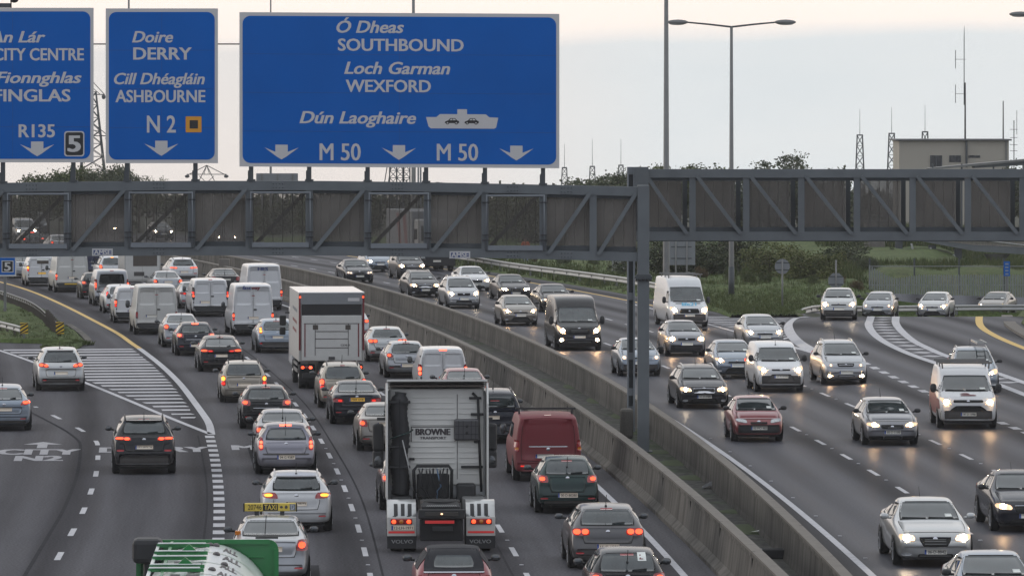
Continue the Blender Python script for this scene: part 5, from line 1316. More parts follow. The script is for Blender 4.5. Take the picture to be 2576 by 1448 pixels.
MODELS = {}
def make_model(key, s):
    """all the part meshes of one kind of vehicle: list of (name, verts, faces or mesh, material key or 'PAINT', smooth, parent index)"""
    me, bvh = body_mesh(s); L, W, H = s['L'], s['W'], s['H']; hw = W / 2; parts = []
    def add(name, vf, m, sm=True, par=None, opt=None):
        mm = bpy.data.meshes.new(name); mm.from_pydata([tuple(v) for v in vf[0]], [], vf[1])
        if sm: mm.polygons.foreach_set('use_smooth', [True] * len(mm.polygons))
        parts.append((name, mm, m, par, opt)); return len(parts) - 1
    mbvf = lambda mb: (mb.v, mb.f)
    parts.append(('body', me, 'PAINT', None, None))
    van = s['kind'] == 'van'
    R = s.get('wrad', .325); ax_f, ax_r = s.get('fa', .86), s.get('ra', .78)
    # wheels
    for y in (L / 2 - ax_f, -L / 2 + ax_r):
        for sg in (1, -1):
            xo = sg * (hw - .005); w_ = add('wheel', mbvf(MB().lathe_x([(-.12 * sg, .02), (-.12 * sg, R * .55), (-.02 * sg, R * .55), (-.02 * sg, .02)], (xo, y, R), 16)), 'hub')
            add('tyre', mbvf(MB().lathe_x([(-.225 * sg, R * .62), (-.22 * sg, R * .93), (-.19 * sg, R), (-.04 * sg, R), (.0, R * .95), (.012 * sg, R * .82), (.0, R * .66), (-.03 * sg, R * .62)], (xo, y, R), 28)), 'rubber', True, w_)
            rm = MB().lathe_x([(-.02 * sg, R * .56), (.004 * sg, R * .64), (-.005 * sg, R * .66)], (xo, y, R), 24); rm.lathe_x([(.003 * sg, .0), (.003 * sg, .055), (-.02 * sg, .06)], (xo, y, R), 10)
            for k in range(5):
                a = 2 * pi * k / 5 + .3; rm.bar((xo - .006 * sg, y + cos(a) * .04, R + sin(a) * .04), (xo - .006 * sg, y + cos(a) * R * .6, R + sin(a) * R * .6), .055, .02, (sg, 0, 0))
            add('rim', mbvf(rm), 'rim', False, w_)
            ar = MB(); n = 18; r1, r2 = R + .012, R + .055
            for k in range(n + 1):
                a = lerp(-.25, pi + .25, k / n)
                for r_ in (r1 - .1, r2): ar.v.append((sg * (hw + .0015), y + cos(a) * r_, R + sin(a) * r_))
            for k in range(n): ar.f.append((2*k, 2*k+1, 2*k+3, 2*k+2))
            if s.get('arch', 1): add('wheel_arch', mbvf(ar), 'trim', False)
    bumper_m = 'dirtytrim' if s.get('blackbump') else 'PAINT'
    # glass
    g = s.get('glassm', 'glass')
    def both(name, ax, quad, m, **k):
        vf = patch(bvh, ax, quad, **k); a = add(name, vf, m, True, k.get('par'))
        b = add(name, mirror(vf), m, True); return a, b
    def dual(name, ax, quad, m, par=None, **k):
        vf = patch(bvh, ax, quad, **k); p1, p2 = par if par else (None, None)
        return add(name, vf, m, True, p1), add(name, mirror(vf), m, True, p2)
    if s.get('rw'):
        zb, zt, wb, wt = s['rw']
        add('window_seal', patch(bvh, 'rear', [(-wb - .03, zb - .025), (wb + .03, zb - .025), (wt + .03, zt + .022), (-wt - .03, zt + .022)], 12, 6, .002, .10), 'seam')
        rwi = add('rear_window', patch(bvh, 'rear', [(-wb, zb), (wb, zb), (wt, zt), (-wt, zt)], 14, 7, .007, .09), s.get('rwm', g))
        if s.get('wiper', 1):
            y = bvh.ray_cast(Vector((.05, -12, zb + .06)), Vector((0, 1, 0)))[0].y
            add('rear_wiper', mbvf(MB().tube([(.0, y - .02, zb - .01), (.12, y - .03, zb + .035), (.40, y - .01, zb + .06)], .011, 5)), 'trim', True, rwi)
        # head restraints and rear seat backs seen as dark shapes behind the pane are left to the dark glass
    zb, zt, wb, wt = s['ws']
    add('window_seal', patch(bvh, 'front', [(-wb - .03, zb - .03), (wb + .03, zb - .03), (wt + .025, zt + .02), (-wt - .025, zt + .02)], 12, 8, .002, .08), 'seam')
    wsi = add('windscreen', patch(bvh, 'front', [(-wb, zb), (wb, zb), (wt, zt), (-wt, zt)], 14, 9, .007, .07), s.get('wsm', 'glass'))
    hit = lambda x, z: bvh.ray_cast(Vector((x, 12, z)), Vector((0, -1, 0)))[0]
    wp_ = MB()
    for x0, x1 in ((-.55, .02), (.08, .62)):
        a, b = hit(x0 * hw / .89, zb + .025), hit(x1 * hw / .89, zb + .035)
        if a and b: wp_.tube([a + Vector((0, .03, 0)), b + Vector((0, .03, .0))], .012, 5)
    add('wipers', mbvf(wp_), 'trim', True, wsi)
    st_ = hit(-wb * .72, zb + .10); add('tax_disc', patch(bvh, 'front', [(-wb * .78, zb + .04), (-wb * .55, zb + .04), (-wb * .54, zb + .10), (-wb * .76, zb + .10)], 2, 2, .010, .02, .004), 'sticker', True, wsi)
    for (ya, yb, z0, z1, ia, ib) in s['sw']:
        q = [(ya, z0), (yb, z0), (yb + ib, z1), (ya + ia, z1)]
        for ax in ('right', 'left'): add('side_window', patch(bvh, ax, q, 6, 4, .006, .10), g)
    # panels
    if s.get('tailgate'):
        zb, zt, wb, wt = s['tailgate']; q = [(-wb, zb), (wb, zb), (wt, zt), (-wt, zt)]
        add('panel_gap', patch(bvh, 'rear', [(-wb - .012, zb - .014), (wb + .012, zb - .014), (wt + .012, zt + .008), (-wt - .012, zt + .008)], 12, 5, .0025, .10), 'seam')
        add('tailgate' if not s.get('deck') else 'boot_lid', patch(bvh, 'rear', q, 12, 6, .007, .10), 'PAINT')
    if s.get('barn'):
        zb, zt, w0 = s['barn']
        for sg in (-1, 1):
            add('panel_gap', patch(bvh, 'rear', sorted_q(sg, .002, w0 + .012, zb - .012, zt + .012, s.get('barnt', .94)), 6, 8, .0025, .04), 'seam')
            d_ = add('rear_door', patch(bvh, 'rear', sorted_q(sg, .008, w0, zb, zt, s.get('barnt', .94)), 8, 10, .008, .04), 'PAINT')
            add('pressed_panel', patch(bvh, 'rear', sorted_q(sg, .07, w0 - .09, lerp(zb, zt, .50), zt - .12, .95), 6, 6, .013, .08), 'PAINT', True, d_)
            hg = MB()
            for zz in (lerp(zb, zt, .15), lerp(zb, zt, .8)):
                h_ = bvh.ray_cast(Vector((sg * (w0 + .01), -12, zz)), Vector((0, 1, 0)))[0]
                if h_: hg.box((h_.x - .03, h_.y - .03, zz - .035), (h_.x + .03, h_.y + .01, zz + .035), .008)
            add('hinge', mbvf(hg), 'trim', True, d_)
        y = bvh.ray_cast(Vector((.05, -12, lerp(zb, zt, .36))), Vector((0, 1, 0)))[0].y
        add('door_handle', mbvf(MB().box((.03, y - .035, lerp(zb, zt, .36)), (.17, y, lerp(zb, zt, .36) + .07), .012)), 'trim')
    if s.get('bonnet', 1) and not van:
        cw = s['cw']; add('panel_gap', patch(bvh, 'top', [(-hw * .80, L / 2 - .20), (hw * .80, L / 2 - .20), (hw * .84, L / 2 - cw + .1), (-hw * .84, L / 2 - cw + .1)], 10, 8, .002, .06), 'seam')
        add('bonnet', patch(bvh, 'top', [(-hw * .785, L / 2 - .215), (hw * .785, L / 2 - .215), (hw * .825, L / 2 - cw + .08), (-hw * .825, L / 2 - cw + .08)], 12, 10, .006, .06), 'PAINT')
    # bumpers
    bz0, bz1 = s.get('rb', (.26, .50)); bw = hw * s.get('bwf', .93)
    add('rear_bumper', patch(bvh, 'rear', [(-bw, bz0), (bw, bz0), (bw, bz1), (-bw, bz1)], 14, 5, .010, .06, .02, L / 2 - .25), bumper_m if not s.get('rbm') else s['rbm'])
    if s.get('rstep'): a, b = s['rstep']; add('bumper_insert', patch(bvh, 'rear', [(-bw * .8, a), (bw * .8, a), (bw * .84, b), (-bw * .84, b)], 12, 3, .016, .10), 'dirtytrim')
    fz0, fz1 = s.get('fb', (.22, .50)); add('front_bumper', patch(bvh, 'front', [(-bw, fz0), (bw, fz0), (bw, fz1), (-bw, fz1)], 14, 5, .008, .06, .02, L / 2 - .25), bumper_m if not s.get('fbm') else s['fbm'])
    for q, m_ in s.get('grille', []):
        gi = add('grille', patch(bvh, 'front', q, 10, 4, .014, .10), m_)
        zs = [p[1] for p in q]; xs = [abs(p[0]) for p in q]
        if m_ == 'seam':
            n = max(2, int((max(zs) - min(zs)) / .045))
            for k in range(1, n): z = lerp(min(zs), max(zs), k / n); add('grille_bar', patch(bvh, 'front', [(-min(xs) * .92, z - .007), (min(xs) * .92, z - .007), (min(xs) * .92, z + .007), (-min(xs) * .92, z + .007)], 6, 1, .020, .0, .008), s.get('gbar', 'trim'), True, gi)
    if s.get('grim'): q = s['grim']; add('grille_surround', patch(bvh, 'front', q, 10, 4, .011, .12), 'chrome')
    # plates
    pz, py_ = s.get('pr', .86), s.get('pf', .42); px = s.get('prx', 0)
    pr2 = add('rear_plate', patch(bvh, 'rear', [(px - .26, pz - .056), (px + .26, pz - .056), (px + .26, pz + .056), (px - .26, pz + .056)], 4, 1, .020, 0, .012), 'RPLATE')
    add('plate_band', patch(bvh, 'rear', [(px - .258, pz - .054), (px - .215, pz - .054), (px - .215, pz + .054), (px - .258, pz + .054)], 1, 1, .0225, 0, .004), 'band', True, pr2)
    pf2 = add('front_plate', patch(bvh, 'front', [(-.26, py_ - .056), (.26, py_ - .056), (.26, py_ + .056), (-.26, py_ + .056)], 4, 1, .022, 0, .014), 'plate')
    add('plate_band', patch(bvh, 'front', [(.215, py_ - .054), (.258, py_ - .054), (.258, py_ + .054), (.215, py_ + .054)], 1, 1, .0245, 0, .004), 'band', True, pf2)
    # lamps
    for q, m_, cores in s['tl']:
        p = dual('tail_light', 'rear', q, m_ or 'TLENS', None, nu=6, nv=5, off=.014, rnd=s.get('tlr', .25), ref=L / 2 - .55)
        for cq, cm in cores: dual('tail_lamp', 'rear', cq, cm, p, nu=4, nv=4, off=.021, rnd=.45, ref=L / 2 - .55)
    for q, cores in s['hl']:
        p = dual('headlight', 'front', q, 'HLENS', None, nu=6, nv=5, off=.013, rnd=.3, ref=L / 2 - .6)
        for (cx, cz, r_) in cores: dual('headlamp_bulb', 'front', [(cx - r_ * .8, cz - r_ * .75), (cx + r_ * .8, cz - r_ * .75), (cx + r_ * .8, cz + r_ * .75), (cx - r_ * .8, cz + r_ * .75)], 'HCORE', p, nu=4, nv=4, off=.022, rnd=.5, ref=L / 2 - .6)
    for q in s.get('fog', []):
        p = dual('fog_lamp', 'front', q, 'clearlens', None, nu=4, nv=3, off=.016, rnd=.45, ref=L / 2 - .5)
        cx, cz = (q[0][0] + q[1][0]) / 2, (q[0][1] + q[2][1]) / 2; dual('fog_bulb', 'front', [(cx - .035, cz - .035), (cx + .035, cz - .035), (cx + .035, cz + .035), (cx - .035, cz + .035)], 'FOG', p, nu=3, nv=3, off=.022, rnd=.5, ref=L / 2 - .5)
    for q in s.get('refl', []): dual('reflector', 'rear', q, 'reflector', None, nu=4, nv=2, off=.018, rnd=.3, ref=L / 2 - .4)
    if s.get('hb'): z, w_ = s['hb']; add('high_brake_light', patch(bvh, 'rear', [(-w_, z - .018), (w_, z - .018), (w_, z + .018), (-w_, z + .018)], 6, 1, .012, 0, .012), 'HB')
    bz_ = s.get('badge', (.0, .0))
    if bz_[0]: h_ = bvh.ray_cast(Vector((0, -12, bz_[0])), Vector((0, 1, 0)))[0]; add('rear_badge', mbvf(MB().ell((0, h_.y - .008, bz_[0]), (.055, .012, .05), 14, 6)), 'chrome')
    if bz_[1]: h_ = hit(0, bz_[1]); add('front_badge', mbvf(MB().ell((0, h_.y + .012, bz_[1]), (.06, .012, .05), 14, 6)), 'chrome')
    if s.get('strip'): z, w_ = s['strip']; add('chrome_strip', patch(bvh, 'rear', [(-w_, z - .014), (w_, z - .014), (w_, z + .014), (-w_, z + .014)], 10, 1, .016, 0, .014), 'chrome')
    # mirrors, roof fittings, exhaust
    my, mz = L / 2 - s.get('mird', s['cw'] + .42), s.get('mirz', s.get('bf', s['hz']) + .09)
    mw, mh = s.get('mirs', (.105, .072))
    for sg, ax in ((1, 'right'), (-1, 'left')):
        x0 = hw * .93; a = MB().ell((sg * (hw + .06 + mw * .4), my, mz), (mw, .075, mh), 14, 8, .8); a.tube([(sg * x0, my, mz - mh * .6), (sg * (hw + .05), my, mz - mh * .4)], .03, 6)
        i_ = add('wing_mirror', mbvf(a), 'MIRROR')
        add('mirror_glass', mbvf(MB().ell((sg * (hw + .06 + mw * .4), my - .055, mz), (mw * .84, .03, mh * .8), 14, 8, .8)), 'mirror', True, i_)
    if s.get('rails'):
        for sg in (1, -1):
            pts = []
            for k in range(7):
                y = lerp(L / 2 - s['wt'] - .15, -L / 2 + (L - s['rr']) + .12, k / 6); h_ = bvh.ray_cast(Vector((sg * s['wr'] * hw * .86, y, 9)), Vector((0, 0, -1)))[0]; pts.append(h_ + Vector((0, 0, .045 if 0 < k < 6 else -.01)))
            add('roof_rail', mbvf(MB().tube(pts, .02, 6)), s.get('railm', 'chrome'))
    if s.get('aerial'):
        d_, ln, rk = s['aerial']; h_ = bvh.ray_cast(Vector((0, L / 2 - d_, 9)), Vector((0, 0, -1)))[0]; ae = MB().ell(h_ + Vector((0, 0, .01)), (.03, .05, .025), 8, 5); ae.tube([h_, h_ + Vector((0, -rk, ln))], .009, 5); add('aerial', mbvf(ae), 'trim')
    if s.get('spoil'):
        z, w_, dp = s['spoil']; y = bvh.ray_cast(Vector((0, -12, z - .05)), Vector((0, 1, 0)))[0].y
        sp = MB(); n = 8
        for k in range(n + 1):
            x = lerp(-w_, w_, k / n); e = 1 - (abs(2 * k / n - 1)) ** 4 * .5
            sp.v += [(x, y + .12, z + .01), (x, y - dp * e, z - .015), (x, y - dp * e, z - .045), (x, y + .08, z - .05)]
        for k in range(n):
            for q in range(4): sp.f.append((4*k+q, 4*k+(q+1) % 4, 4*k+4+(q+1) % 4, 4*k+4+q))
        sp.f += [(3, 2, 1, 0), (4*n, 4*n+1, 4*n+2, 4*n+3)]
        add('spoiler', mbvf(sp), 'PAINT', False)
    ex = s.get('exh', .45)
    add('exhaust', mbvf(MB().tube([(-ex, -L / 2 + .4, .24), (-ex, -L / 2 - .03, .24)], .035, 10)), 'hub')
    add('underbody', mbvf(MB().box((-hw * .8, -L / 2 + .2, .17), (hw * .8, L / 2 - .2, .3))), 'trim', False)
    for fn in s.get('extra', []): fn(add, bvh, s, mbvf)
    MODELS[key] = (s, parts, bvh)
    return parts
def sorted_q(sg, x0, x1, zb, zt, tp):
    return [(x0, zb), (x1, zb), (x1 * tp, zt), (x0, zt)] if sg > 0 else [(-x1, zb), (-x0, zb), (-x0, zt), (-x1 * tp, zt)]

def vehicle(key, col, name, loc, rz, label, cat, group, tail='on', head='on', **o):
    """copies every part of a vehicle kind onto a new vehicle: own paint, own lamps"""
    head = head if o.get('side') == 'R' else 'off'
    s, parts, bvh = MODELS[key]
    root = empty(name, loc, label, cat, group, rz)
    sub = {'PAINT': col, 'TLENS': 'redlens' if tail != 'all' else 'tail_on', 'HLENS': 'head_on' if head in ('on', 'white') else 'clearlens', 'HCORE': {'on': 'head_core', 'white': 'head_white', 'dim': 'head_dim'}.get(head, 'clearlens'), 'FOG': 'head_core' if o.get('fog') else 'clearlens', 'HB': 'brake_core' if tail == 'brake' else ('amber_on' if o.get('hbamber') else 'redlens'), 'RPLATE': o.get('plate', 'plate_lit' if tail != 'off' else 'plate'), 'MIRROR': o.get('mirc', 'trim'),
           'CORE': {'on': 'tail_core', 'brake': 'brake_core', 'off': 'redlens', 'all': 'tail_core', 'amber': 'amber_on'}[tail], 'CORE2': {'on': 'tail_on', 'brake': 'brake_core', 'off': 'redlens', 'all': 'tail_core', 'amber': 'tail_on'}[tail]}
    made = []
    for nm, me, m, par, opt in parts:
        if nm in o.get('skip', ()): made.append(None); continue
        ob = bpy.data.objects.new(nm, me); COL.objects.link(ob)
        mk = sub.get(m, m)
        if o.get('remat') and nm in o['remat']: mk = o['remat'][nm]
        if not me.materials: me.materials.append(M[mk])
        ob.material_slots[0].link = 'OBJECT'; ob.material_slots[0].material = M[mk]
        ob.parent = root if par is None or made[par] is None else made[par]
        made.append(ob)
    if o.get('reg'):
        rear = o.get('side', 'L') == 'L'; z = s.get('pr', .86) if rear else s.get('pf', .42); px = s.get('prx', 0) if rear else 0
        sg = -1 if rear else 1
        h = bvh.ray_cast(Vector((px, sg * 12, z)), Vector((0, -sg, 0)))[0]
        v, f = text_fit(o['reg'], -.185, .235, -.034, .068, 0, .015, lambda x, y: Vector((px + (x if rear else -x), h.y + sg * (.0275), z + y)))
        t = obj('plate_lettering', v, f, M['platetext'])
        pl = [ob for ob, p in zip(made, parts) if p[0] == ('rear_plate' if rear else 'front_plate')][0]; t.parent = pl
    return root

# ---- shapes of lamps -------------------------------------------------
def Q(x0, x1, z0, z1, sk=0., sk2=0.): return [(x0, z0), (x1, z0 + sk2), (x1, z1 + sk2), (x0 + sk, z1)]
def spec(kind='hatch', **k):
    d = dict(kind=kind, L=4.2, W=1.78, H=1.47, hz=.97, nz=.70, cw=1.10, wt=1.95, rr=3.55, rz=1.40, tb=4.02, tz=.98, wr=.70, wb=.80, br=.95, rw=(1.00, 1.33, .60, .50), ws=(1.03, 1.36, .69, .55), tailgate=(.56, .94, .56, .58), sw=[(.12, .95, .98, 1.33, .02, -.42), (-.95, .06, .98, 1.34, .18, .0)], tl=[], hl=[([(.46, .60), (.80, .66), (.78, .76), (.44, .71)], [(.62, .675, .055)])], grille=[([(-.40, .60), (.40, .60), (.42, .67), (-.42, .67)], 'seam'), ([(-.45, .25), (.45, .25), (.40, .35), (-.40, .35)], 'seam')], refl=[Q(.52, .72, .40, .44)], hb=(1.36, .14), badge=(.86, .72), aerial=(3.3, .28, .25))
    d.update(k); return d
def sw_of(L, cw, wt, rr, tb, z0, z1, post=.5):
    """two side windows between the screen and the tail"""
    a, b = L / 2 - cw - .25, L / 2 - tb + .25; ia = -(wt - cw) * .78; m = lerp(a, b, post)
    return [(m + .04, a, z0, z1, 0, ia), (b, m - .04, z0, z1, (tb - rr) * .55, 0)]
def tl_wide(z0, z1, x0, x1, core=True): return [(Q(x0, x1, z0, z1), None, [(Q(x0 + .03, lerp(x0, x1, .46), z0 + .025, z1 - .025), 'CORE'), (Q(lerp(x0, x1, .54), x1 - .03, z0 + .025, z1 - .025), 'CORE')])]
def tl_corner(z0, z1, x0, x1): return [(Q(x0, x1, z0, z1, .03, .02), None, [(Q(lerp(x0, x1, .35), lerp(x0, x1, .85), lerp(z0, z1, .3), lerp(z0, z1, .8)), 'CORE')])]
def tl_tall(z0, z1, x0, x1, cz=.45): return [([(x0, z0), (x1, z0), (x1 - .04, z1), (x0 + .01, z1)], None, [(Q(x0 + .02, x1 - .03, lerp(z0, z1, cz - .14), lerp(z0, z1, cz + .14)), 'CORE'), (Q(x0 + .02, x1 - .04, lerp(z0, z1, cz + .2), lerp(z0, z1, cz + .4)), 'CORE2')])]

def car(key, kind='hatch', **k):
    s = spec(kind, **k)
    if 'sw' not in k: s['sw'] = sw_of(s['L'], s['cw'], s['wt'], s['rr'], s['tb'], s['br'] + .03, s['rz'] - .07)
    make_model(key, s)
# the kinds standing on the road
car('hatch_six', W=1.80, tl=tl_wide(.80, .955, .42, .82), rstep=(.26, .36), pr=.54, tailgate=(.62, .96, .56, .60), rw=(1.03, 1.34, .63, .52), badge=(.88, .72), refl=[Q(.55, .75, .38, .425)])
car('hatch_four', W=1.745, L=4.15, H=1.44, tl=tl_corner(.80, .97, .55, .80), pr=.50, tailgate=(.60, .95, .52, .56), rw=(1.0, 1.32, .60, .52), rstep=(.42, .47))
car('hatch_small', W=1.67, L=3.65, H=1.50, tb=3.50, rr=3.1, rz=1.43, hz=1.0, wt=1.75, cw=.95, tl=tl_corner(.82, 1.0, .50, .77), pr=.50, tailgate=(.58, .97, .45, .48), rw=(1.04, 1.38, .58, .50), badge=(.94, .72), rstep=(.24, .36), ws=(1.05, 1.39, .65, .53), hl=[([(.42, .62), (.74, .70), (.72, .82), (.42, .72)], [(.58, .70, .055)])])
car('hatch_round', W=1.78, L=4.25, H=1.47, rr=3.3, rz=1.40, tb=4.0, tz=1.0, tl=tl_tall(.72, 1.08, .66, .80, .3), pr=.52, tailgate=(.62, .94, .56, .60), rw=(1.02, 1.30, .60, .46), badge=(.90, .74), hb=(1.39, .17), rstep=(.585, .625), refl=[])
car('hatch_sport', W=1.76, L=4.25, H=1.44, tl=tl_corner(.78, .97, .52, .82), pr=.46, tailgate=(.58, .92, .54, .56), rw=(.99, 1.30, .62, .52), strip=(.72, .44), badge=(.84, .72))
car('hatch_tallamp', W=1.84, L=4.34, H=1.49, tl=tl_tall(.86, 1.20, .64, .80, .25), pr=.70, tailgate=(.56, .94, .56, .58), rw=(1.0, 1.34, .58, .50), badge=(.88, .74), rstep=(.28, .50), hl=[([(.48, .60), (.82, .70), (.80, .80), (.50, .73)], [(.64, .70, .06)])], refl=[Q(.66, .78, .40, .47)])
car('hatch_executive', W=1.83, L=4.6, H=1.44, rr=3.4, rz=1.37, tb=4.42, tz=1.02, tl=[([(.30, .80), (.84, .84), (.86, .94), (.30, .88)], None, [(Q(.56, .80, .83, .90), 'CORE'), (Q(.34, .52, .82, .87), 'CORE2')])], pr=.66, tailgate=(.56, .78, .54, .56), rw=(1.01, 1.30, .64, .52), badge=(.0, .72), rstep=(.24, .40))
car('hatch_wedge', W=1.86, L=4.78, H=1.50, rr=3.7, rz=1.42, tb=4.6, tz=1.02, tl=[([(.52, .84), (.86, .90), (.88, 1.06), (.58, .96)], None, [(Q(.62, .80, .90, .98), 'CORE'), (Q(.80, .87, .92, 1.0), 'CORE')])], pr=.72, tailgate=(.58, .80, .56, .60), rw=(1.04, 1.36, .62, .52), badge=(.88, .72), rstep=(.24, .36))
S_ = dict(deck=1, wiper=0, aerial=(3.7, .3, .3))
car('saloon', W=1.76, L=4.65, H=1.48, rr=3.35, rz=1.42, tb=4.0, tz=1.08, br=.98, tl=[([(.56, .80), (.83, .80), (.80, 1.04), (.60, 1.04)], None, [(Q(.62, .76, .86, .99), 'CORE')])], pr=.84, tailgate=(.66, 1.0, .55, .58), rw=(1.11, 1.37, .64, .54), badge=(.0, .73), hb=None, **S_)
car('saloon_executive', W=1.77, L=4.55, H=1.43, rr=3.25, rz=1.37, tb=3.95, tz=1.04, br=.95, tl=[(Q(.46, .80, .74, .88, 0, .02), None, [(Q(.5, .64, .77, .85), 'CORE2')])], pr=.84, tailgate=(.62, .98, .52, .56), rw=(1.07, 1.32, .62, .52), badge=(.93, .72), hb=None, **S_)
car('saloon_plain', W=1.76, L=4.57, H=1.45, rr=3.3, rz=1.39, tb=3.95, tz=1.06, br=.96, tl=tl_corner(.76, .98, .56, .82), pr=.84, tailgate=(.62, .99, .52, .56), rw=(1.09, 1.34, .63, .53), badge=(.0, .72), hb=None, refl=[Q(.5, .72, .38, .42)], **S_)
car('saloon_luxury', W=1.84, L=5.0, H=1.47, hz=.98, nz=.74, cw=1.45, wt=2.2, rr=3.5, rz=1.41, tb=4.3, tz=1.08, br=.98, tl=tl_corner(.78, .98, .54, .84), pr=.84, rw=(1.11, 1.36, .64, .54), badge=(.0, .66), hb=None, ws=(1.03, 1.37, .70, .57), hl=[([(.46, .60), (.82, .64), (.83, .77), (.48, .74)], [(.66, .68, .085)])], grille=[([(-.27, .50), (.27, .50), (.38, .69), (-.38, .69)], 'seam'), ([(-.42, .24), (.42, .24), (.40, .32), (-.40, .32)], 'seam')], gbar='galv_d', fog=[Q(.55, .78, .28, .36)], pf=.37, grim=[(-.29, .485), (.29, .485), (.40, .705), (-.40, .705)], **S_)
car('estate', W=1.81, L=4.7, H=1.48, rr=4.15, rz=1.43, tb=4.50, tz=1.02, br=.98, tl=[([(.44, .84), (.85, .88), (.86, .99), (.52, 1.0)], None, [(Q(.60, .80, .895, .965), 'amber_on')])], pr=.72, tailgate=(.58, .98, .55, .60), rw=(1.06, 1.36, .60, .52), badge=(.92, .72), rails=1, railm='lightsilver', refl=[Q(.55, .74, .40, .44)], aerial=(3.9, .3, .25), rstep=(.20, .27), spoil=(1.42, .50, .10))
car('estate_old', W=1.71, L=4.3, H=1.50, rr=3.85, rz=1.46, tb=4.18, tz=.98, br=.95, wr=.74, wb=.84, tl=[(Q(.66, .82, .62, .98), None, [(Q(.68, .80, .80, .95), 'amber_on'), (Q(.68, .80, .65, .77), 'CORE2')])], pr=.66, tailgate=(.54, .94, .58, .62), rw=(1.0, 1.38, .63, .55), badge=(.88, .7), rails=1, railm='trim', refl=[], hb=None)
car('estate_sporty', W=1.82, L=4.84, H=1.48, rr=4.2, rz=1.43, tb=4.6, tz=1.0, br=.97, tl=tl_wide(.80, .95, .45, .84), rails=1, railm='lightsilver', rw=(1.03, 1.35, .6, .5), hl=[([(.46, .60), (.84, .64), (.83, .78), (.46, .73)], [(.66, .69, .06)])], grille=[([(-.34, .55), (.34, .55), (.38, .71), (-.38, .71)], 'seam'), ([(-.5, .25), (.5, .25), (.42, .37), (-.42, .37)], 'seam')], grim=[(-.36, .535), (.36, .535), (.40, .73), (-.40, .73)], badge=(.88, .72), pf=.44, fog=[Q(.58, .76, .27, .35)])
car('people_carrier', W=1.84, L=4.34, H=1.64, hz=1.06, nz=.76, cw=.95, wt=1.95, rr=3.75, rz=1.55, tb=4.14, tz=1.06, br=1.02, wr=.70, tl=[([(.40, .88), (.84, .92), (.82, 1.04), (.62, 1.08)], None, [(Q(.48, .63, .92, 1.0), 'CORE'), (Q(.66, .80, .94, 1.03), 'CORE')])], pr=.68, tailgate=(.56, .84, .54, .58), rw=(1.10, 1.46, .66, .50), ws=(1.12, 1.52, .72, .56), badge=(.94, .8), hb=(1.54, .12), refl=[Q(.54, .70, .40, .45)], rstep=(.24, .50), bz=.62, spoil=(1.55, .5, .08))
car('people_carrier_tall', W=1.75, L=4.35, H=1.63, hz=1.05, nz=.78, cw=1.0, wt=1.95, rr=3.85, rz=1.55, tb=4.16, tz=1.04, br=1.0, wr=.73, tl=[(Q(.64, .83, .66, 1.06), None, [(Q(.68, .81, .86, 1.02), 'CORE'), (Q(.68, .80, .72, .82), 'CORE2')])], pr=.66, tailgate=(.54, 1.0, .58, .62), rw=(1.06, 1.46, .63, .55), ws=(1.1, 1.5, .69, .57), rails=1, railm='trim', hb=(1.5, .08), badge=(.95, .78))
car('people_carrier_front', W=1.76, L=4.65, H=1.66, hz=1.06, nz=.78, cw=1.05, wt=2.0, rr=4.0, rz=1.58, tb=4.45, tz=1.05, br=1.0, wr=.74, tl=tl_tall(.8, 1.2, .66, .82), rw=(1.08, 1.48, .62, .55), ws=(1.12, 1.52, .70, .58), rails=1, railm='lightsilver', hl=[([(.44, .68), (.80, .72), (.80, .90), (.62, .88)], [(.58, .75, .05)])], grille=[([(-.30, .70), (.30, .70), (.34, .82), (-.34, .82)], 'seam'), ([(-.34, .30), (.34, .30), (.32, .38), (-.32, .38)], 'seam')], gbar='chrome', fog=[Q(.52, .76, .30, .40)], badge=(.9, .76), pf=.48)
car('off_roader', W=1.85, L=4.48, H=1.67, hz=1.10, nz=.86, cw=1.05, wt=1.95, rr=3.9, rz=1.58, tb=4.26, tz=1.12, br=1.06, wr=.70, wrad=.35, tl=[([(.36, .98), (.84, 1.02), (.85, 1.10), (.40, 1.09)], None, [(Q(.42, .58, 1.0, 1.07), 'CORE'), (Q(.60, .82, 1.02, 1.075), 'CORE')])], pr=.80, tailgate=(.68, 1.06, .56, .60), rw=(1.18, 1.50, .62, .54), ws=(1.16, 1.55, .71, .56), badge=(1.02, .84), refl=[Q(.58, .80, .68, .735)], rstep=(.26, .56), bz=.70, rails=1, railm='trim', hb=(1.56, .16), spoil=(1.57, .52, .10), wiper=1, aerial=(3.75, .22, .06), rb=(.30, .62))
car('off_roader_boxy', W=1.77, L=4.45, H=1.72, hz=1.12, nz=.88, cw=1.1, wt=1.9, rr=4.1, rz=1.65, tb=4.36, tz=1.12, br=1.06, wr=.76, wb=.86, wrad=.36, tl=[(Q(.62, .84, .88, 1.02), None, [(Q(.66, .82, .90, 1.0), 'CORE')])], pr=.84, prx=-.12, tailgate=(.62, 1.06, .6, .64), rw=(1.16, 1.54, .64, .57), ws=(1.16, 1.58, .69, .59), badge=(1.0, .86), rails=1, railm='trim', refl=[Q(.58, .78, .42, .46)], hl=[([(.48, .74), (.82, .76), (.82, .92), (.48, .90)], [(.66, .83, .075)])], grille=[([(-.40, .72), (.40, .72), (.42, .90), (-.42, .90)], 'seam'), ([(-.5, .32), (.5, .32), (.46, .45), (-.46, .45)], 'seam')], gbar='chrome', pf=.55, rb=(.3, .6))
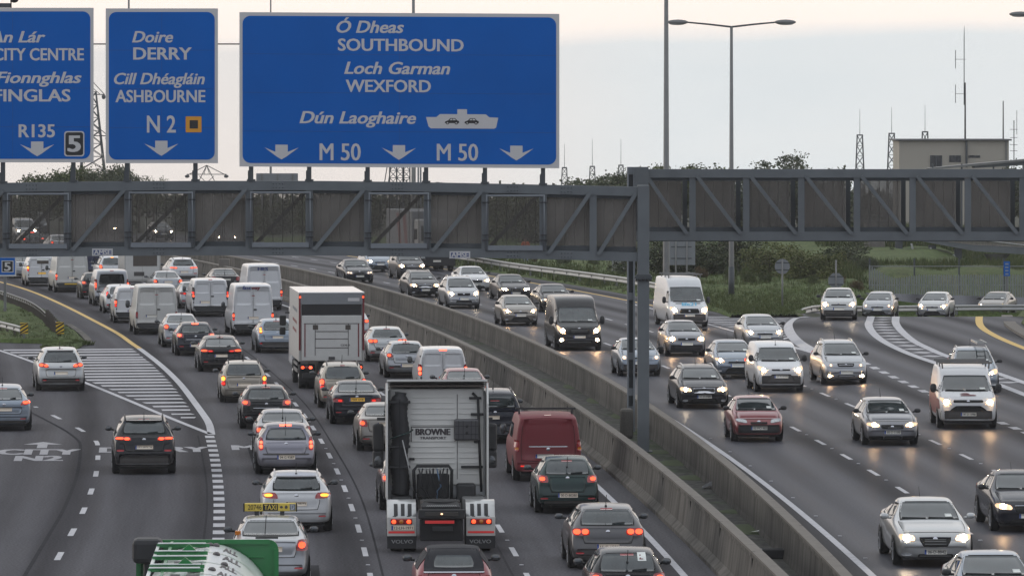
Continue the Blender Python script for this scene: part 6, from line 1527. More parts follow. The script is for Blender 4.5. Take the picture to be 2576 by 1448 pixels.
car('off_roader_front', W=1.84, L=4.4, H=1.70, hz=1.08, nz=.84, cw=1.05, wt=1.9, rr=3.95, rz=1.60, tb=4.3, tz=1.1, br=1.03, wr=.72, wrad=.35, tl=tl_tall(.85, 1.15, .66, .84), rw=(1.15, 1.5, .62, .55), ws=(1.13, 1.55, .70, .57), rails=1, hl=[([(.50, .68), (.84, .80), (.84, .95), (.56, .86)], [(.66, .80, .075)])], grille=[([(-.33, .70), (.33, .70), (.36, .83), (-.36, .83)], 'seam'), ([(-.44, .33), (.44, .33), (.4, .45), (-.4, .45)], 'seam')], fog=[Q(.58, .76, .38, .48)], badge=(.98, .77), pf=.52)
car('small_front', W=1.66, L=3.75, H=1.40, hz=.94, nz=.66, cw=1.0, wt=1.75, rr=3.2, rz=1.34, tb=3.58, tz=.95, br=.92, rw=(.98, 1.28, .58, .5), tl=tl_corner(.7, .92, .55, .78), ws=(.99, 1.31, .65, .54), tailgate=(.55, .9, .5, .52), hl=[([(.36, .60), (.72, .66), (.72, .76), (.40, .72)], [(.55, .675, .06)])], grille=[([(-.26, .58), (.26, .58), (.28, .64), (-.28, .64)], 'seam')], badge=(.8, .655), fbm='trim', fb=(.24, .56), pf=.46, rstep=(.24, .40))
car('small_tall_front', W=1.70, L=3.93, H=1.47, hz=1.0, nz=.76, cw=.95, wt=1.75, rr=3.4, rz=1.41, tb=3.78, tz=1.0, br=.96, rw=(1.03, 1.35, .6, .52), tl=tl_tall(.8, 1.15, .62, .78), ws=(1.05, 1.38, .67, .56), hl=[([(.44, .64), (.80, .72), (.78, .86), (.50, .80)], [(.64, .745, .075)])], grille=[([(-.36, .70), (.36, .70), (.34, .75), (-.34, .75)], 'seam')], badge=(.86, .77), fbm='dirtytrim', fb=(.22, .48), pf=.54)
car('hatch_front', W=1.78, L=4.25, H=1.48, hz=1.0, nz=.72, cw=1.0, wt=1.95, tl=tl_corner(.78, .97, .55, .82), hl=[([(.46, .64), (.84, .74), (.82, .84), (.52, .76)], [(.64, .725, .065)])], grille=[([(-.36, .62), (.36, .62), (.33, .68), (-.33, .68)], 'seam'), ([(-.5, .27), (.5, .27), (.36, .44), (-.36, .44)], 'seam')], fog=[Q(.6, .76, .30, .38)], badge=(.86, .70), pf=.53)
car('hatch_sporty_front', W=1.77, L=4.2, H=1.42, hz=.95, nz=.70, cw=1.12, wt=1.92, tl=tl_wide(.80, .94, .5, .82), rw=(1.0, 1.30, .6, .5), ws=(1.0, 1.33, .68, .55), hl=[([(.40, .58), (.80, .64), (.78, .74), (.42, .70)], [(.58, .66, .065)])], grille=[([(-.35, .54), (.35, .54), (.37, .66), (-.37, .66)], 'seam'), ([(-.72, .22), (-.3, .22), (-.3, .32), (-.74, .32)], 'seam'), ([(-.26, .21), (.26, .21), (.26, .32), (-.26, .32)], 'seam'), ([(.3, .22), (.72, .22), (.74, .32), (.3, .32)], 'seam')], badge=(.86, .60), pf=.44)
car('fusion_front', W=1.72, L=4.02, H=1.50, hz=1.02, nz=.80, cw=.98, wt=1.80, rr=3.5, rz=1.44, tb=3.88, tz=1.02, br=.98, rw=(1.05, 1.38, .6, .52), tl=tl_tall(.85, 1.15, .63, .8), ws=(1.06, 1.41, .68, .57), hl=[([(.46, .66), (.80, .68), (.79, .84), (.47, .82)], [(.63, .75, .085)])], grille=[([(-.38, .69), (.38, .69), (.38, .78), (-.38, .78)], 'seam')], badge=(.88, .735), fbm='charcoal', pf=.54)
car('saloon_front', W=1.80, L=4.7, H=1.44, hz=.96, nz=.70, cw=1.3, wt=2.05, rr=3.35, rz=1.38, tb=4.1, tz=1.05, br=.96, tl=tl_corner(.78, .96, .55, .83), rw=(1.08, 1.33, .63, .53), ws=(1.01, 1.34, .70, .56), hl=[([(.42, .57), (.83, .62), (.82, .74), (.44, .69)], [(.66, .66, .065)])], grille=[([(-.32, .54), (.32, .54), (.36, .67), (-.36, .67)], 'seam'), ([(-.5, .24), (.5, .24), (.44, .34), (-.44, .34)], 'seam')], grim=[(-.33, .528), (.33, .528), (.375, .685), (-.375, .685)], badge=(.0, .665), hb=None, pf=.43, **S_)
car('saloon_twinlamp_front', W=1.82, L=4.6, H=1.43, hz=.94, nz=.68, cw=1.35, wt=2.05, rr=3.3, rz=1.37, tb=4.0, tz=1.04, br=.95, tl=tl_corner(.78, .96, .55, .83), rw=(1.07, 1.32, .63, .53), ws=(.99, 1.33, .70, .56), hl=[([(.42, .56), (.80, .60), (.80, .71), (.44, .68)], [(.54, .62, .05), (.69, .64, .05)])], grille=[([(-.30, .54), (-.03, .54), (-.03, .67), (-.28, .67)], 'seam'), ([(.03, .54), (.30, .54), (.28, .67), (.03, .67)], 'seam'), ([(-.55, .22), (.55, .22), (.5, .34), (-.5, .34)], 'seam')], badge=(.0, .70), hb=None, pf=.44, **S_)
# open-top style small car with a black fabric hood
def hood_extra(add, bvh, s, mbvf):
    L = s['L']; hw = s['W'] / 2
    add('fabric_hood', patch(bvh, 'top', [(-hw * .66, -L / 2 + .28), (hw * .66, -L / 2 + .28), (hw * .64, L / 2 - 1.5), (-hw * .64, L / 2 - 1.5)], 14, 14, .016, .12, .03), 'hood')
    i = add('hood_back', patch(bvh, 'rear', [(-hw * .80, .93), (hw * .80, .93), (hw * .62, 1.365), (-hw * .62, 1.365)], 14, 7, .018, .12, .03), 'hood')
    add('hood_window', patch(bvh, 'rear', [(-.44, 1.00), (.44, 1.00), (.38, 1.24), (-.38, 1.24)], 10, 5, .026, .14, .008), 'glass', True, i)
    for ax in ('right', 'left'): add('hood_side', patch(bvh, ax, [(-L / 2 + .45, .95), (L / 2 - 2.2, .97), (L / 2 - 2.2, 1.33), (-L / 2 + .62, 1.30)], 6, 5, .012, .08), 'hood')
car('open_top', W=1.69, L=3.64, H=1.41, hz=.98, nz=.76, cw=1.05, wt=1.60, rr=2.95, rz=1.38, tb=3.46, tz=.93, br=.92, wr=.70, wb=.82, rw=None, tl=[([(.62, .60), (.78, .60), (.76, .86), (.64, .86)], None, [(Q(.65, .74, .68, .80), 'CORE'), (Q(.66, .73, .62, .66), 'CORE2')])], pr=.70, tailgate=(.56, .90, .54, .56), badge=(.85, .72), hb=None, ws=(1.02, 1.33, .66, .56), extra=[hood_extra], wiper=0, aerial=None, rstep=(.24, .34), mirs=(.105, .075), strip=(.915, .64))
# vans
def racks(add, bvh, s, mbvf):
    hw = s['W'] / 2; L = s['L']
    for y in s['rack']:
        mb = MB().bar((-hw * .90, y, s['H'] + .13), (hw * .90, y, s['H'] + .13), .055, .06)
        for sg in (1, -1): mb.bar((sg * hw * .78, y, s['H'] - .06), (sg * hw * .80, y, s['H'] + .13), .05, .04)
        add('roof_bar', mbvf(mb), s.get('rackm', 'trim'), False)
def vents(add, bvh, s, mbvf):
    for x0, x1 in ((-.62, -.26), (.26, .62)): add('bonnet_vent', patch(bvh, 'front', [(x0, 1.145), (x1, 1.145), (x1, 1.175), (x0, 1.175)], 4, 1, .012, .1, .006), 'seam')
def van(key, **k):
    d = dict(kind='van', L=5.2, W=1.98, H=1.98, hz=1.15, nz=.92, cw=.70, wt=1.55, wr=.86, br=1.15, brow=.20, rr=5.0, tb=5.1, rw=None, ws=(1.22, 1.70, .82, .70), sw=[(1.0, 1.75, 1.18, 1.62, 0, -.35)], tailgate=None, barn=(.56, 1.86, .88), tl=[(Q(.82, .95, .72, 1.30), None, [(Q(.84, .93, .82, .98), 'CORE'), (Q(.84, .93, 1.02, 1.18), 'CORE2')])], hl=[([(.52, .74), (.90, .82), (.90, 1.00), (.60, .92)], [(.72, .86, .085)])], grille=[([(-.42, .80), (.42, .80), (.45, .90), (-.45, .90)], 'seam'), ([(-.55, .40), (.55, .40), (.5, .55), (-.5, .55)], 'seam')], refl=[], hb=(1.90, .10), badge=(.0, .86), aerial=None, pr=.86, pf=.60, rb=(.32, .56), fb=(.28, .60), rbm='trim', fbm='dirtytrim', wrad=.34, fa=.95, ra=1.0, mirs=(.10, .15), mirz=1.32, mird=1.15, rt=.06, bout=.04, arch=1)
    d.update(k); make_model(key, d)
van('van_large', L=5.7, W=2.0, H=2.45, brow=.42, ws=(1.25, 1.86, .83, .74), hz=1.18, nz=.95, barn=(.60, 2.30, .90), tl=[(Q(.86, .965, .72, 1.12), None, [(Q(.87, .955, .90, 1.04), 'CORE'), (Q(.87, .955, .77, .86), 'CORE2')])], pr=.86, sw=[(1.25, 1.95, 1.2, 1.75, 0, -.32)])
van('van_master', L=5.55, W=2.07, H=2.36, brow=.42, ws=(1.26, 1.86, .85, .76), hz=1.20, nz=.98, barn=(.58, 2.22, .93), tl=[(Q(.87, .985, .78, 1.10), None, [(Q(.89, .97, .85, .95), 'redlens')])], pr=.90, prx=-.25, hl=[([(.55, .72), (.94, .86), (.97, 1.16), (.80, 1.0)], [(.74, .88, .10)])], grille=[([(-.50, .80), (.50, .80), (.40, .96), (-.40, .96)], 'seam'), ([(-.60, .34), (.60, .34), (.56, .46), (-.56, .46)], 'seam')], gbar='galv_d', fog=[Q(.70, .92, .40, .56)], badge=(.0, .98), fbm='PAINT', rbm='trim', sw=[(1.15, 1.85, 1.22, 1.8, 0, -.32)], mirs=(.11, .19), pf=.62)
van('van_sprinter_rack', L=5.9, W=1.99, H=2.42, brow=.42, ws=(1.25, 1.93, .85, .76), hz=1.18, nz=.95, barn=(.60, 2.28, .90), rack=[1.2, 0., -1.2], extra=[racks, vents], hl=[([(.56, .74), (.92, .84), (.93, 1.04), (.62, .92)], [(.74, .86, .10)])], grille=[([(-.50, .70), (.50, .70), (.44, .92), (-.44, .92)], 'seam')], badge=(.0, .80), gbar='trim', mirs=(.10, .17), fb=(.30, .66), sw=[(1.3, 2.0, 1.2, 1.75, 0, -.32)], rackm='galv_d')
van('van_mid', L=4.9, W=1.93, H=1.95, barn=(.56, 1.84, .87), tl=[(Q(.81, .94, .86, 1.52), None, [(Q(.83, .92, 1.02, 1.14), 'CORE'), (Q(.83, .92, 1.16, 1.3), 'CORE2')])], pr=.76, prx=-.30, rbm='trim')
van('van_window', L=4.8, W=1.93, H=1.97, barn=None, tailgate=(.58, 1.10, .74, .74), rw=(1.16, 1.72, .68, .62), rwm='tint', tl=[(Q(.80, .93, .86, 1.46), None, [(Q(.83, .91, 1.0, 1.12), 'CORE'), (Q(.83, .91, 1.14, 1.26), 'CORE')])], pr=.66, wiper=0)
van('van_red', L=5.1, W=1.93, H=1.91, barn=None, tailgate=(.60, 1.82, .80, .72), tl=[(Q(.82, .955, .88, 1.20), None, [(Q(.84, .94, .92, 1.0), 'amberlens')])], pr=.74, prx=-.1, rack=[-1.3], extra=[racks], strip=(1.02, .55), badge=(.94, .9), rbm='vanred', refl=[Q(.55, .80, .44, .48)], sw=[(1.0, 1.7, 1.18, 1.6, 0, -.35), (-.9, .6, 1.18, 1.6, 0, 0)])
van('van_small', L=4.4, W=1.83, H=1.83, hz=1.10, nz=.86, cw=.85, wt=1.65, barn=(.54, 1.74, .80), barnt=.9, tl=[(Q(.78, .90, .80, 1.22), None, [(Q(.79, .89, .98, 1.12), 'CORE'), (Q(.79, .89, .83, .95), 'CORE2')])], pr=.62, ws=(1.16, 1.62, .76, .66), sw=[(.6, 1.3, 1.13, 1.55, 0, -.38)], mirs=(.10, .13), mirz=1.25, hl=[([(.46, .76), (.84, .84), (.85, 1.0), (.66, .94)], [(.66, .84, .075)])], grille=[([(-.34, .82), (.34, .82), (.36, .87), (-.36, .87)], 'seam'), ([(-.56, .42), (.56, .42), (.36, .70), (-.36, .70)], 'dirtytrim')], badge=(.0, .845), fb=(.26, .64), wrad=.32, wr=.82, hb=(1.74, .14), aerial=(1.9, .2, .1))
van('van_tunnel', L=4.3, W=1.80, H=1.83, hz=1.10, nz=.86, cw=.85, wt=1.65, barn=(.52, 1.74, .78), barnt=.9, tl=[(Q(.74, .87, .92, 1.26), None, [(Q(.76, .86, 1.06, 1.2), 'amber_on'), (Q(.76, .86, .94, 1.03), 'CORE2')])], pr=.80, ws=(1.16, 1.62, .76, .66), sw=[(.6, 1.3, 1.13, 1.55, 0, -.38)], mirs=(.10, .13), mirz=1.25, wrad=.32, wr=.82)
van('van_custom', L=4.98, W=1.98, H=2.02, hz=1.18, nz=.94, cw=.85, wt=1.75, brow=.34, ws=(1.24, 1.70, .82, .70), hl=[([(.50, .78), (.90, .92), (.93, 1.06), (.70, .96)], [(.73, .90, .085)])], grille=[([(-.50, .88), (.50, .88), (.50, .96), (-.50, .96)], 'seam'), ([(-.66, .60), (.66, .60), (.42, .78), (-.42, .78)], 'seam')], fb=(.28, .62), pf=.50, badge=(.0, .92), rack=[1.15, -.2, -1.4], extra=[racks], mirs=(.11, .15), rackm='galv_d', gbar='trim')
# ------------------------------------------------------------------ lorries and special vehicles (rear face at y = 0, forward +Y)
def place(root, loc, rz): root.location = loc; root.rotation_euler = (0, 0, rz)
def lorry_wheel(root, x, y, R, sg, dual=True):
    w = MB().lathe_x([(-.5 * sg if dual else -.28 * sg, .02), (-.5 * sg if dual else -.28 * sg, R * .5), (-.05 * sg, R * .5), (-.1 * sg, .02)], (x, y, R), 16).obj('wheel', M['hub'], root, True)
    t = MB(); t.lathe_x([(-.30 * sg, R * .55), (-.30 * sg, R * .95), (-.26 * sg, R), (-.03 * sg, R), (0, R * .95), (0, R * .58), (-.05 * sg, R * .55)], (x, y, R), 28)
    if dual: t.lathe_x([(-.63 * sg, R * .55), (-.63 * sg, R * .95), (-.6 * sg, R), (-.36 * sg, R), (-.33 * sg, R * .95), (-.33 * sg, R * .55)], (x, y, R), 28)
    t.obj('tyre', M['rubber'], w, True)
    MB().lathe_x([(-.06 * sg, R * .56), (-.02 * sg, R * .5), (-.08 * sg, R * .3), (0, R * .22), (.02 * sg, .02)], (x, y, R), 20).obj('rim', M['rim'], w, True)
def lbox(root, name, a, b, m, ch=0., parent=None): return MB().box(a, b, ch).obj(name, M[m], parent or root)
LEFT, RIGHT = 'vehicles queueing away from the camera', 'oncoming vehicles beyond the median'
def heading(slope): return -atan(slope)

# box lorry with a tail lift
g_ = G(829, 975); root = empty('box_lorry', (0, 0, 0), 'grubby white box lorry with a folded tail lift and red edge strips', 'lorry', LEFT)
place(root, g_ + Vector((0.12, -1.3, 0)), heading(dXL(218)))
lbox(root, 'box_body', (-1.25, .04, 1.06), (1.25, 7.2, 3.66), 'dirtywhite', .03)
lbox(root, 'roof_panel', (-1.26, .0, 3.655), (1.26, 7.2, 3.70), 'white', .015)
lbox(root, 'header', (-1.25, -.01, 3.24), (1.25, .05, 3.64), 'signgrey', .01)
pl = lbox(root, 'header_plate', (.62, -.02, 3.36), (1.06, -.008, 3.48), 'signwhite')
lbox(root, 'door_opening', (-1.14, .0, 2.80), (1.14, .045, 3.245), 'signblack')
for sg in (-1, 1): lbox(root, 'red_edge_strip', (sg * 1.25, -.015, 1.5), (sg * 1.18, .03, 3.62), 'vanred'); lbox(root, 'corner_marker', (sg * 1.235, -.03, 3.48), (sg * 1.17, -.014, 3.55), 'tail_core')
lift = lbox(root, 'tail_lift', (-1.14, -.10, 1.10), (1.14, .0, 2.82), 'cream', .02)
mb = MB()
for z in (2.50, 2.20, 1.92, 1.58): mb.box((-1.06 if z > 2.4 else -.62, -.112, z), (1.06 if z > 2.4 else .62, -.10, z + .025))
for x in (-.64, .62): mb.box((x, -.112, 1.3), (x + .02, -.10, 2.5))
mb.obj('pressed_ribs', M['dirtytrim'], lift)
for sg in (-1, 1): lbox(root, 'lift_strip', (sg * 1.04, -.115, 1.25), (sg * 1.0, -.10, 2.5), 'vanred', 0, lift); lbox(root, 'rust_patch', (sg * .62 - .1, -.106, 2.28), (sg * .62 + .1, -.101, 2.46), 'rustpost', 0, lift)
lbox(root, 'latch', (-.12, -.13, 1.14), (.12, -.10, 1.26), 'grey', .01, lift)
v, f = text_fit('CDS 3', .34, .68, 1.66, .065, 0, .02, lambda x, y: Vector((x, -.118, y))); obj('lettering', v, f, M['print'], lift)
lbox(root, 'chassis', (-.5, .3, .55), (.5, 7.4, 1.04), 'trim'); lbox(root, 'under_run_bar', (-1.1, .1, .42), (1.1, .22, .62), 'trim', .02)
for sg in (-1, 1):
    lp = lbox(root, 'lamp_cluster', (sg * 1.2, .02, .76), (sg * .72, .10, .92), 'trim', .01)
    for x, m in ((1.10, 'tail_core'), (.95, 'redlens'), (.80, 'brake_core' if sg < 0 else 'tail_core')): MB().ell((sg * x, .015, .84), (.065, .02, .055), 12, 6).obj('tail_lamp', M[m], lp, True)
    lbox(root, 'mudflap', (sg * 1.2, .35, .30), (sg * .62, .38, .95), 'trim')
    for y in (1.2, 5.9): lorry_wheel(root, sg * 1.2, y, .46, sg, y < 3)
    sb = MB()
    for z in (.55, .8): sb.box((sg * 1.2, 2.2, z), (sg * 1.16, 5.1, z + .12))
    sb.obj('side_guard', M['galv_d'], root)
    mr = lbox(root, 'wing_mirror', (sg * 1.62, 7.7, 2.15), (sg * 1.36, 7.85, 2.55), 'trim', .04); lbox(root, 'mirror_arm', (sg * 1.4, 7.78, 2.62), (sg * 1.1, 7.82, 2.68), 'trim', 0, mr); lbox(root, 'wide_mirror', (sg * 1.62, 7.7, 1.78), (sg * 1.38, 7.85, 2.08), 'trim', .04, mr)
cb = lbox(root, 'cab', (-1.2, 7.3, .6), (1.2, 9.0, 2.9), 'white', .12); lbox(root, 'windscreen', (-1.05, 8.98, 1.75), (1.05, 9.03, 2.65), 'glass', .02, cb)
for k, z in enumerate((3.0, 2.55, 2.2)):   # faded red print on the side
    MB().poly([(-1.254, 1.2 + k * .3, z - .12), (-1.254, 4.6, z - .05), (-1.254, 4.6, z + .07), (-1.254, 1.2 + k * .3, z)], .003, 'x').obj('side_print', M['vanred'] if k else M['bluesilver'], root)

# tractor unit without a trailer, seen from behind
g_ = G(1110, 1383); root = empty('tractor_unit', (0, 0, 0), 'white articulated-lorry tractor unit without trailer, black ribbed duct up its cab back', 'lorry', LEFT)
th = heading(-.040); place(root, g_ + Vector((.02, -1.0, 0)), th)
# axes: rear axle at y = 1.0, cab back wall at y = 4.5
CB = 4.3
mb = MB(); nz_ = 14
cabv = []
wall_ = MB().box((-1.16, CB, 1.35), (1.16, CB + .06, 3.74), .03).obj('cab_back', M['cabwhite'], root)
rb = MB()
for k in range(15):
    z = lerp(1.62, 3.52, k / 14)
    if 2.45 < z < 2.78: continue
    rb.box((-.62, CB - .022, z), (.44, CB + .01, z + .022), .006); rb.box((.56, CB - .022, z), (1.02, CB + .01, z + .022), .006)
rb.obj('pressed_ribs', M['cabwhite'], wall_)
pn = MB()
for a, b in (((-.64, 2.43), (.46, 2.45)), ((-.64, 2.79), (.46, 2.81)), ((-.64, 2.43), (-.62, 2.81)), ((.50, 1.5), (.515, 3.6))): pn.box((a[0], CB - .012, a[1]), (b[0], CB, b[1]))
pn.obj('panel_groove', M['dirtytrim'], wall_)
v, f = text_fit('BROWNE', -.52, .33, 2.60, .155, 0, .06, lambda x, y: Vector((x, CB - .016, y))); obj('lettering', v, f, M['print'], wall_)
v, f = text_fit('TRANSPORT', -.42, .235, 2.495, .062, 0, .04, lambda x, y: Vector((x, CB - .016, y))); obj('lettering', v, f, M['print'], wall_)
cb = MB().box((-1.22, CB + .06, 1.0), (1.22, CB + 2.2, 3.72), .10).obj('cab', M['white'], root); lbox(root, 'windscreen', (-1.1, CB + 2.18, 2.0), (1.1, CB + 2.23, 3.0), 'glass', .02, cb)
for sg in (-1, 1):
    sf = MB(); sf.poly([(sg * 1.265, CB - .62, 1.05), (sg * 1.265, CB + .4, 1.05), (sg * 1.265, CB + .4, 3.86), (sg * 1.265, CB - .35, 3.90), (sg * 1.265, CB - .60, 3.4)], -sg * .045, 'x'); sf.obj('side_deflector', M['cabwhite'], root)
ms_ = MB(); ms_.poly([(-1.24, CB - .40, 3.94), (1.24, CB - .40, 3.94), (1.22, CB + 1.6, 3.60), (-1.22, CB + 1.6, 3.60)], .05, 'z'); ms_.obj('roof_deflector', M['cabwhite'], root)
lbox(root, 'deflector_underside', (-1.16, CB - .30, 3.80), (1.16, CB + .2, 3.84), 'rustpost')
# duct
dk = MB(); pts = []
for k in range(40):
    z = lerp(1.12, 3.66, k / 39); pts.append((-.92 + .03 * sin(k * .35), CB - .20, z))
dk.tube(pts, [.215 + (.014 if k % 2 else 0) - (.08 if k > 37 else .03 if k > 36 else 0) for k in range(40)], 14)
du = dk.obj('air_duct', M['duct'], root, True); lbox(root, 'duct_seam', (-.945, CB - .445, 1.2), (-.915, CB - .42, 3.5), 'rubber', 0, du)
for z in (1.8, 2.3, 3.4): lbox(root, 'duct_strap', (-1.2, CB - .43, z), (-.66, CB - .03, z + .05), 'trim', .01, du)
MB().tube([(-1.18, CB - .45, 2.52), (-.95, CB - .46, 2.60), (-.70, CB - .44, 2.68), (-.60, CB - .2, 2.74)], .022, 6).obj('green_rope', M['green'], root, True)
MB().tube([(-.86, CB - .48, 2.5), (-.72, CB - .5, 1.9), (-.60, CB - .5, 1.25)], .018, 6).obj('pale_rod', M['galv'], root, True)
tb_ = lbox(root, 'ventilator_box', (.42, CB - .20, 2.46), (1.06, CB - .0, 3.00), 'grey', .05); mb = MB()
for x in (.53, .64, .84, .95): mb.box((x, CB - .212, 2.5), (x + .015, CB - .198, 2.96))
for z in (2.62, 2.82): mb.box((.45, CB - .212, z), (1.03, CB - .198, z + .015))
mb.obj('box_ribs', M['trim'], tb_); MB().ell((.74, CB - .21, 2.82), (.035, .02, .04), 10, 6).ell((.74, CB - .21, 2.66), (.035, .02, .04), 10, 6).obj('box_bolts', M['signblack'], tb_, True)
for x0, x1, z in ((.80, 1.1, 3.48), (.84, 1.16, 3.08), (.60, 1.14, 1.78), (-.68, -.55, 1.98), (.92, 1.08, 2.40)): lbox(root, 'bracket', (x0, CB - .09, z), (x1, CB + .0, z + .06), 'trim', .01)
MB().tube([(.88, CB - .06, 3.64), (1.02, CB - .08, 3.5), (1.05, CB - .08, 2.4), (1.10, CB - .1, 1.2)], .035, 6).obj('hose', M['trim'], root, True)
# suzi coils and frame behind the cab
fr = MB().tube([(-.56, CB - .45, 1.05), (-.58, CB - .45, 1.75), (-.50, CB - .45, 1.86), (.28, CB - .45, 1.86), (.36, CB - .45, 1.75), (.35, CB - .45, 1.05)], .04, 8).obj('coil_frame', M['trim'], root, True)
lbox(root, 'equipment_block', (-.5, CB - .40, 1.05), (.30, CB - .12, 1.66), 'trim', .05)
r = random.Random(2)
for k in range(9):
    x = lerp(-.45, .25, k / 8); MB().tube([(x, CB - .46, 1.80), (x + r.uniform(-.1, .1), CB - .62, 1.55 - r.uniform(0, .2)), (x + r.uniform(-.12, .12), CB - .5, 1.25), (x * .5, CB - .7, 1.0)], .020, 6).obj('air_line', M['blue'] if k == 5 else M['rubber'], root, True)
mb = MB()
for k in range(6): mb.box((lerp(-.42, .2, k / 5) - .02, CB - .5, 1.76), (lerp(-.42, .2, k / 5) + .03, CB - .43, 1.82))
mb.obj('couplings', M['galv'], fr)
lbox(root, 'side_tank', (.48, CB - .5, .95), (.95, CB - .05, 1.42), 'trim', .06); lbox(root, 'side_tank', (-1.15, CB - .55, .75), (-.62, CB - .05, 1.12), 'trim', .06); lbox(root, 'step_panel', (.6, CB - .9, .72), (1.15, CB + .1, 1.12), 'galv_d', .05)
# chassis, fifth wheel, rear crossmember
for sg in (-1, 1): lbox(root, 'chassis_rail', (sg * .44, .0, .72), (sg * .36, 5.6, 1.02), 'trim')
fw = MB(); n = 20; pts = [(cos(2 * pi * i / n) * .48, 1.5 + sin(2 * pi * i / n) * .55, 1.10 - .0 * i) for i in range(n)]; fw.poly(pts, .08, 'z'); fw.poly([(-.46, .6, 1.0), (.46, .6, 1.0), (.40, 1.4, 1.12), (-.40, 1.4, 1.12)], .08, 'z'); fw.obj('fifth_wheel', M['trim'], root)
lbox(root, 'rear_crossmember', (-.56, -.12, .84), (.56, .05, 1.06), 'trim', .02); lbox(root, 'rear_plate_panel', (-.40, -.15, .90), (.40, -.11, 1.0), 'hub', .01); MB().ell((.0, -.16, .96), (.03, .02, .02), 8, 5).obj('plate_light', M['head_dim'], root, True)
mb = MB(); pts = [(-.36 + .024 * k, -.02, 1.13 + (.022 if k % 2 else 0)) for k in range(31)]; mb.tube(pts, .014, 5); mb.obj('coil_spring', M['galv'], root, True)
lbox(root, 'red_strip', (-.40, -.145, .73), (.30, -.12, .80), 'redtape'); lbox(root, 'number_panel', (-.22, -.14, .55), (.26, -.12, .66), 'trim', .01); lbox(root, 'under_tray', (-.52, .0, .30), (.52, .4, .84), 'rubber', .03)
for sg in (-1, 1):
    lorry_wheel(root, sg * 1.22, 1.0, .50, sg); lorry_wheel(root, sg * 1.22, 5.4, .50, sg, False)
    fn = MB(); n = 12
    for k in range(n + 1):
        a = lerp(-.06, pi + .06, k / n)
        fn.v += [(sg * .60, 1.0 - cos(a) * .60, .52 + sin(a) * .70), (sg * 1.30, 1.0 - cos(a) * .60, .52 + sin(a) * .70)]
    fn.f = [(2*k, 2*k+1, 2*k+3, 2*k+2) for k in range(n)]
    fo_ = fn.obj('mudguard', M['lightsilver'], root, True); md = fo_.modifiers.new('s', 'SOLIDIFY'); md.thickness = .03; md.offset = 0
    stp = MB()
    for x, k0, k1 in ((.75, 2, 6), (.92, 2, 6), (1.09, 2, 6), (.78, 0, 2), (1.12, 0, 2)):
        for k in range(k0, k1 if k1 > 2 else 2):
            for kk in range(4):
                a = lerp(-.06, pi + .06, (k + kk / 4 + .1) / n); a2 = lerp(-.06, pi + .06, (k + (kk + 1) / 4 + .1) / n)
                if k1 > 2 and not (k < 4): continue
                b0 = len(stp.v)
                for aa in (a, a2): stp.v += [(sg * (x - .045), 1.0 - cos(aa) * .62, .52 + sin(aa) * .722), (sg * (x + .045), 1.0 - cos(aa) * .62, .52 + sin(aa) * .722)]
                stp.f.append((b0, b0 + 1, b0 + 3, b0 + 2))
    stp.obj('tread_strip', M['trim'], fo_)
    wp0 = lbox(root, 'lamp_board', (sg * .60, .26, .40), (sg * 1.30, .33, .86), 'cabwhite', .01)
    lc = lbox(root, 'lamp_cluster', (sg * .70, .22, .68), (sg * 1.22, .27, .82), 'redlens', .02)
    for x in (.78, .96, 1.14): MB().ell((sg * x, .215, .75), (.055, .015, .05), 12, 6).obj('tail_lamp', M['tail_core'] if x != .96 else M['amberlens'], lc, True)
    lbox(root, 'red_strip', (sg * .64, .25, .47), (sg * 1.27, .262, .52), 'redtape', 0, wp0)
    mf = lbox(root, 'mudflap', (sg * .60, .30, .10), (sg * 1.30, .325, .42), 'trim')
    xa, xb = (-1.20, -.68) if sg < 0 else (.68, 1.20)
    v, f = text_fit('VOLVO', xa, xb, .225, .085, 0, .03, lambda x, y: Vector((x, .297, y))); obj('lettering', v, f, M['lightsilver'], mf)
    mm_ = lbox(root, 'wing_mirror', (sg * 1.56, CB + 1.75, 2.1), (sg * 1.28, CB + 1.92, 2.78), 'trim', .06); lbox(root, 'lower_mirror', (sg * 1.56, CB + 1.78, 1.66), (sg * 1.28, CB + 1.92, 2.12), 'trim', .06, mm_)
    MB().ell((sg * 1.42, CB + 1.77, 1.86), (.10, .03, .12), 12, 6).obj('mirror_glass', M['mirror'], mm_, True); lbox(root, 'mirror_arm', (sg * 1.45, CB + 1.8, 2.86), (sg * 1.15, CB + 1.9, 2.93), 'trim', 0, mm_)
pl = lbox(root, 'rear_plate', (-1.20, .235, .545), (-.66, .255, .655), 'plate_lit'); lbox(root, 'plate_band', (-1.198, .233, .547), (-1.155, .236, .653), 'band', 0, pl)
v, f = text_fit('12-LH-1971', -1.13, -.69, .567, .066, 0, .015, lambda x, y: Vector((x, .232, y))); obj('plate_lettering', v, f, M['platetext'], pl)

# green tanker, only its top inside the picture
g0 = P(522, 1357, 100.8); root = empty('tanker_lorry', (g0.x, 100.8, 0), 'green and white road tanker at the bottom edge, seen over the top of its tank', 'lorry', LEFT)
root.rotation_euler = (0, 0, heading(-.035))
hb_ = MB(); hz_ = g0.z
hb_.poly([(x, 0, z) for x, z in rrect(-1.25, 1.25, 1.0, hz_, .16)], .10); hbo = hb_.obj('headboard', M['tgreen'], root)
rim_ = MB()
for a, b in (((-1.22, hz_ - .03), (1.10, hz_ - .03)), ((1.22, hz_ - .16), (1.22, 1.1)), ((-1.22, hz_ - .16), (-1.22, 1.1))): rim_.bar((a[0], -.03, a[1]), (b[0], -.03, b[1]), .06, .08, (0, -1, 0))
rim_.obj('headboard_rim', M['tgreen'], hbo)
mb = MB()
for z in (hz_ - .32, hz_ - .62, hz_ - .74, hz_ - .9): mb.box((.55 if z > 2.5 else .8, -.03, z), (1.0, -.005, z + .03), .008)
mb.obj('pressed_ribs', M['tgreen'], hbo)
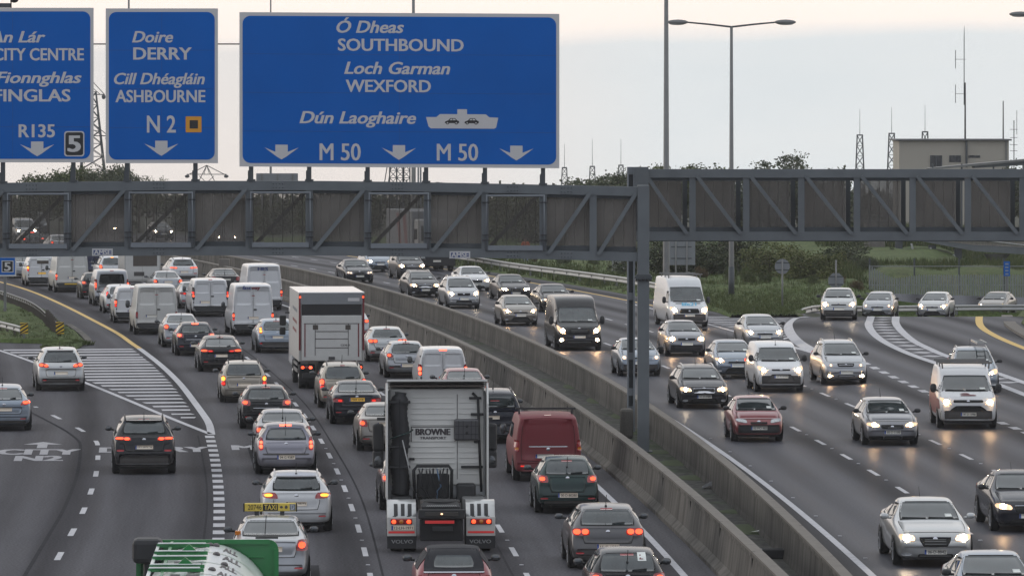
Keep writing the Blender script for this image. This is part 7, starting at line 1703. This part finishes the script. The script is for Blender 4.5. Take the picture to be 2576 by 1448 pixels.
tk = MB(); n = 48; zc = 1.84; rt = 1.14
for j in range(9):
    y = -lerp(.06, 9.5, j / 8)
    for i in range(n):
        a = 2 * pi * i / n; tk.v.append((cos(a) * rt, y, zc + sin(a) * rt))
for j in range(8):
    for i in range(n): tk.f.append((j*n+i, j*n+(i+1) % n, (j+1)*n+(i+1) % n, (j+1)*n+i))
tk.f += [tuple(range(n))[::-1], tuple(8*n+i for i in range(n))]
tank = tk.obj('tank', M['tankwhite'], root, True)
gb_ = MB()
for y in (-.12, -2.2, -4.4, -6.8, -9.4):
    for i in range(n):
        a, a2 = 2 * pi * i / n, 2 * pi * (i + 1) / n
        b0 = len(gb_.v)
        for aa in (a, a2): gb_.v += [(cos(aa) * (rt + .004), y - .03, zc + sin(aa) * (rt + .004)), (cos(aa) * (rt + .004), y + .03, zc + sin(aa) * (rt + .004))]
        gb_.f.append((b0, b0 + 1, b0 + 3, b0 + 2))
gb_.obj('tank_bands', M['tgreen'], tank)
def on_tank(x, dz=0): return zc + sqrt(max(.01, rt * rt - x * x)) + dz
for k, y in enumerate((-1.3, -3.0, -4.1, -5.9, -6.6)):   # catwalk cross bars on the left of the crown
    MB().bar((-.86, y, on_tank(0) + .05), (.06, y, on_tank(0) + .05), .06, .06).obj('catwalk_bar', M['tgreen'], root)
    MB().box((-.84, y - .08, on_tank(0) + .084), (.0, y + .02, on_tank(0) + .10)).obj('bar_top', M['tankwhite'], root)
    if k in (1, 3): MB().poly([(-.42, y - .03, on_tank(0) + .06), (-.10, y - .03, on_tank(0) + .06), (-.26, y - .03, on_tank(0) + .21)], .05).obj('hatch_bracket', M['tgreen'], root)
for x in (-.84, -.62): MB().bar((x, -.2, on_tank(0) + .02), (x, -9.0, on_tank(0) + .02), .04, .05).obj('catwalk_rail', M['tankwhite'] if x < -.7 else M['tgreen'], root)
mb = MB()
for y in (-.8, -1.9, -2.3, -3.5, -4.6, -5.0, -6.2, -7.0):
    for x in (-.50, -.22):
        mb.box((x, y - .32, on_tank(x + .1, .012)), (x + .22, y, on_tank(x + .1, .02)))
mb.obj('catwalk_treads', M['print'], root)
mb = MB()
for x0, x1, y in ((.30, .55, -1.5), (.32, .62, -3.2), (.30, .58, -5.0), (.28, .56, -6.6)):
    v, f = text_fit('ALL', x0, x1, y, .8, 0, .05, lambda x, h: Vector((x, h, on_tank(x, .006)))); mb.add(v, f)
mb.obj('lettering', M['print'], tank)
mb = MB()
for x, y in ((.2, -2.5), (.36, -4.2), (.18, -5.8), (.05, -.6), (.16, -.6)): mb.ell((x, y, on_tank(x, .0)), (.07, .2, .05), 8, 5)
mb.obj('filler_caps', M['print'], tank, True)
sn = MB(); sn.box((-1.31, -.75, hz_ - .36), (-.78, -.12, hz_ + .07), .09); sn.box((-1.12, -.6, 1.0), (-.84, -.15, hz_ - .25), .08); sn.obj('air_intake', M['duct'], root)
cb = MB().box((-1.22, .7, .9), (1.22, 2.6, 2.72), .12).obj('cab', M['tgreen'], root); lbox(root, 'windscreen', (-1.05, 2.58, 1.7), (1.05, 2.63, 2.5), 'glass', .02, cb)
lbox(root, 'chassis', (-.5, -9.4, .5), (.5, 2.4, .95), 'trim'); lbox(root, 'wiper_arm', (.85, -.02, hz_ + .02), (1.25, .02, hz_ + .05), 'trim')
for sg in (-1, 1):
    for y in (-8.4, -7.1, -1.0, 1.7): lorry_wheel(root, sg * 1.22, y, .5, sg, y < 0)

# oncoming articulated lorry far off
g_ = G(1097, 682); root = empty('articulated_lorry', (0, 0, 0), 'far oncoming articulated lorry with a red and white body behind the gantry mesh', 'lorry', RIGHT); sl = dXR(350) * 1.0
place(root, g_, heading(sl) + pi)
lbox(root, 'trailer', (-1.25, -13.5, 1.1), (1.25, -2.2, 3.9), 'signgrey', .04); cb = lbox(root, 'cab', (-1.2, -1.7, .5), (1.2, .3, 3.4), 'dirtywhite', .10)
for k in range(2): MB().poly([(1.255, -4 - k * 2.6, 1.5), (1.255, -5.2 - k * 2.6, 1.5), (1.255, -6.4 - k * 2.6, 3.7), (1.255, -5 - k * 2.6, 3.7)], .004, 'x').obj('red_side_print', M['vanred'], root); MB().poly([(-1.255, -4 - k * 2.6, 1.5), (-1.255, -5.2 - k * 2.6, 1.5), (-1.255, -6.4 - k * 2.6, 3.7), (-1.255, -5 - k * 2.6, 3.7)], .004, 'x').obj('red_side_print', M['vanred'], root)
lbox(root, 'windscreen', (-1.05, .28, 2.0), (1.05, .33, 3.0), 'glass', .02, cb); lbox(root, 'bumper', (-1.22, .2, .35), (1.22, .42, 1.25), 'charcoal', .06, cb); lbox(root, 'front_plate', (-.26, .42, .62), (.26, .44, .74), 'plate', 0, cb); lbox(root, 'grille', (-.8, .28, 1.3), (.8, .33, 1.85), 'seam', 0, cb)
for sg in (-1, 1):
    lbox(root, 'headlight', (sg * 1.1, .42, .85), (sg * .8, .44, 1.0), 'clearlens', 0, cb); lbox(root, 'wing_mirror', (sg * 1.5, .1, 2.1), (sg * 1.28, .2, 2.8), 'trim', .03, cb)
    for y in (-.6, -4.5, -10, -11.3): lorry_wheel(root, sg * 1.2, y, .5, sg, y < -1)
# luton-bodied van with patched rear doors
g_ = G(361, 735); root = empty('luton_van', (0, 0, 0), 'dirty cream box van with two dark patches on its rear doors, below the long gantry', 'van', LEFT); place(root, g_ + Vector((0, -.9, 0)), heading(dXL(330)))
lbox(root, 'box_body', (-1.05, 0, .65), (1.05, 3.6, 2.45), 'dirtywhite', .03); lbox(root, 'rear_door', (-.98, -.02, .75), (-.01, .0, 2.36), 'cream', .008); lbox(root, 'rear_door', (.01, -.02, .75), (.98, .0, 2.36), 'cream', .008)
lbox(root, 'dark_patch', (-.55, -.03, 1.55), (.85, -.021, 2.22), 'rustpost'); lbox(root, 'dark_patch', (-.5, -.03, .98), (.1, -.021, 1.22), 'dirtytrim'); cb = lbox(root, 'cab', (-.95, 3.6, .5), (.95, 5.2, 2.2), 'white', .15)
for sg in (-1, 1):
    lbox(root, 'tail_light', (sg * 1.0, -.02, .45), (sg * .7, .05, .58), 'redlens', .01)
    for y in (1.0, 4.5): lorry_wheel(root, sg * .98, y, .36, sg, False)
lbox(root, 'rear_bumper', (-1.0, -.03, .36), (1.0, .08, .5), 'trim', .01)

# ------------------------------------------------------------------ everything else on the road
def go(key, col, px, py, label, cat, side='L', name=None, slope=None, at=None, **o):
    s = MODELS[key][0]
    g = G(px, py) if at is None else Vector((P(px, 0, at).x, at, Hh(P(px, 0, at).x, at)))
    sl = slope if slope is not None else (dXL(g.y) if side == 'L' else dXR(g.y))
    f = Vector((sl, 1, 0)).normalized()
    if side == 'L': c = g + f * (s['L'] / 2 - s.get('ra', .78)); rz = heading(sl)
    else: c = g + f * (s['L'] / 2 - s.get('fa', .86)); rz = heading(sl) + pi
    c.z = g.z
    return vehicle(key, col, name or {'van': 'panel_van'}.get(cat, cat.replace(' ', '_')), c, rz, label, cat, LEFT if side == 'L' else RIGHT, side=side, **o)
# --- away from us, near to far
go('open_top', 'red', 1140, 1542, 'dark red open-top car with black fabric hood right behind the tractor unit', 'car', reg='05-D-17756')
go('hatch_small', 'black', 1575, 1556, 'black small car with a white learner plate in its rear window at the bottom edge', 'hatchback', name='hatchback_car', remat={'rear_bumper': 'black'})
go('hatch_six', 'grey', 1524.7, 1426, 'dark grey hatchback with double round-cornered red tail lamps beside the median wall', 'hatchback', name='hatchback_car', reg='11-C-1585')
go('hatch_small', 'green', 1423.8, 1287, 'dark green small hatchback between the red van and the dark grey hatchback', 'hatchback', name='hatchback_car', reg='00-D-80280')
go('van_red', 'vanred', 1373.5, 1206, 'dark red van with a roof bar next to the white tractor unit', 'van', tail='off', remat={'reflector': 'tail_on'})
go('off_roader_boxy', 'navy', 1242, 1112, 'black off-roader half hidden behind the white tractor unit, just ahead of the red van', 'off-roader', name='off_roader', mirc='trim')
tx = go('saloon', 'silver', 681, 1468, 'silver taxi saloon with a yellow roof sign behind the green tanker', 'taxi', name='taxi_car', tail='on', mirc='trim', skip=('aerial',))
go('estate', 'white', 745, 1333, 'white estate car with amber-lit tail lamps and roof rails, just ahead of the taxi', 'estate car', name='estate_car', reg='11-C-3572')
go('hatch_round', 'lilac', 718.4, 1189.6, 'lilac grey hatchback with tall lit brake lamps beside the windscreen edges', 'hatchback', name='hatchback_car', tail='brake', reg='04-G-9287')
go('saloon_plain', 'midgrey', 711, 1150, 'grey saloon hidden closely ahead of the lilac grey hatchback', 'saloon car', name='saloon_car')
go('saloon_plain', 'black', 1037, 1280, 'black saloon mostly hidden behind the left side of the tractor unit', 'saloon car', name='saloon_car')
go('hatch_sport', 'black', 668.8, 1076, 'black hatchback with a chrome strip under its tailgate glass', 'hatchback', name='hatchback_car', remat={'rear_plate': 'plate_y'})
go('estate_old', 'beige', 612, 1010, 'pale beige old estate with amber and red tail lamps left of the box lorry', 'estate car', name='estate_car')
go('people_carrier_tall', 'beige', 860.8, 1024, 'beige people carrier right behind the box lorry', 'people carrier', name='people_carrier')
go('saloon_executive', 'navy', 895.6, 1064, 'black saloon with a yellow rear plate behind the beige people carrier', 'saloon car', name='saloon_car', plate='plate_y', reg='F309 GVK')
go('saloon_plain', 'bronze', 968, 1131, 'bronze grey saloon half hidden by the left edge of the tractor unit', 'saloon car', name='saloon_car', reg=None)
go('saloon_plain', 'red', 1168, 1030, 'dark red saloon whose roof shows just above the tractor unit', 'saloon car', name='saloon_car')
go('van_small', 'white', 1109.5, 995, 'small white van with bright brake lamps beyond the tractor unit', 'van', tail='brake')
go('hatch_four', 'silver', 1020.5, 948, 'silver older hatchback just left of the small white van with bright brake lamps', 'hatchback', name='hatchback_car', reg=None)
go('hatch_six', 'lightsilver', 972, 908, 'pale silver hatchback right of the box lorry', 'hatchback', name='hatchback_car')
go('hatch_six', 'white', 880, 854, 'white hatchback hidden ahead of the box lorry with one tail lamp showing', 'hatchback', name='hatchback_car')
go('hatch_tallamp', 'bluesilver', 695, 886, 'blue silver hatchback half hidden by the left side of the box lorry', 'hatchback', name='hatchback_car', remat={'tail_lamp': 'amber_on'})
go('hatch_executive', 'black', 554, 933, 'black sloping-back hatchback with a lamp strip across its tail', 'hatchback', name='hatchback_car')
go('hatch_sport', 'navy', 490.5, 893, 'black hatchback between the silver saloon and the black sloping-back car', 'hatchback', name='hatchback_car', tail='brake')
go('saloon', 'silver', 455.8, 872, 'silver saloon with round lit tail lamps behind the big cream van', 'saloon car', name='saloon_car')
v31 = go('van_large', 'white', 633, 843, 'tall white van with red and dark lettering over its rear doors', 'van')
v32 = go('van_large', 'white', 660, 779, 'tall white van with short dark lettering, ahead of the lettered white van', 'van')
go('van_mid', 'white', 525.8, 795, 'white van with black tall tail lamp columns and low rear doors', 'van', remat={'tail_light': 'trim'})
go('van_master', 'cream', 391, 840, 'big cream van with unlit low tail lamps, largest in the left queue', 'van', tail='off')
go('van_small', 'white', 331, 811, 'small white van with lit left tail lamp beside the big cream van', 'van')
go('hatch_tallamp', 'white', 303, 786, 'white hatchback squeezed between the small white van and the silver minibus', 'hatchback', name='hatchback_car')
go('van_window', 'silver', 278, 768, 'silver minibus with a wide dark rear window', 'minibus', name='minibus')
go('hatch_small', 'black', 238, 751, 'black small car beside the silver minibus, near the yellow line', 'hatchback', name='hatchback_car')
go('van_large', 'cream', 178, 734, 'tall off-white van with a yellow step bar in the left lane', 'van')
v40 = go('van_tunnel', 'white', 101, 719, 'small white van with a yellow plate and a brown panel sticker', 'van', plate='plate_y')
go('saloon_plain', 'silver', 57, 699, 'pale saloon just right of the little blue junction sign', 'saloon car', name='saloon_car', slope=-.14, tail='off')
go('people_carrier_tall', 'white', 281, 708, 'white people carrier with a bright amber high lamp beside the dirty cream box van', 'people carrier', name='people_carrier', hbamber=1)
go('off_roader', 'white', 459, 716, 'white off-roader with red lit lamps below the gantry', 'off-roader', name='off_roader')
go('saloon_plain', 'silver', 419.6, 745, 'silver saloon ahead of the big cream van with one red lamp', 'saloon car', name='saloon_car')
go('saloon_executive', 'silver', 488, 775, 'silver car half hidden by the white van with black lamp columns', 'saloon car', name='saloon_car')
go('saloon_plain', 'black', 565.5, 738, 'black saloon ahead of the white vans, close to the median wall', 'saloon car', name='saloon_car', tail='off')
go('van_large', 'darkblue', 234, 700, 'dark blue high van almost hidden behind the gantry beam', 'van', tail='off')
go('hatch_sport', 'charcoal', 81, 630, 'dark car with red lamps seen through the left end of the gantry mesh', 'hatchback', name='hatchback_car', tail='brake')
go('saloon', 'white', 152, 641, 'pale-roofed saloon seen through the left end of the gantry mesh', 'saloon car', name='saloon_car')
# --- the lanes at the far left
go('people_carrier', 'lightsilver', 151, 981, 'silver people carrier beside the hatched area, in the slip lanes', 'people carrier', name='people_carrier', slope=-.125)
go('hatch_wedge', 'bluesilver', 8, 1081, 'blue silver hatchback cut by the left edge of the picture', 'hatchback', name='hatchback_car', slope=-.13, reg=None)
go('off_roader', 'black', 362, 1189, 'black off-roader with slim lit tail lamps in the slip lane', 'off-roader', name='off_roader', slope=-.075, reg='152-WX-26')
# --- towards us
go('saloon_luxury', 'lightsilver', 2344, 1419, 'pale silver luxury saloon with very bright headlamps near the median wall', 'saloon car', 'R', name='saloon_car', head='white', mirc='lightsilver', reg='06-D-8842')
go('saloon_front', 'navy', 2579, 1333, 'black saloon cut by the right edge with one bright headlamp', 'saloon car', 'R', name='saloon_car')
go('saloon_plain', 'bluesilver', 2508, 1574, 'blue grey car at the bottom right corner, only its roof and screen showing', 'saloon car', 'R', name='saloon_car', head='off')
go('hatch_sporty_front', 'midgrey', 2237, 1117, 'grey hatchback with amber-white headlamps in the middle oncoming lane', 'hatchback', 'R', name='hatchback_car', reg='05-D-5185')
v26 = go('van_custom', 'white', 2431, 1075, 'white and red van with roof bars, largest of the oncoming vans at the right', 'van', 'R', slope=.005, reg='141-D-13986')
go('small_front', 'red', 1903, 1108, 'dark red small car with unlit headlamps beside the median wall', 'hatchback', 'R', name='hatchback_car', head='off', reg='02-MO-483')
go('estate_sporty', 'charcoal', 1766, 1025, 'charcoal estate with a chrome-framed grille right of the gantry upright', 'estate car', 'R', name='estate_car', head='white', reg='141-D-37895')
go('van_small', 'white', 1958, 984, 'small white van with dusty grey bumper in the oncoming lanes', 'van', 'R', remat={'front_bumper': 'dirtytrim'}, reg='141-D-20389')
go('people_carrier_front', 'silver', 2121, 965, 'silver people carrier with roof rails and low bright fog lamps', 'people carrier', 'R', name='people_carrier', head='dim', fog=1)
go('hatch_front', 'bluesilver', 1848, 950, 'blue silver car half hidden behind the small white van with dusty bumper', 'hatchback', 'R', name='hatchback_car')
go('hatch_front', 'silver', 1918, 875, 'silver car behind the small white van, near the hatched nose', 'hatchback', 'R', name='hatchback_car', head='white')
go('fusion_front', 'midgrey', 1721.6, 894, 'grey square-lamped hatchback in front of the white van with the roof rack', 'hatchback', 'R', name='hatchback_car')
v12 = go('van_sprinter_rack', 'white', 1727.7, 822, 'tall white van with a ladder rack right of the gantry upright', 'van', 'R', mirc='trim')
go('small_tall_front', 'bluesilver', 1606, 944, 'pale blue car split by the gantry uprights', 'hatchback', 'R', name='hatchback_car', head='dim')
go('van_master', 'charcoal', 1452, 880, 'black van with headlamps and low fog lamps lit, left of the gantry uprights', 'van', 'R', fog=1, remat={'body': 'black', 'bonnet': 'black'})
go('saloon_front', 'black', 1398, 784, 'black car hidden behind the black van', 'saloon car', 'R', name='saloon_car', head='dim')
go('hatch_front', 'bronze', 1304.8, 818, 'bronze hatchback with bright warm headlamps, just left of the black van', 'hatchback', 'R', name='hatchback_car')
go('saloon_twinlamp_front', 'charcoal', 1292, 755, 'dark saloon behind the bronze hatchback, headlamps lit', 'saloon car', 'R', name='saloon_car')
go('off_roader_front', 'silver', 1162, 775, 'silver off-roader with roof rails beside the median wall, headlamps lit', 'off-roader', 'R', name='off_roader', head='white')
go('saloon_front', 'white', 1193, 732, 'white saloon behind the silver off-roader', 'saloon car', 'R', name='saloon_car', head='white')
go('estate_sporty', 'charcoal', 1065, 746.8, 'dark estate with very bright headlamps ahead of the silver off-roader', 'estate car', 'R', name='estate_car', head='white')
go('saloon_twinlamp_front', 'navy', 900, 711, 'black saloon with twin amber rings of light, nearest the median wall below the gantry', 'saloon car', 'R', name='saloon_car', head='dim')
go('hatch_front', 'bluesilver', 951, 684, 'pale car half hidden behind the black twin-lamped saloon', 'hatchback', 'R', name='hatchback_car', head='white')
go('off_roader_boxy', 'charcoal', 1031.7, 701, 'dark square off-roader with bright headlamps below the gantry beam', 'off-roader', 'R', name='off_roader', head='white')
go('small_tall_front', 'lightsilver', 2110, 804, 'pale small car coming over the slip road crest, headlamps bright', 'hatchback', 'R', name='hatchback_car', slope=.058, head='white')
go('hatch_front', 'silver', 2210, 0, 'silver hatchback with its wheels hidden by the slip road crest', 'hatchback', 'R', name='hatchback_car', at=318, slope=.15, head='dim')
go('hatch_front', 'lightsilver', 2349, 0, 'pale silver car second from the right behind the slip road crest', 'hatchback', 'R', name='hatchback_car', at=320, slope=.19)
go('hatch_sporty_front', 'bronze', 2499, 0, 'bronze car with dazzling headlamps, rightmost behind the slip road crest', 'hatchback', 'R', name='hatchback_car', at=336, slope=.27)
go('people_carrier_front', 'bluesilver', 2452, 986, 'pale people carrier with a ladder on its roof, hidden behind the white and red van', 'people carrier', 'R', name='people_carrier', slope=.01)
lad = G(2452, 986)
go('van_small', 'silver', 64, 606, 'pale van with bright headlamps seen through the left end of the gantry mesh', 'van', 'R', head='white')
go('van_mid', 'charcoal', 90, 588, 'dark van behind the pale van at the left end of the gantry mesh', 'van', 'R', head='off')
go('saloon_front', 'charcoal', 305, 593, 'dark car with a warm headlamp behind the second mesh panel', 'saloon car', 'R', name='saloon_car', head='on')
go('hatch_front', 'charcoal', 408, 604, 'dark car with two white headlamps behind the third mesh panel', 'hatchback', 'R', name='hatchback_car', head='white')
go('hatch_front', 'grey', 567, 620, 'car with two warm headlamps behind the fourth mesh panel', 'hatchback', 'R', name='hatchback_car', head='on')
go('hatch_front', 'midgrey', 240, 578, 'farthest pale car glimpsed through the gantry mesh', 'hatchback', 'R', name='hatchback_car', head='dim')

# ---- writing and extras on particular vehicles
def decal_text(root, key, t, x0, x1, z, cap, m, rear=True, ital=0., bold=.03):
    s, parts, bvh = MODELS[key]; sg = -1 if rear else 1
    def to(x, y):
        X = x if rear else -x
        h = bvh.ray_cast(Vector((X, sg * 12, y)), Vector((0, -sg, 0)))
        q = h[0] if h[0] is not None else bvh.find_nearest(Vector((X, sg * s['L'] / 2, y)))[0]
        return q + Vector((0, sg * .018, 0))
    v, f = text_fit(t, x0, x1, z, cap, ital, bold, to); return obj('lettering', v, f, M[m], root)
decal_text(v31, 'van_large', 'fast', -.50, -.10, 2.20, .16, 'plateblue', True, .2, .05); decal_text(v31, 'van_large', 'way', -.08, .34, 2.20, .16, 'vanred', True, .2, .05)
decal_text(v32, 'van_large', 'HES', -.34, .20, 2.12, .16, 'plateblue', True, 0, .05)
s_, p_, b_ = MODELS['van_tunnel']
vf = patch(b_, 'rear', [(-.28, 1.36), (.42, 1.36), (.42, 1.68), (-.28, 1.68)], 6, 4, .016, .02, .008); obj('panel_sticker', vf[0], vf[1], M['rustpost'], v40)
vf = patch(b_, 'rear', [(-.28, 1.56), (.42, 1.56), (.42, 1.68), (-.28, 1.68)], 6, 2, .020, .02, .008); obj('sticker_header', vf[0], vf[1], M['sticker'], v40)
decal_text(v40, 'van_tunnel', 'TUNNEL', -.25, .39, 1.585, .085, 'signblack', True, 0, .03)
t_ = decal_text(v12, 'van_sprinter_rack', 'life21', -.34, .42, 1.06, .15, 'cyan', False, .2, .04)
s_, p_, b_ = MODELS['van_custom']
for q in ([(-.34, 1.085), (.28, 1.085), (.20, 1.115), (-.22, 1.12)], [(-.12, 1.13), (.30, 1.14), (.10, 1.165), (-.02, 1.16)]):
    vf = patch(b_, 'front', q, 6, 2, .016, .3, .006); obj('red_swoosh', vf[0], vf[1], M['vanred'], v26)
for ax in ('left', 'right'):
    vf = patch(b_, ax, [(-2.3, .45), (1.9, .45), (1.2, 1.02), (-2.3, 1.35)], 12, 5, .008, .03); obj('red_side_panel', vf[0], vf[1], M['vanred'], v26)
    vf = patch(b_, ax, [(1.4, .66), (2.28, .66), (2.05, .98), (1.35, 1.0)], 6, 4, .010, .2); obj('red_wing_panel', vf[0], vf[1], M['vanred'], v26)
# taxi roof sign and side repeater
s_, p_, b_ = MODELS['saloon']; zt = s_['H']; L2 = s_['L'] / 2; ty_ = L2 - 2.35
sg_ = MB().box((-.60, ty_ - .06, zt + .05), (.58, ty_ + .06, zt + .235), .02).obj('roof_sign', M['tyellow'], tx)
MB().box((-.625, ty_ - .07, zt + .045), (-.595, ty_ + .07, zt + .24), .01).obj('sign_end', M['signblack'], sg_); MB().box((.572, ty_ - .07, zt + .045), (.60, ty_ + .07, zt + .24), .01).obj('sign_end', M['signblack'], sg_)
for x in (-.32, .26): MB().box((x - .05, ty_ - .05, zt - .03), (x + .05, ty_ + .05, zt + .055)).obj('sign_foot', M['trim'], sg_)
MB().box((-.18, ty_ - .064, zt + .065), (.16, ty_ - .0605, zt + .22)).obj('sign_panel', M['signblack'], sg_)
MB().box((.43, ty_ - .064, zt + .07), (.56, ty_ - .0605, zt + .215)).obj('sign_panel', M['bluesilver'], sg_)
for t, x0, x1, m in (('20746', -.52, -.21, 'signblack'), ('TAXI', -.15, .13, 'tyellow'), ('D', .46, .53, 'signwhite')):
    v, f = text_fit(t, x0, x1, zt + .09, .115, 0, .0 if m == 'signblack' else .02, lambda x, y: Vector((x, ty_ - .067, y))); obj('lettering', v, f, M[m], sg_)
for k, x in enumerate((.24, .35)): MB().ell((x, ty_ - .063, zt + .145), (.035, .004, .04 if k else .03), 10, 6).obj('sign_mark', M['rustpost'], sg_)
h_ = b_.ray_cast(Vector((-.70, -12, 1.13)), Vector((0, 1, 0)))[0]
MB().box((-.80, h_.y - .02, 1.10), (-.67, h_.y + .06, 1.20), .015).obj('amber_repeater', M['amberlens'], tx)
MB().tube([(-.13, -L2 + .75, 1.12), (-.10, -L2 + .70, 1.55)], .010, 5).obj('aerial', M['trim'], tx)
# learner plate in the rear window of the black small car
lr = [o for o in COL.objects if o.get('label', '').startswith('black small car with a white learner')][0]
s_, p_, b_ = MODELS['hatch_small']; vf = patch(b_, 'rear', [(.22, 1.24), (.40, 1.24), (.39, 1.40), (.215, 1.40)], 2, 2, .016, .02, .006); ob_ = obj('learner_plate', vf[0], vf[1], M['sticker'], lr)
def tol(x, y): return b_.ray_cast(Vector((x, -12, y)), Vector((0, 1, 0)))[0] + Vector((0, -.03, .0))
v, f = text_fit('L', .265, .33, 1.285, .085, 0, .06, tol); obj('lettering', v, f, M['vanred'], ob_)
# ladder carried on the people carrier's roof
root = empty('ladder', lad + Vector((.35, 2.2, 1.80)), 'aluminium ladder strapped on the roof of the hidden people carrier', 'ladder')
mb = MB()
for x in (-.17, .17): mb.bar((x, -1.3, 0), (x, 1.6, 0), .07, .04)
for k in range(10): mb.bar((-.17, -1.2 + k * .3, 0), (.17, -1.2 + k * .3, 0), .03, .03)
mb.obj('ladder_frame', M['galv'], root)
# step bar of the tall off-white van
sb = [o for o in COL.objects if o.get('label', '').startswith('tall off-white van with a yellow')][0]
MB().box((-.45, -2.92, .46), (.75, -2.84, .53), .01).obj('step_bar', M['signyellow'], sb)

# ------------------------------------------------------------------ thin evening haze over the whole place
hz_m = bpy.data.materials.new('evening_haze'); hz_m.use_nodes = True
n_ = hz_m.node_tree.nodes; n_.remove(n_['Principled BSDF'])
v_ = n_.new('ShaderNodeVolumePrincipled'); v_.inputs['Color'].default_value = (.97, .97, .98, 1); v_.inputs['Density'].default_value = .00010; v_.inputs['Anisotropy'].default_value = .2
hz_m.node_tree.links.new(v_.outputs[0], n_['Material Output'].inputs['Volume'])
o = MB().box((-2200, -60, -60), (2200, 2560, 46)).obj('haze', hz_m); o['kind'] = 'stuff'
